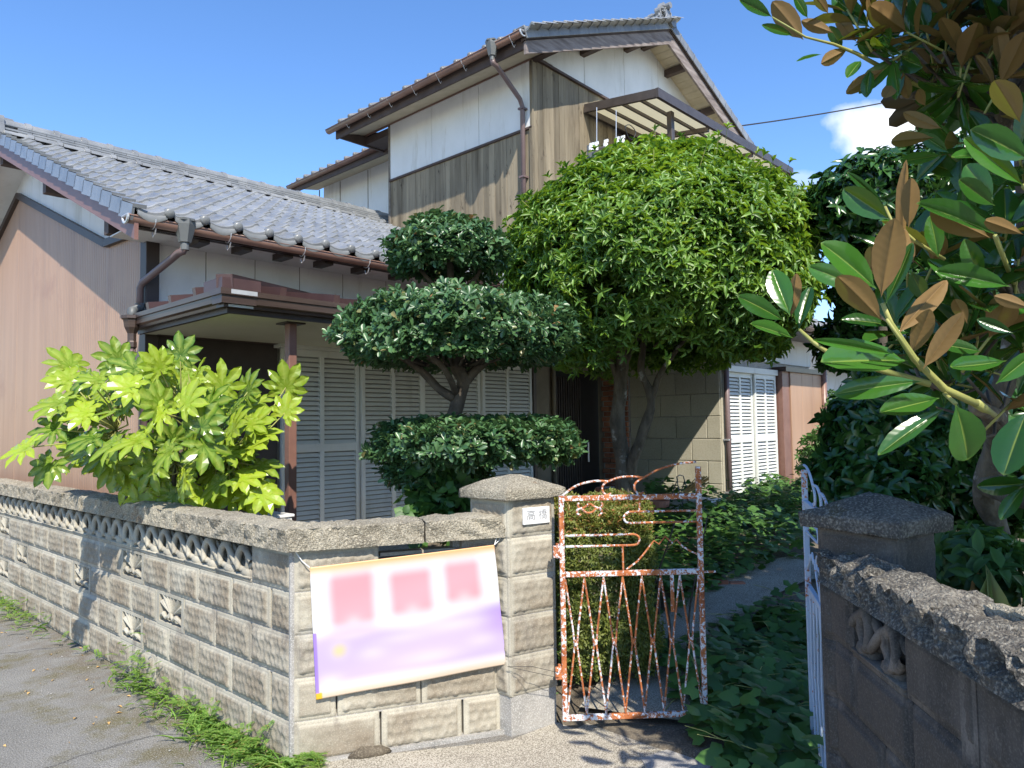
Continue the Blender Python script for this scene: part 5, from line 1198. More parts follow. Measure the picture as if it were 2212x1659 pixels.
# low tiled eave over the right wing
mb = MB(); mb.add([(7.3, SV - .62, 2.86), (12.35, SV - .62, 2.86), (12.35, 5.3, 3.25), (7.3, 5.3, 3.25)], [(0, 1, 2, 3)]); mb.box(7.3, SU, SV - .60, VW, 2.80, 2.815); mb.box(SU, 12.35, SV - .60, SV + .05, 2.78, 2.795); mb.box(7.3, 12.35, SV - .62, SV - .60, 2.76, 2.86); H(mb, 'eave_deck', 'fascia', fix=False)
M3 = slope_frame(7.3, SV - .66, 2.86); fld = MB()
for r_ in range(4):
    for c_ in range(18): Mj = M3 @ Matrix.Translation((c_ * TW, r_ * TE, 0)); fld.add([tuple(Mj @ v_.co) for v_ in tile_me.vertices], [tuple(p.vertices) for p in tile_me.polygons])
tag(H(fld, 'roof_tile_field', 'tile', fix=False), kind='stuff')
half_gutter((7.3, SV - .70, 2.83), (12.3, SV - .70, 2.81))
# ================================================================ foliage tools
def tmpl(rows, fold=.18, droop=.25, curl=0):
    """leaf outline rows (x, half width) -> verts, triangles; x along the leaf, y across, z up"""
    V_ = []; T = []; prev = None
    for x, hw in rows:
        z = -droop * x * x
        if hw < 1e-6: cur = [len(V_)]; V_.append((x, 0, z))
        else:
            cur = [len(V_), len(V_) + 1, len(V_) + 2]; V_ += [(x, hw, z + fold * hw), (x, 0, z), (x, -hw, z + fold * hw)]
        if prev:
            if len(prev) == 1: T += [(prev[0], cur[1], cur[0]), (prev[0], cur[2], cur[1])]
            elif len(cur) == 1: T += [(prev[0], prev[1], cur[0]), (prev[1], prev[2], cur[0])]
            else:
                for k in (0, 1): T += [(prev[k], prev[k + 1], cur[k + 1]), (prev[k], cur[k + 1], cur[k])]
        prev = cur
    return np.array(V_, float), np.array(T, int)
T_OSM = tmpl([(0, 0), (.35, .5), (.7, .40), (1, 0)], .45, .30)
T_OBO = tmpl([(0, 0), (.30, .28), (.68, .5), (.92, .34), (1, 0)], .30, .12)
T_SM = tmpl([(0, 0), (.5, .5), (1, 0)], .35, .15)
T_CAM = tmpl([(0, 0), (.3, .46), (.65, .42), (1, 0)], .3, .25)
def norm(a): return a / np.maximum(1e-9, np.linalg.norm(a, axis=-1, keepdims=True))
def leaves(name, P, A, Nn, L, W, T, m_, parent=None, rnd=None, kind=None, label=None):
    TV, TT = T; n = len(P)
    A = norm(A); Nn = norm(Nn - A * (Nn * A).sum(1, keepdims=True)); B = np.cross(Nn, A)
    V_ = P[:, None, :] + A[:, None, :] * (TV[None, :, 0:1] * L[:, None, None]) + B[:, None, :] * (TV[None, :, 1:2] * W[:, None, None]) + Nn[:, None, :] * (TV[None, :, 2:3] * L[:, None, None])
    F = (TT[None] + (np.arange(n) * len(TV))[:, None, None]).reshape(-1, 3)
    rn = rs.rand(n) if rnd is None else rnd
    me = fastmesh(name, V_.reshape(-1, 3), F, m_, np.repeat(rn, len(TV)), smooth=False)
    return inst(name, me, parent, Matrix.Identity(4), kind, label)
def whorls(P, D, k, tilt=(50, 80), sag=0.0):
    """k leaves round each shoot tip P pointing along D"""
    n = len(P); D = norm(D); up = np.where(abs(D[:, 2:3]) > .9, np.array([[1.0, 0, 0]]), np.array([[0, 0, 1.0]]))
    X_ = norm(np.cross(up, D)); Y_ = np.cross(D, X_)
    Ps, As, Ns = [], [], []
    ph = rs.rand(n) * 6.28
    for i in range(k):
        a = ph + i * 2.399 + rs.randn(n) * .25; t_ = np.radians(rs.uniform(*tilt, n))[:, None]
        e = X_ * np.cos(a)[:, None] + Y_ * np.sin(a)[:, None]
        A = D * np.cos(t_) + e * np.sin(t_); N_ = D * np.sin(t_) - e * np.cos(t_)
        A[:, 2] -= sag
        Ps.append(P - D * (.006 * i)); As.append(A); Ns.append(N_ + rs.randn(n, 3) * .12)
    return np.concatenate(Ps), np.concatenate(As), np.concatenate(Ns)
def nz3(p, f, s=0):
    q = p * f + s * 1.7
    return (np.sin(q[:, 0] + 1.3 * np.sin(q[:, 1])) + np.sin(q[:, 1] * 1.1 + 1.7 * np.sin(q[:, 2] + s)) + np.sin(q[:, 2] * .9 + 1.1 * np.sin(q[:, 0] * 1.2))) / 3
def shell(c, r_, n, seed=0, low=-.9, lump=.08, thick=.12, f=4.0, power=1.0):
    d = norm(rs.randn(n, 3)); d = d[d[:, 2] > low]
    s = 1 + lump * nz3(d, f, seed) + .5 * lump * nz3(d, f * 2.6, seed + 3); depth = 1 - thick * rs.rand(len(d)) ** 1.4
    q = np.sign(d) * np.abs(d) ** power
    P = np.array(c) + q * np.array(r_) * (s * depth)[:, None]
    nr_ = norm(d / np.array(r_)); return P, nr_
def limbs(name, paths, parent, m_='bark', n=9):
    mb = MB()
    for pts, r0, r1 in paths:
        k = len(pts); P = []
        for i in range(k - 1):
            for s_ in range(4):
                f = s_ / 4; P.append(Vector(pts[i]).lerp(Vector(pts[i + 1]), f))
        P.append(Vector(pts[-1]))
        for i in range(1, len(P) - 1): P[i] = P[i] + Vector((noise.noise(P[i] * 7), noise.noise(P[i] * 7 + Vector((5, 0, 0))), 0)) * r0 * .7
        for i in range(1, len(P) - 1): P[i] = (P[i - 1] + P[i] * 2 + P[i + 1]) / 4
        mb.tube(P, [(r0 + (r1 - r0) * i / (len(P) - 1)) * (1 + .28 * noise.noise(P[i] * 9)) for i in range(len(P))], n)
    return mb.obj(name, K[m_], parent, smooth=True)

# ---------------------------------------------------------------- round osmanthus
oc = at_d(1418, 582, 7.0); tb = at_d(1345, 1110, 7.1); tb[2] = .33
osm = thing('round_tree', (tb[0], tb[1], tb[2]), 'big clipped dome-shaped evergreen tree with two pale trunks before the entrance', 'tree')
tr_ = lambda x, y, D: tuple(at_d(x, y, D))
paths = [([tr_(1352, 1130, 7.1), tr_(1345, 1000, 7.1), tr_(1332, 880, 7.05), tr_(1345, 790, 7.0), tr_(1330, 700, 7.0), tr_(1300, 600, 7.0), tr_(1290, 500, 7.0)], .085, .03),
         ([tr_(1350, 1060, 7.1), tr_(1370, 980, 7.0), tr_(1405, 880, 6.9), tr_(1400, 840, 6.9), tr_(1380, 790, 6.9), tr_(1400, 700, 6.9), tr_(1440, 560, 6.9)], .055, .02),
         ([tr_(1408, 860, 6.9), tr_(1420, 815, 6.9), tr_(1450, 770, 6.8), tr_(1520, 680, 6.8), tr_(1600, 600, 6.9)], .03, .012),
         ([tr_(1340, 830, 7.05), tr_(1320, 780, 7.0), tr_(1250, 700, 6.9), tr_(1180, 600, 7.0)], .032, .012),
         ([tr_(1345, 790, 7.0), tr_(1370, 740, 7.2), tr_(1430, 640, 7.5), tr_(1520, 520, 7.4)], .04, .012)]
for i in range(26):
    a = rs.rand() * 6.28; p0 = oc + np.array([rs.uniform(-.4, .4), rs.uniform(-.4, .4), rs.uniform(-.7, .0)]); p1 = oc + np.array([math.cos(a) * rs.uniform(.8, 1.35), math.sin(a) * rs.uniform(.8, 1.3), rs.uniform(-.5, .7)])
    paths.append(([tuple(p0), tuple((p0 + p1) / 2 + [0, 0, .1]), tuple(p1)], .014, .005))
limbs('trunk', paths, osm)
P, N_ = shell(oc, (1.48, 1.42, 1.07), 16500, 1, -.86, .085, .20, 4.8, 1.0)
lowf = np.clip(-(P - oc)[:, 2] / 1.09, 0, 1); P[:, :2] = oc[:2] + (P - oc)[:, :2] * (1 + .28 * lowf ** 1.5)[:, None]
P += N_ * (rs.rand(len(P), 1) > .97) * rs.uniform(.03, .13, (len(P), 1))
# flat-ish, slightly cut-off underside and thin places
rel = (P - oc)
keep = (nz3(P, 3.4, 2) + .55 * nz3(P, 8, 5) + rs.randn(len(P)) * .25 > -.62) | (rel[:, 2] > .35)
hole = at_d(1315, 628, 5.6); keep &= ~((np.linalg.norm((P - hole) - ((P - hole) @ norm(CF)[:, None]) * norm(CF), axis=1) < .20) & (P @ CF < oc @ CF) & (rs.rand(len(P)) > .12))
P, N_ = P[keep], N_[keep]
D_ = norm(N_ * .9 + np.array([0, 0, .55]) + rs.randn(len(P), 3) * .35)
lp, la, ln = whorls(P, D_, 6, (38, 80), .0)
L_ = rs.uniform(.055, .095, len(lp)); rv = np.clip(.45 + .28 * nz3(lp, 5, 1) + rs.randn(len(lp)) * .22, 0, 1)
leaves('crown', lp, la, ln, L_, L_ * .33, T_OSM, K['osm'], osm, rv)
P, N_ = shell(oc + np.array([0, 0, -.1]), (1.15, 1.1, .8), 3200, 2, -.8, .15, .5); lp, la, ln = whorls(P, N_ + rs.randn(len(P), 3) * .5, 4); L_ = rs.uniform(.06, .09, len(lp))
sp_ = rs.rand(len(P)) > 1
mbs = MB(); Pq, Nq = shell(oc, (1.44, 1.40, 1.07), 260, 9, -.3, .085, .05, 4.8, 1.0); sp2, sa2, sn2 = [], [], []
for p_, n_ in zip(Pq, Nq):
    d_ = norm(n_ + np.array([0, 0, .8]) + rs.randn(3) * .25); ln_ = rs.uniform(.06, .17); mbs.tube([tuple(p_ - d_ * .05), tuple(p_ + d_ * ln_)], .0022, 4); sp2.append(p_ + d_ * ln_); sa2.append(d_)
tag(mbs.obj('stray_shoots', K['twig'], osm), kind='stuff'); lq, aq, nq = whorls(np.array(sp2), np.array(sa2), 4, (20, 60)); Lq = rs.uniform(.05, .08, len(lq)); leaves('shoot_leaves', lq, aq, nq, Lq, Lq * .33, T_OSM, K['osm'], osm)
leaves('inner_leaves', lp, la, ln, L_, L_ * .36, T_OSM, K['osm'], osm)

# ---------------------------------------------------------------- tiered shrub
shb = at_d(985, 1150, 4.95); shb[2] = .2
shr = thing('tiered_tree', tuple(shb), 'cloud-pruned small tree with three leafy tiers between the shutters and the gate pillar', 'tree')
S = lambda x, y, D=4.95: tuple(at_d(x, y, D))
paths = [([tuple(shb), S(985, 1060), S(975, 960), S(990, 880), S(1000, 820), S(985, 790), S(995, 700), S(975, 620), S(970, 560)], .07, .02),
         ([S(980, 860), S(940, 830), S(880, 780), S(830, 745), S(800, 700)], .035, .010), ([S(1000, 830), S(1040, 790), S(1100, 740), S(1160, 720)], .035, .010),
         ([S(985, 850), S(965, 800, 4.7), S(900, 740, 4.6), S(860, 700, 4.6)], .028, .008), ([S(1000, 820), S(1050, 770, 5.2), S(1090, 700, 5.3)], .028, .008),
         ([S(970, 1030), S(1010, 1010), S(1080, 985), S(1150, 960)], .035, .010), ([S(980, 1050), S(930, 1010, 4.8), S(880, 960, 4.7)], .030, .008),
         ([S(990, 640), S(1030, 600), S(1050, 560)], .022, .008), ([S(975, 650), S(920, 600), S(890, 560)], .022, .008), ([S(980, 1090), S(940, 1060, 4.7), S(930, 1000, 4.6)], .02, .008)]
for i in range(30):
    x = rs.uniform(800, 1150); paths.append(([S(985 + (x - 985) * .4, 790), S(985 + (x - 985) * .75, 765 + rs.uniform(-15, 15), 4.95 + rs.uniform(-.4, .4)), S(x, 725, 4.95 + rs.uniform(-.5, .5))], .010, .004))
limbs('trunk', paths, shr, 'barkd')
allP, allA, allN = [], [], []
for (x, y, rx, ry, rz_, n, low, pw) in ((966, 545, .39, .40, .24, 1250, -.6, .95), (988, 722, .80, .74, .26, 3600, -.75, .85), (1030, 952, .72, .62, .16, 2300, -.85, .85), (945, 1020, .36, .34, .14, 700, -.9, 1.0)):
    c = at_d(x, y, 4.95); P, N_ = shell(c, (rx, ry, rz_), n, x, low, .13, .35, 4.5, pw)
    if y == 722: P = P[(P - c)[:, 2] > -.19]; N_ = norm(P - c)
    D_ = norm(N_ * .8 + np.array([0, 0, .75]) + rs.randn(len(P), 3) * .35); a = whorls(P, D_, 7, (40, 82), .0)
    allP.append(a[0]); allA.append(a[1]); allN.append(a[2])
lp, la, ln = map(np.concatenate, (allP, allA, allN)); L_ = rs.uniform(.038, .066, len(lp)); rv = np.clip(rs.rand(len(lp)) * .94, 0, 1); rv[rs.rand(len(lp)) < .004] = 1
leaves('crown', lp, la, ln, L_, L_ * .46, T_OBO, K['shr'], shr, rv)
P, _n = shell(at_d(950, 1090, 4.7), (.25, .2, .28), 200, 3, -1, .3, .8); lp, la, ln = whorls(P, rs.randn(len(P), 3) + [0, 0, -.3], 4); L_ = rs.uniform(.05, .08, len(lp))
leaves('climbing_vine', lp, la, ln, L_, L_ * .9, T_CAM, K['vine'], shr)

# ---------------------------------------------------------------- fatsia
def palmate(nl=8, seed=0):
    r2 = np.random.RandomState(seed); V_ = [(0, 0, 0)]; T = []; ve = [1.0]
    span = 128; angs = np.radians(np.linspace(-span, span, nl))
    for i, a in enumerate(angs):
        ln_ = (1 - .36 * abs(a) / math.radians(span)) * r2.uniform(.92, 1.04); w_ = .178 * ln_ * r2.uniform(.9, 1.1) + .012
        d = np.array([math.cos(a), math.sin(a)]); p = np.array([-d[1], d[0]])
        dr = r2.uniform(.10, .28)
        st = [(.0, .02), (.25, .075), (.42, .70), (.60, 1.0), (.78, .82), (.92, .36), (1.0, 0)]
        base = len(V_); rows = []
        for t_, hw in st:
            z = .10 * t_ - dr * t_ ** 2.2
            if hw == 0: V_.append((*(d * t_ * ln_), z)); ve.append(.4); rows.append([len(V_) - 1] * 3)
            else:
                ids = []
                for s_ in (1, 0, -1):
                    hw2 = w_ * hw if t_ > .3 else max(w_ * hw, .11 * t_ / .25 * 1.35)
                    q = d * t_ * ln_ + p * s_ * hw2; V_.append((q[0], q[1], z + abs(s_) * (.035 + .02 * math.sin(t_ * 19 + i)) * (1 if t_ > .3 else .2))); ve.append(1.0 if s_ == 0 else 0); ids.append(len(V_) - 1)
                rows.append(ids)
        for A_, B_ in zip(rows[:-1], rows[1:]):
            for k in (0, 1):
                T.append((A_[k], A_[k + 1], B_[k + 1]))
                if B_[k] != B_[k + 1]: T.append((A_[k], B_[k + 1], B_[k]))
                else: pass
    me = bpy.data.meshes.new('leaf'); me.from_pydata([(v[0], v[1], v[2]) for v in V_], [], [t_[::-1] for t_ in T]); me.materials.append(K['fat'])
    # all faces look up
    import bmesh
    bm = bmesh.new(); bm.from_mesh(me)
    for f in bm.faces:
        f.normal_update()
        if f.normal.z < 0: f.normal_flip()
    bm.to_mesh(me); bm.free()
    at = me.attributes.new('vein', 'FLOAT', 'POINT'); at.data.foreach_set('value', [v * .55 for v in ve]); me.update(); return me
PAL = [palmate(8, s) for s in range(3)] + [palmate(7, 5), palmate(9, 6)]
fb = at_d(360, 1150, 4.95); fb[2] = .1
fat = thing('broadleaf_shrub', tuple(fb), 'bright yellow-green bush with big hand-shaped leaves behind the street wall', 'shrub')
def leafM(p, axis, nrm, s_):
    A = Vector(axis).normalized(); N_ = Vector(nrm); N_ = (N_ - A * N_.dot(A)).normalized(); B = N_.cross(A)
    return Matrix(((A.x * s_, B.x * s_, N_.x * s_, p[0]), (A.y * s_, B.y * s_, N_.y * s_, p[1]), (A.z * s_, B.z * s_, N_.z * s_, p[2]), (0, 0, 0, 1)))
sunv = -np.array(SUN_TRAVEL); toc = lambda p: norm(CO - p)
spots = [(285, 815, 4.25, 160), (60, 945, 4.25, 200), (130, 850, 4.5, 185), (120, 905, 4.45, 190), (150, 800, 4.8, 150), (150, 770, 4.9, 120), (215, 800, 4.6, 170), (255, 755, 4.9, 110), (290, 775, 4.7, 150), (345, 775, 4.6, 100), (390, 745, 4.7, 80), (420, 800, 4.6, 60), (300, 830, 4.4, 200),
         (480, 815, 4.7, 90), (535, 825, 4.8, 70), (617, 815, 5.0, 80), (615, 870, 4.9, 70), (500, 870, 4.7, 45), (450, 855, 4.6, 60), (345, 855, 4.35, 110), (400, 850, 4.3, 60), (270, 865, 4.4, 190), (190, 870, 4.5, 185), (350, 870, 4.3, 240), (205, 925, 4.4, 190), (250, 935, 4.3, 215),
         (300, 930, 4.25, 200), (370, 950, 4.2, 235), (440, 940, 4.3, 300), (500, 910, 4.5, 60), (435, 900, 4.3, 80), (540, 945, 4.6, 20), (545, 900, 4.7, 40), (490, 960, 4.4, 350), (480, 1020, 4.35, 200), (520, 1010, 4.4, 20), (560, 985, 4.6, 10), (400, 1010, 4.3, 260), (330, 985, 4.3, 240), (545, 1060, 4.5, 350), (565, 1100, 4.4, 330), (230, 960, 4.4, 220),
         (310, 1070, 4.6, 270), (280, 1010, 4.6, 250), (250, 980, 4.6, 230), (440, 1060, 4.5, 290), (500, 1075, 4.5, 300), (380, 1070, 4.6, 260), (180, 960, 4.5, 215), (110, 980, 4.3, 235)]
fl = []
for (x, y, D, an) in spots: fl.append((x, min(y + 22, 1065), D + (.15 if y > 950 else 0), an, rs.uniform(.165, .21)))
for i in range(46): fl.append((rs.uniform(215, 545), rs.uniform(955, 1050), rs.uniform(4.8, 5.3), rs.uniform(190, 350), rs.uniform(.13, .18)))
for i in range(90):
    a = rs.rand() * 6.28; r_ = rs.uniform(.2, 1) ** .6; x = 345 + 235 * r_ * math.cos(a); y = 900 + 125 * r_ * math.sin(a) + (20 if x > 400 else 0)
    fl.append((x, y, 4.75 + rs.uniform(-.1, .75), math.degrees(a) + rs.uniform(-50, 50), rs.uniform(.13, .19)))
st_ = MB(); hubs = [np.array(at_d(x, y, D)) for x, y, D in ((300, 960, 4.9), (350, 900, 4.9), (400, 880, 4.95), (450, 930, 4.9), (250, 930, 4.8), (500, 980, 4.9), (380, 1000, 4.8))]
for h_ in hubs: st_.tube([tuple(fb + rs.uniform(-.12, .12, 3) * [1, 1, 0]), tuple((fb + h_) / 2 + [rs.uniform(-.05, .05), 0, 0]), tuple(h_)], [.022, .018, .012], 8)
pet = MB()
for i, (x, y, D, an, s_) in enumerate(fl):
    p = at_d(x, y, D); a = R(an); axis = CR * math.cos(a) + np.array([0, 0, 1.0]) * math.sin(a) * .75
    axis = axis + CF * rs.uniform(-.35, .15); nn = norm(.55 * sunv + .35 * toc(p) + np.array([0, 0, .55]) + rs.randn(3) * .18)
    if y > 1000: axis = axis + np.array([0, 0, -.35])
    q = p; me = PAL[i % 5]
    o_ = inst('leaf', me, fat, leafM(q, axis, nn, s_))
    h_ = min(hubs, key=lambda h: np.linalg.norm(h - p)); mid = (p + h_) / 2 - norm(axis) * .05 + np.array([0, 0, -.03]); pet.tube([tuple(h_), tuple(mid), tuple(p)], [.006, .005, .0035], 6)
st_.obj('stem', K['barkd'], fat, smooth=True); pet.obj('leaf_stalks', K['twig'], fat, smooth=True)

# ---------------------------------------------------------------- magnolia: foreground leaves, branches, crown
def mag_leaf(seed):
    r2 = np.random.RandomState(seed); V_ = []; F = []; rows = [(0, .0), (.06, .05), (.2, .27), (.38, .43), (.56, .5), (.72, .46), (.86, .32), (.95, .14), (1, 0)]
    w_ = r2.uniform(.36, .44); bend = r2.uniform(-.10, .22); cup = r2.uniform(.12, .5); wv = r2.uniform(0, 6)
    prev = None; ve = []; rb = []
    for x, hw in rows:
        z = -bend * x * x
        if hw == 0: cur = [len(V_)] * 7; V_.append((x, 0, z)); ve.append(.5); rb.append(x)
        else:
            cur = []
            for s_ in (1, .55, .07, 0, -.07, -.55, -1):
                yy = s_ * hw * w_; cur.append(len(V_)); V_.append((x + .02 * abs(s_), yy, z + cup * abs(yy) * .9 + .010 * math.sin(x * 16 + wv) * abs(s_) - (.012 if s_ == 0 else 0))); ve.append(.85 if s_ == 0 else 0); rb.append(x - .5 * abs(yy))
        if prev:
            for k in range(6):
                f = [prev[k], prev[k + 1], cur[k + 1], cur[k]]; g = []
                for q in f:
                    if q not in g: g.append(q)
                if len(g) > 2: F.append(g)
        prev = cur
    me = bpy.data.meshes.new('leaf'); me.from_pydata(V_, [], F); me.materials.append(K['mag'])
    me.polygons.foreach_set('use_smooth', [True] * len(F)); at = me.attributes.new('vein', 'FLOAT', 'POINT'); at.data.foreach_set('value', [v * .6 for v in ve]); at = me.attributes.new('rib', 'FLOAT', 'POINT'); at.data.foreach_set('value', rb); me.update(); me.calc_loop_triangles()
    if sum(p.normal.z for p in me.polygons) < 0: me.flip_normals()
    return me
ML_ = [mag_leaf(s) for s in range(8)]
mt = at_d(2165, 1330, 3.0); mt[2] = .05
mag = thing('magnolia_tree', tuple(mt), 'large magnolia with big glossy leaves, rusty brown undersides, filling the right side', 'tree')
G = lambda x, y, D: tuple(at_d(x, y, D))
hubs = {'a': np.array(G(2150, 900, 2.3)), 'b': np.array(G(2190, 640, 2.2)), 'c': np.array(G(2130, 235, 2.5)), 'd': np.array(G(2010, 830, 2.1))}
limbs('trunk', [([tuple(mt), G(2160, 1150, 3.0), G(2120, 1060, 2.9), G(2160, 960, 2.8), G(2150, 860, 2.7), G(2200, 700, 2.7), G(2230, 500, 2.7), G(2200, 250, 2.7), G(2250, -150, 2.7), G(2400, -600, 2.6)], .045, .04),
                ([G(2200, 290, 2.7), G(2130, 235, 2.6), G(2060, 215, 2.6), G(1950, 200, 2.6)], .05, .018), ([G(2130, 1040, 2.9), G(2200, 1070, 2.7), G(2300, 1100, 2.5)], .05, .04),
                ([G(2160, 960, 2.8), G(2150, 900, 2.4), G(2110, 880, 2.0)], .04, .02), ([G(2200, 700, 2.7), G(2190, 640, 2.3), G(2150, 600, 2.1)], .04, .016)], mag, 'bark', 12)
# (x, y, distance, heading in the picture in degrees, leaves, hub, size)
cl = [(1985, 690, 2.3, 60, 6, 'd', .17), (2010, 745, 2.3, 120, 6, 'd', .16), (2075, 790, 2.3, 80, 6, 'a', .17), (2045, 600, 2.4, 130, 7, 'b', .17), (2120, 700, 2.2, 95, 6, 'b', .17), (2090, 470, 2.4, 140, 7, 'b', .17), (2140, 560, 2.2, 120, 7, 'b', .17),
      (2200, 560, 2.0, 100, 7, 'b', .17), (2210, 740, 2.0, 110, 6, 'b', .17), (2195, 860, 2.1, 60, 5, 'a', .17), (2150, 330, 2.4, 130, 7, 'c', .18), (2215, 250, 2.2, 110, 7, 'c', .18), (2090, 380, 2.5, 170, 7, 'c', .17), (2060, 310, 2.5, 190, 6, 'c', .17),
      (1930, 130, 2.4, 215, 6, 'c', .16), (1880, 60, 2.4, 165, 7, 'c', .16), (1940, 60, 2.4, 150, 7, 'c', .17), (2000, 60, 2.5, 120, 8, 'c', .17), (2080, 100, 2.4, 90, 8, 'c', .17), (2160, 60, 2.4, 80, 8, 'c', .17), (2010, 180, 2.5, 240, 7, 'c', .16), (2070, 210, 2.4, 250, 7, 'c', .17),
      (2180, 150, 2.3, 60, 8, 'c', .17), (1830, 20, 2.4, 120, 6, 'c', .16), (1880, -20, 2.4, 90, 7, 'c', .17), (2050, 5, 2.5, 90, 8, 'c', .17), (2210, 20, 2.3, 60, 8, 'c', .17), (2130, 180, 2.6, 200, 8, 'c', .17),
      (2215, 400, 2.1, 160, 6, 'b', .17), (2100, 560, 2.5, 140, 7, 'b', .16), (2010, 640, 2.5, 170, 6, 'b', .16), (2130, 800, 2.4, 170, 6, 'a', .17), (2060, 850, 2.5, 190, 5, 'a', .16), (2215, 1050, 2.2, 200, 5, 'a', .15), (1960, 560, 2.2, 110, 7, 'b', .18), (2030, 540, 2.1, 80, 7, 'b', .18), (2110, 640, 2.0, 120, 7, 'b', .19), (2180, 480, 1.95, 110, 7, 'b', .19), (2080, 720, 2.1, 140, 6, 'd', .19), (2160, 700, 1.95, 70, 6, 'a', .19), (2020, 820, 2.2, 170, 6, 'd', .17), (2200, 330, 2.0, 140, 6, 'b', .18), (1930, 700, 2.2, 140, 6, 'd', .17)]
HERO = [(1707,683,1668,578,2.15,0,1.1),(1693,693,1603,637,2.15,0,1.0),(1709,687,1718,591,2.17,1,.75),(1724,714,1745,612,2.2,0,.9),(1714,730,1625,696,2.1,0,.7),(1903,643,1931,473,1.7,1,1.0),(1922,625,1956,495,1.78,1,.7),(1906,693,1807,588,1.68,1,.95),
 (1894,625,1786,520,1.8,0,1.05),(1863,625,1748,572,1.9,0,1.0),(1912,659,1974,526,1.7,0,.6),(1880,600,1885,530,1.95,1,1.2),(1925,476,1820,408,1.9,0,1.0),(1912,448,1838,371,1.95,0,.45),(1962,495,1968,384,1.85,1,.8),(1950,560,1946,357,1.9,1,.3),
 (1993,798,2079,677,1.72,1,.75),(1968,767,2011,668,1.78,1,1.1),(1937,724,2048,594,1.75,1,.6),(1937,767,1770,730,1.72,0,.35),(1962,779,1779,773,1.8,0,1.1),(1993,823,1804,844,1.75,0,.75),(2030,860,1900,891,1.9,1,.8),(2042,881,1897,968,1.75,0,.6),(2064,872,2104,999,1.72,0,1.5),
 (2220,885,2163,1015,1.5,0,1.35),(2175,779,2045,801,1.7,0,.7),(2225,665,2148,640,1.6,1,1.1),(2154,507,1990,433,1.75,0,.6),(2141,515,1999,448,1.8,1,.8),(2212,402,2082,297,1.65,0,.65),(2225,346,2110,278,1.55,1,1.1),(2205,266,2150,167,1.5,1,1.1),(2147,433,2082,353,1.85,0,1.3),
 (2150,445,2064,387,1.8,1,.9),(2212,507,2116,470,1.6,1,.7),(2184,619,2024,582,1.8,0,.8),(2027,557,2014,467,1.9,0,1.1),(1999,650,1970,590,1.9,0,1.1),(1974,569,1946,507,1.95,1,1.1),(2120,610,2085,520,1.85,0,1.0),(2090,700,2060,640,1.9,1,1.0),(2190,720,2110,690,1.8,0,.9),(2120,760,2040,740,1.9,0,.9),
 (2150,830,2240,760,1.7,0,.9),(1736,87,1674,6,2.3,1,1.1),(1668,37,1597,0,2.3,1,.9),(1714,77,1650,53,2.3,0,.6),(1801,71,1733,46,2.35,1,.9),(1820,105,1792,59,2.4,0,1.2),(1832,105,1779,136,2.4,1,1.0),(1912,148,1823,201,2.4,1,.9),(1860,130,1830,165,2.4,0,1.0),(1937,161,1912,220,2.4,1,1.0),(1950,155,1962,213,2.4,1,1.0),
 (1776,117,1724,126,2.35,0,.35),(2018,297,1915,303,2.2,1,.7),(2036,278,1950,247,2.25,1,.9),(2036,334,1937,353,2.2,1,.6),(1999,229,1980,192,2.4,1,1.3),(2050,330,1990,290,2.3,0,.9),(1745,40,1720,-10,2.35,1,1.1),(1790,30,1760,-10,2.35,1,1.0),(1850,90,1810,40,2.4,1,1.0),(1880,150,1870,205,2.4,1,1.0)]
twl, brl = [], []; tw = MB(); tb2 = MB(); cnt = 0; restP, restA, restN, restL = [], [], [], []
for (x, y, D, an, k, hb, s_) in cl:
    p = at_d(x, y, D); a = R(an); ax = norm(CR * math.cos(a) + CU * math.sin(a) + CF * (rs.uniform(-.95, -.25) if y > 280 else rs.uniform(-.5, .1)))
    up = norm(np.array([0, 0, 1.0]) - ax * ax[2]) if abs(ax[2]) < .95 else CR; sd = np.cross(ax, up)
    if hb: h_ = hubs[hb]; q0 = p - ax * .16; tb2.tube([tuple(h_), tuple((h_ + q0) / 2 + up * -.03), tuple(q0)], [.006, .005, .004], 6); tw.tube([tuple(q0), tuple(p)], [.004, .0035], 7); twl.append(tw); brl.append(tb2); tw = MB(); tb2 = MB()
    ph = rs.rand() * 6.28
    for i in range(k):
        b_ = ph + i * 2.399; t_ = R(rs.uniform(28, 80)); e = up * math.cos(b_) + sd * math.sin(b_)
        A = ax * math.cos(t_) + e * math.sin(t_); N_ = ax * math.sin(t_) - e * math.cos(t_); N_ = N_ + np.array([0, 0, .35])
        inst('leaf', ML_[(cnt * 3) % 8], mag, leafM(p - ax * .012 * i, A, N_, s_ * rs.uniform(.82, 1.08))); cnt += 1
tw.tube([G(1790, 762, 2.1), G(1760, 742, 2.12), G(1727, 712, 2.15)], [.0065, .006, .0045], 8); twl.append(tw); tw = MB(); tw.tube([tuple(hubs['d']), G(1870, 790, 2.15), G(1790, 762, 2.1)], [.01, .008, .0065], 8)
twl.append(tw); tw = MB(); tw.tube([G(2108, 872, 1.85), G(2040, 840, 1.8), G(1975, 775, 1.76), G(1925, 700, 1.73), G(1906, 655, 1.72)], [.010, .009, .008, .0065, .005], 8)
twl.append(tw); tw = MB(); tw.tube([tuple(hubs['c']), G(1950, 170, 2.5), G(1850, 115, 2.4), G(1800, 95, 2.38), G(1740, 80, 2.3), G(1668, 37, 2.3)], [.012, .009, .006, .0045, .0035, .0025], 7)
twl.append(tw); tw = MB(); tw.tube([tuple(hubs['a']), G(2110, 872, 1.85)], .012, 7); twl.append(tw); [q.obj('twig', K['twig'], mag, smooth=True) for q in twl if q.v]; [q.obj('branch', K['barkd'], mag, smooth=True) for q in brl if q.v]
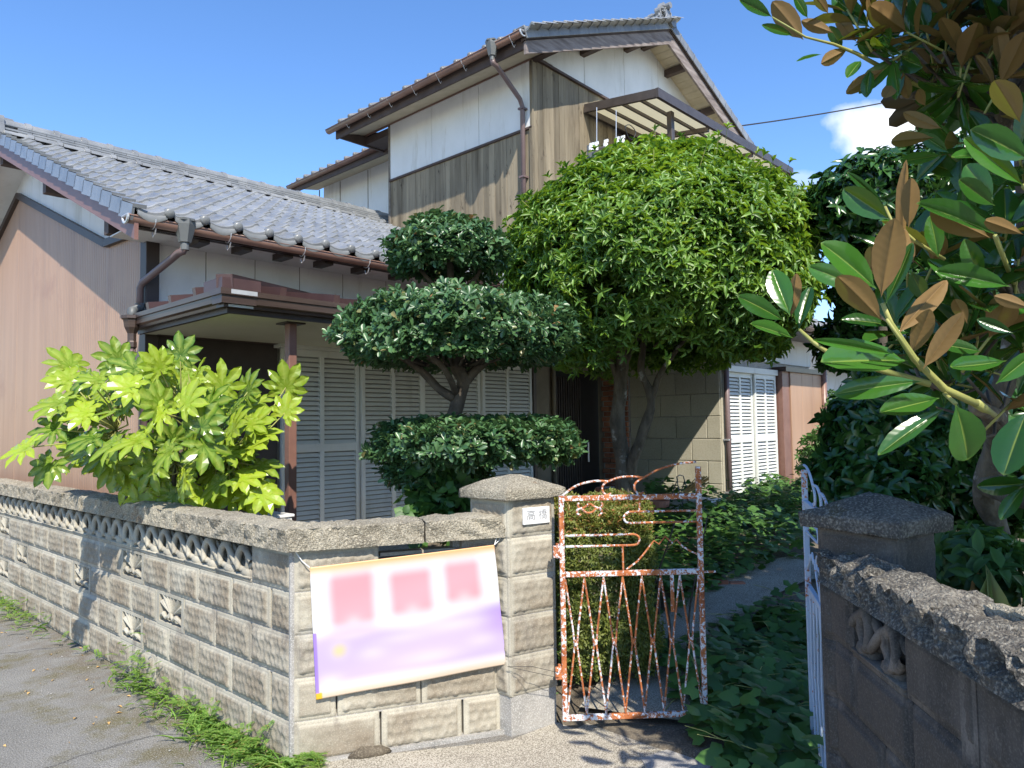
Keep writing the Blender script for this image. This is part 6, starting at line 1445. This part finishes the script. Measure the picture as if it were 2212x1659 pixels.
for i, (bx, by, tx, ty, D, bk, wf) in enumerate(HERO):
    bk = bk and (i % 3 != 1 or i == 7 or i == 16)
    p = at_d(bx, by, D); q = at_d(tx, ty, D + (-.03 if i % 3 else .04)); A = Vector(q - p); s_ = A.length; A.normalize(); cm = Vector(norm(CO - p)); sd_ = A.cross(cm) * random.uniform(-.45, .45)
    N_ = (cm * (-1 if bk else 1) + Vector((0, 0, .35 if not bk else .15)) + sd_); N_ = (N_ - A * N_.dot(A)).normalized(); B = N_.cross(A); wy = s_ * wf
    inst('leaf', ML_[(i * 5) % 8], mag, Matrix(((A.x * s_, B.x * wy, N_.x * s_, p[0]), (A.y * s_, B.y * wy, N_.y * s_, p[1]), (A.z * s_, B.z * wy, N_.z * s_, p[2]), (0, 0, 0, 1))))
for pts, r_ in (([(1990, 800, 1.75), (1950, 740, 1.72), (1915, 690, 1.7)], .004), ([(2064, 872, 1.74), (2040, 850, 1.8)], .005), ([(2040, 560, 1.95), (1975, 520, 1.92), (1925, 476, 1.9), (1912, 448, 1.95)], .0045), ([(2200, 640, 2.1), (2150, 510, 1.8)], .006), ([(2230, 420, 1.8), (2212, 402, 1.65)], .006)):
    q_ = MB(); q_.tube([G(*t_) for t_ in pts], r_, 7); q_.obj('twig', K['twig'], mag, smooth=True)
# crown mass: overhead and beyond the right edge, mostly unseen, shaped to shade pillar, wall and upper leaves, sparing the hedge
Pm = []
for c, r_, n in (((3.05, -.25, 3.35), (1.15, 1.1, .75), 620), ((3.6, .75, 3.2), (.75, .7, .6), 240), ((2.3, -1.1, 3.3), (.9, .8, .6), 330), ((3.7, -.6, 2.2), (.8, .8, .7), 240), ((2.75, -.95, 2.35), (.5, .5, .45), 130), ((4.2, .2, 3.9), (.9, .9, .7), 260), ((2.38, -.42, 3.8), (.85, .7, .5), 520)):
    q = norm(rs.randn(n, 3)) * (rs.rand(n, 1) ** .45); Pm.append(np.array(c) + q * np.array(r_))
Pm = np.concatenate(Pm)
rel = Pm - CO; fx = rel @ CF; px = 1106 + FOC * (rel @ CR) / np.maximum(fx, .05); py = 829.5 - FOC * (rel @ CU) / np.maximum(fx, .05)
vis = (fx > .1) & (px < 2330) & (px > -100) & (py > -120) & (py < 1800)
allowed = (px > 1960) & (py < 230) & (fx > 2.2)
Pm = Pm[(~vis) | (allowed & (rs.rand(len(Pm)) < .5)) ]
kk = (Pm[:, 2:3] - .6) / 2.05; Ld = Pm + np.array([[1.0, 1.6, -2.05]]) * kk; rr_ = Ld @ _r0; ff_ = Ld @ _f0
Pm = Pm[~(((ff_ > 3.7) & (rr_ / ff_ < .185)) | (rr_ / np.maximum(ff_, .1) < .07))]
lp, la, ln = whorls(Pm, norm(rs.randn(len(Pm), 3) + [0, 0, .3]), 7, (30, 85)); L_ = rs.uniform(.13, .18, len(lp))
leaves('crown', lp, la, ln, L_, L_ * .42, T_OBO, K['mag_shaded'], mag)

# ---------------------------------------------------------------- camellia behind, and the shaded shrub below it
def cam_tree(name, label, base, blobs, L0, trunk_top, m_='camellia', cat='tree', bk='barkd', wr=.45):
    root = thing(name, base, label, cat)
    limbs('trunk', [([base, tuple((np.array(base) + np.array(trunk_top)) / 2 + [.05, .03, 0]), tuple(trunk_top)], .06, .025)] + [([tuple(trunk_top - np.array([0, 0, .4])), tuple(np.array(b_[0]))], .03, .01) for b_ in blobs], root, bk)
    A_ = []
    for c, r_, n, seed in blobs:
        P, N_ = shell(c, r_, n, seed, -1, .14, .45, 3.5); A_.append(whorls(P, norm(N_ + np.array([0, 0, .35]) + rs.randn(len(P), 3) * .4), 5, (40, 85), .25))
    lp, la, ln = [np.concatenate([a[i] for a in A_]) for i in range(3)]; L_ = rs.uniform(.8, 1.2, len(lp)) * L0
    leaves('crown', lp, la, ln, L_, L_ * wr, T_CAM, K[m_], root); return root
c1 = at_d(1890, 440, 6.0); b1 = (c1[0], c1[1], .3)
cam_tree('camellia_tree', 'dark glossy-leaved tree rising against the sky right of the round tree', b1, [(at_d(1885, 440, 6.0), (.50, .50, .40), 900, 4), (at_d(2010, 400, 6.3), (.5, .5, .42), 500, 5), (at_d(2100, 560, 6.3), (.7, .7, .8), 700, 6), (at_d(1880, 620, 6.3), (.30, .4, .35), 420, 61), (at_d(1990, 690, 6.3), (.55, .5, .5), 600, 62), (at_d(1830, 740, 6.6), (.20, .3, .25), 200, 63)], .10, at_d(1900, 500, 6.0))
c2 = at_d(1960, 960, 4.7)
cam_tree('dark_shrub', 'dense dark shrub in deep shade above the right gate pillar', (c2[0], c2[1], .2), [(at_d(1930, 960, 4.6), (.40, .45, .38), 700, 7), (at_d(2080, 980, 4.6), (.5, .5, .55), 700, 8), (at_d(1890, 1060, 4.4), (.30, .35, .3), 350, 9), (at_d(2200, 900, 4.8), (.6, .6, .7), 600, 10), (at_d(1990, 830, 5.4), (.4, .5, .35), 400, 11)], .10, at_d(1980, 900, 4.7), cat='shrub')
c3 = at_d(1790, 1000, 9.5)
cam_tree('sunlit_bush', 'small sunlit green bush past the right corner of the house', (c3[0], c3[1], .35), [(c3, (.32, .4, .45), 500, 12), (at_d(1810, 890, 12), (.5, .5, .35), 400, 13)], .07, c3, 'vine', 'shrub')
c4 = at_d(2130, 1235, 2.75)
cam_tree('young_shrub', 'young shrub with lit leaves on orange twigs behind the dark wall', (c4[0], c4[1], .3), [(c4, (.22, .2, .16), 90, 14), (at_d(2085, 1200, 2.95), (.14, .14, .10), 50, 15)], .085, c4, 'vine', 'shrub', 'twig')
# strap-leaved plant
sp = at_d(2170, 1420, 2.35); sp[2] = .55
stp = thing('strap_leaf_plant', tuple(sp), 'yellowing strap-leaved plant with brown tips rising behind the dark wall', 'plant')
TST = tmpl([(0, 0), (.2, .42), (.5, .5), (.8, .34), (1, 0)], .5, .35)
for i in range(14):
    a = rs.uniform(0, 6.28); t_ = rs.uniform(.1, .5); A = np.array([[math.cos(a) * t_, math.sin(a) * t_, 1.0]]); P = np.array([sp + [rs.uniform(-.08, .08), rs.uniform(-.08, .08), 0]]); ln_ = np.array([rs.uniform(.38, .62)])
    leaves('leaf', P, A, np.array([[-math.cos(a), -math.sin(a), .6]]) + rs.randn(1, 3) * .3, ln_, ln_ * .15, TST, K['strap'], stp)
# ---------------------------------------------------------------- azalea hedge
he0 = at_d(1225, 1300, 4.25); he1 = at_d(1300, 1300, 5.2)
hc = np.array([(at_d(1292, 1300, 4.75))[0], (at_d(1292, 1300, 4.75))[1], .56])
aza = thing('azalea_hedge', (hc[0], hc[1], .05), 'clipped small-leaved azalea with reddish tips right behind the rusty gate leaf', 'shrub')
hw, hd, hh = .27, .55, 1.0; fx3 = np.array([_f0[0], _f0[1], 0]); rx3 = np.array([_r0[0], _r0[1], 0]); A_, B_ = [], []
for (o3, ex_, lx, ey_, ly, n) in ((-fx3 * hd, rx3, hw, np.array([0, 0, 1.0]), .5, 3300), (rx3 * hw, fx3, hd, np.array([0, 0, 1.0]), .5, 3600), (-rx3 * hw, fx3, hd, np.array([0, 0, 1.0]), .5, 2600), (np.array([0, 0, .5]), fx3, hd, rx3, hw, 3000), (fx3 * hd, rx3, hw, np.array([0, 0, 1.0]), .5, 900)):
    s1 = rs.uniform(-1, 1, (n, 1)); s2 = rs.uniform(-1, 1, (n, 1)); q = o3 + ex_ * lx * s1 + ey_ * ly * s2; nn_ = norm(o3) if 1 else 0
    rnd_ = np.maximum(0, np.abs(s1) - .75) ** 2 * .9 + np.maximum(0, np.abs(s2) - .8) ** 2 * .9
    q = q - nn_ * (rnd_ * .5 + .07 * rs.rand(n, 1)) + nn_ * (.055 * nz3(q + hc, 7, 4) + .05 * nz3(q + hc, 16, 2))[:, None]; A_.append(q); B_.append(np.repeat(nn_[None], n, 0))
P = np.concatenate(A_) + hc; N_ = np.concatenate(B_); kp = P[:, 2] > .07 + .10 * rs.rand(len(P)); P, N_ = P[kp], N_[kp]
Rz = R(-40) + math.atan2(_f0[1], _f0[0]); 
D_ = norm(N_ + [0, 0, .4] + rs.randn(len(P), 3) * .45); lp, la, ln = whorls(P, D_, 5, (30, 75)); L_ = rs.uniform(.018, .034, len(lp))
rv = np.clip(rs.rand(len(lp)) * .7 + .25 * (lp[:, 2] > .9) + .1, 0, 1)
leaves('crown', lp, la, ln, L_, L_ * .38, T_SM, K['aza'], aza, rv)
pt = []
for i in range(16): p = hc + np.array([rs.uniform(-.28, .28), rs.uniform(-.5, .5), 0]); pt.append(([(p[0], p[1], 0), (p[0] + rs.uniform(-.08, .08), p[1] + rs.uniform(-.08, .08), .4), (p[0] + rs.uniform(-.2, .2), p[1] + rs.uniform(-.2, .2), .95)], .010, .004))
limbs('stems', pt, aza, 'barkd', 6)

# ---------------------------------------------------------------- ground cover of lobed vine leaves
def lobed(nl=3):
    V_ = [(0, 0, 0)]; T = []
    outl = [(-150, .30), (-115, .55), (-75, .62), (-48, .45), (-22, .72), (0, 1.0), (22, .72), (48, .45), (75, .62), (115, .55), (150, .30)]
    for a, r_ in outl: V_.append((.12 + r_ * math.cos(R(a)) * .8, r_ * math.sin(R(a)) * .95, -.10 * r_ + .03 * math.sin(a)))
    V_[0] = (.12, 0, .04)
    for i in range(1, len(outl)): T.append((0, i, i + 1))
    return np.array(V_), np.array(T)
T_LOB = lobed()
pts = []
def fill(poly, n, hmax=.28):
    """scatter over a ground patch given by picture corners"""
    q = np.array([on_z(x, y, .12)[:2] for x, y in poly]); lo = q.min(0); hi = q.max(0); out = []
    m_ = len(q)
    while len(out) < n:
        p = lo + rs.rand(2) * (hi - lo); c = False
        for i in range(m_):
            (x1, y1), (x2, y2) = q[i], q[(i + 1) % m_]
            if (y1 > p[1]) != (y2 > p[1]) and p[0] < (x2 - x1) * (p[1] - y1) / (y2 - y1) + x1: c = not c
        if c: out.append((p[0], p[1], float(gz(p[0], p[1])) + .02 + hmax * rs.rand() ** 1.3 * (.6 + .4 * math.sin(p[0] * 3) * math.sin(p[1] * 2.3))))
    return out
far = fill([(1400, 1120), (1560, 1102), (1760, 1092), (1760, 1250), (1690, 1258), (1560, 1290), (1480, 1340), (1400, 1340)], 4200, .42)
nearp = fill([(1500, 1560), (1420, 1400), (1480, 1400), (1560, 1345), (1700, 1320), (1770, 1330), (1775, 1640), (1560, 1640)], 650, .22)
nr2 = fill([(1550, 1560), (1770, 1500), (1775, 1800), (1600, 1800)], 90, .34)
for nm, ps, Ls, lab in (('ground_cover', far, (.07, .11), 0), ('ground_cover', nearp + nr2, (.085, .13), 1)):
    P = np.array(ps); n = len(P); a = rs.rand(n) * 6.28; A = np.stack([np.cos(a), np.sin(a), rs.uniform(-.25, .2, n)], 1); N_ = np.stack([rs.randn(n) * .3 - .25, rs.randn(n) * .3 - .3, np.ones(n)], 1); L_ = rs.uniform(*Ls, n)
    leaves(nm, P, A, N_, L_, L_ * 1.05, T_LOB, K['vine'], None, kind='stuff')
mb = MB()
for i in range(140):
    p = np.array((nearp + nr2)[rs.randint(len(nearp))]); q = p + np.array([rs.uniform(-.25, .25), rs.uniform(-.25, .25), rs.uniform(-.05, .05)]); mb.tube([(p[0], p[1], max(.03, p[2] - .02)), tuple((p + q) / 2), tuple(q)], .002, 4)
tag(mb.obj('vine_stems', K['twig']), kind='stuff')
# tall weeds and shoots in the bed near the hedge and by the shutters
def sprig(P0, n, h_, spread, L0, m_, name, kind='stuff', T=T_CAM, wr=.3, up=1.0):
    Ps, As, Ns = [], [], []
    for i in range(n):
        b_ = P0 + np.array([rs.uniform(-1, 1) * spread[0], rs.uniform(-1, 1) * spread[1], 0]); b_[2] = float(gz(b_[0], b_[1])) if P0[2] > -1 else 0; lean = rs.randn(2) * .3; hh = h_ * rs.uniform(.4, 1)
        for j in range(14):
            f = j / 13; q = b_ + np.array([lean[0] * f * hh, lean[1] * f * hh, hh * f * up]); a = j * 2.4 + i; Ps.append(q); As.append([math.cos(a), math.sin(a), .25]); Ns.append([rs.randn() * .2, rs.randn() * .2, 1])
    L_ = rs.uniform(.7, 1.2, len(Ps)) * L0; return leaves(name, np.array(Ps), np.array(As, float), np.array(Ns, float), L_, L_ * wr, T, K[m_], None, kind=kind)
sprig(np.append(at_d(1480, 1180, 6.4)[:2], 0), 40, .45, (.5, .5), .06, 'weed', 'weeds'); sprig(np.append(at_d(1650, 1070, 8.2)[:2], 0), 40, .5, (.5, .4), .06, 'vine', 'weeds')
sprig(np.append(at_d(1205, 1080, 4.3)[:2], 0), 5, .95, (.08, .08), .05, 'vine', 'weeds')
# ---------------------------------------------------------------- weeds along the foot of the street wall: feathery leaves and grass
Ps, As, Ns, Ls = [], [], [], []
def frond(b_, d, ln_, n=13):
    d = norm(np.array(d, float)); s_ = norm(np.cross(d, [0, 0, 1.0])); 
    for j in range(n):
        f = (j + 1) / n; q = b_ + d * ln_ * f + np.array([0, 0, -.35 * ln_ * f * f])
        for sg in (-1, 1): Ps.append(q); As.append(s_ * sg + d * .35); Ns.append([d[0] * -.2, d[1] * -.2, 1.0]); Ls.append(ln_ * .19 * (1 - .5 * abs(f - .5)))
dens = [(3.15, 4.5, 75, .14), (4.5, 5.1, 36, .28), (5.2, 6.5, 10, .05), (6.5, 8.6, 70, .16), (8.6, 12, 40, .10)]
for v0, v1, n, h_ in dens:
    for i in range(n):
        v = rs.uniform(v0, v1); off = abs(rs.randn()) * .075; b_ = np.array([C0[0] - .03 - off, v, 0.0]); hh = h_ * rs.uniform(.2, 1.25) * math.exp(-off * 2.5); a = rs.uniform(0, 6.28)
        for k in range(2): frond(b_ + [rs.uniform(-.01, .01), rs.uniform(-.01, .01), hh * rs.uniform(.3, 1)], [math.cos(a + k * 2.1) - .25, math.sin(a + k * 2.1), .8], rs.uniform(.05, .10))
for f_, n in ((.0, 26), (.12, 22)):
    for i in range(n):
        q = C0 + DF * rs.uniform(0, .12) + NF * abs(rs.randn()) * .05; b_ = np.array([q[0], q[1], 0]); a = rs.uniform(0, 6.28)
        for k in range(2): frond(b_ + [0, 0, rs.uniform(0, .06)], [math.cos(a + k * 3), math.sin(a + k * 3), .5], rs.uniform(.04, .08))
leaves('weeds', np.array(Ps), np.array(As), np.array(Ns), np.array(Ls), np.array(Ls) * .42, T_SM, K['weed'], None, kind='stuff')
Ps, As, Ns, Ls = [], [], [], []
TG = tmpl([(0, 0), (.3, .5), (.7, .35), (1, 0)], .2, .6)
for i in range(900):
    v = rs.choice([rs.uniform(3.0, 4.0), rs.uniform(3.1, 5.0), rs.uniform(6.5, 12)], p=[.55, .25, .2]); off = abs(rs.randn()) * .09; Ps.append([C0[0] - .02 - off, v, 0]); a = rs.uniform(0, 6.28); As.append([math.cos(a) * .8, math.sin(a) * .8, 1]); Ns.append([-math.cos(a), -math.sin(a), .8]); Ls.append(rs.uniform(.04, .15) * math.exp(-off * 2))
leaves('grass', np.array(Ps, float), np.array(As, float), np.array(Ns, float), np.array(Ls), np.array(Ls) * .07, TG, K['weed'], None, kind='stuff')
# litter: small stones and dead leaves on the street edge
mb = MB()
for i in range(170):
    v = rs.uniform(2.6, 7.5); u = C0[0] - abs(rs.randn()) * .35 - .05; s_ = rs.uniform(.003, .009); mb.add([(u + s_ * rs.uniform(-1, 1), v + s_ * rs.uniform(-1, 1), .001 + s_ * abs(rs.uniform(0, 1.0))) for _ in range(6)], [(0, 1, 2), (0, 2, 3), (0, 3, 4), (0, 4, 5), (1, 2, 5), (2, 3, 5), (1, 4, 5)])
tag(mb.obj('gravel', K['mortar'], fix=False), kind='stuff')
n = 60; P = np.stack([C0[0] - np.abs(rs.randn(n)) * .45, rs.uniform(2.4, 7, n), np.full(n, .006)], 1); a = rs.rand(n) * 6.28; L_ = rs.uniform(.015, .04, n)
leaves('fallen_leaves', P, np.stack([np.cos(a), np.sin(a), np.zeros(n)], 1), np.stack([rs.randn(n) * .2, rs.randn(n) * .2, np.ones(n)], 1), L_, L_ * .5, T_SM, K['straw'], None, kind='stuff')

# ================================================================ things by the entrance
gp = lambda x, y, D: at_d(x, y, D)
q = gp(1417, 1100, 8.15); z0 = .42
pot = thing('flower_pot', (q[0], q[1], z0), 'round terracotta flower pot standing by the stone wall behind the gate', 'flower pot')
mb = MB(); s_ = .30 / .36; mb.lathe([(.001, 0), (.085, 0), (.115, .20), (.142, .205), (.15, .27), (.135, .272), (.125, .22), (.001, .21)], 24, (q[0], q[1], z0)); mb.obj('pot', K['terra'], pot, smooth=False)
mb = MB(); mb.lathe([(.0, .235), (.124, .23)], 20, (q[0], q[1], z0)); mb.obj('potting_soil', K['soil'], pot)
q = gp(1500, 1100, 8.5); z0 = .45
pl = thing('planter', (q[0], q[1], z0), 'rectangular pale plastic planter beside the terracotta pot by the stone wall', 'planter')
mb = MB(); mb.poly([(q[0] - .14, q[1] - .28, z0), (q[0] + .08, q[1] - .24, z0), (q[0] + .08, q[1] + .24, z0), (q[0] - .14, q[1] + .24, z0)], (0, 0, .2)); mb.obj('box', K['white'], pl)
mb = MB(); mb.bbox(q[0] - .17, q[0] + .11, q[1] - .31, q[1] + .27, z0 + .2, z0 + .23); mb.obj('rim', K['white'], pl)
q = gp(1475, 1075, 8.4)
ch = thing('wire_stand', (q[0], q[1], .44), 'thin metal wire frame stand leaning by the stone wall behind the planter', 'stand')
for dx in (-.09, .09):
    mb = MB(); mb.tube([(q[0] + dx, q[1] - .1, .44), (q[0] + dx, q[1], .8), (q[0] + dx * .8, q[1] + .03, .93), (q[0] - dx * .0, q[1] + .03, .945)], .006, 6); mb.obj('leg', K['hopper'], ch)
    mb = MB(); mb.tube([(q[0] + dx, q[1] + .2, .44), (q[0] + dx, q[1] + .02, .88)], .006, 6); mb.obj('leg', K['hopper'], ch)
q = gp(1497, 1052, 8.3)
br = thing('broom', (q[0], q[1], .5), 'straw broom standing head up beside the stone wall behind the gate', 'broom')
mb = MB(); mb.tube([(q[0] + .02, q[1], .5), tuple(gp(1478, 1062, 8.3))], .012, 8); mb.obj('handle', K['brown'], br)
mb = MB(); a = np.array(gp(1480, 1063, 8.3)); c = np.array(gp(1522, 1032, 8.3))
for i in range(26): o_ = rs.randn(3) * .014; mb.tube([tuple(a + o_ * .5), tuple((a + c) / 2 + o_ * 1.6), tuple(c + o_ * 2.2)], .006, 5)
mb.obj('bristles', K['straw'], br)
# curved brick edging stack beside the trunk
q = gp(1325, 1110, 7.7); bs = thing('brick_planter', (q[0], q[1], .36), 'low round stack of red bricks at the foot of the round tree', 'planter')
BB_ = MB(); BB_.bbox(0, .13, -.05, 0, 0, .068, .006); bme_ = BB_.mesh('brick', K['brick'])
for l in range(7):
    for k in range(7):
        a = R(51.4 * k + (25 if l % 2 else 0)); inst('brick', bme_, bs, Matrix.Translation((q[0], q[1], .36 + l * .075)) @ Matrix.Rotation(a, 4, 'Z') @ Matrix.Translation((-.065, -.125, 0)))
mb = MB(); mb.lathe([(.10, 0), (.10, .52)], 14, (q[0], q[1], .36)); mb.obj('fill', K['mortar'], bs)
q = on_z(1470, 1240, .2); q = at_d(1475, 1255, 6.2)
be = thing('brick_edging', (q[0], q[1], .1), 'short row of pale red bricks edging the bed behind the gate', 'edging')
for i in range(5):
    inst('brick', bme_, be, Matrix.Translation((q[0] + .14 * i * _r0[0] - .2, q[1] + .14 * i * _r0[1] + .1, .12 + .02 * (i % 2))) @ Matrix.Rotation(math.atan2(_r0[1], _r0[0]), 4, 'Z') @ Matrix.Diagonal((1, 1.6, 1.6, 1)))
q = gp(590, 1150, 5.0); ac = thing('air_conditioner', (q[0], q[1], .25), 'white outdoor air conditioner unit just visible over the street wall by the porch post', 'air conditioner')
top = gp(575, 1120, 5.0)[2]
mb = MB(); mb.bbox(q[0] - .30, q[0] + .12, q[1] - .05, q[1] + .25, .25, top, .01); mb.obj('casing', K['white'], ac)
mb = MB(); mb.bbox(q[0] - .31, q[0] + .13, q[1] - .06, q[1] + .26, top, top + .022, .006); mb.obj('top_cover', K['white'], ac)
# ================================================================ beyond: neighbour's house, wall, cables
nb = thing('neighbour_house', tuple(at_d(1830, 1000, 24)[:2]) + (0,), 'distant pale house with grey roof glimpsed between the brown corner and the magnolia', 'house')
c = at_d(1835, 900, 24); mb = MB(); mb.box(c[0] - 3, c[0] + 5, c[1] - 2, c[1] + 4, 0, 3.1); mb.obj('wall', K['plaster'], nb)
mb = MB(); mb.poly([(c[0] - 3.7, c[1] - 2.8, 3.0), (c[0] - 3.7, c[1] + 4.8, 3.0), (c[0] - 3.7, c[1] + 1, 4.7)], (9.4, 0, 0)); mb.obj('roof', K['tile'], nb)
for i in range(3):
    mb = MB(); mb.box(c[0] - 2.4 + i * 2.3, c[0] - .9 + i * 2.3, c[1] - 2.03, c[1] - 1.98, 1.0, 2.2); f = mb.obj('window', K['alu'], nb)
    mb = MB(); mb.box(c[0] - 2.32 + i * 2.3, c[0] - .98 + i * 2.3, c[1] - 2.05, c[1] - 2.032, 1.08, 2.12); mb.obj('pane', K['glass'], f)
for i in range(2): mb = MB(); mb.box(c[0] - 3.04, c[0] - 2.99, c[1] - 1 + i * 2.3, c[1] + .2 + i * 2.3, 1.0, 2.1); f = mb.obj('window', K['alu'], nb); mb = MB(); mb.box(c[0] - 3.06, c[0] - 3.042, c[1] - .92 + i * 2.3, c[1] + .12 + i * 2.3, 1.08, 2.02); mb.obj('pane', K['glass'], f)
a = at_d(1745, 960, 13.5); bq = at_d(2000, 960, 13.0); fw = thing('boundary_wall', (float((a + bq)[0] / 2), float((a + bq)[1] / 2), 0), 'low grey concrete wall beyond the brown corner of the house', 'wall')
d_ = (bq - a)[:2]; Lw = float(np.linalg.norm(d_)); d_ = d_ / Lw; MM = frame(a[:2], d_)
mb = MB(); mb.bbox(0, Lw, -.12, 0, .2, 1.0); mb.obj('panel', K['concrete'], fw, M=MM); mb = MB(); mb.bbox(-.02, Lw, -.15, .03, 1.0, 1.07); mb.obj('coping', K['concrete'], fw, M=MM)
def cable(p0, p1, sag, r_, label):
    p0 = np.array(p0); p1 = np.array(p1); mb = MB(); N = 24
    mb.tube([tuple(p0 + (p1 - p0) * i / N + np.array([0, 0, -4 * sag * (i / N) * (1 - i / N)])) for i in range(N + 1)], r_, 6); tag(mb.obj('overhead_cable', K['wire']), label, 'cable')
cable(at_d(1560, 277, 15), at_d(2600, 30, 19), .35, .014, 'black overhead cable crossing the sky from the house gable to the right')
cable(at_d(1700, 445, 17), at_d(2000, 380, 17), .1, .010, 'thin lower black cable in the sky just above the round tree right edge')
# distant street side: hedge bank so that gaps at the right do not show bare ground
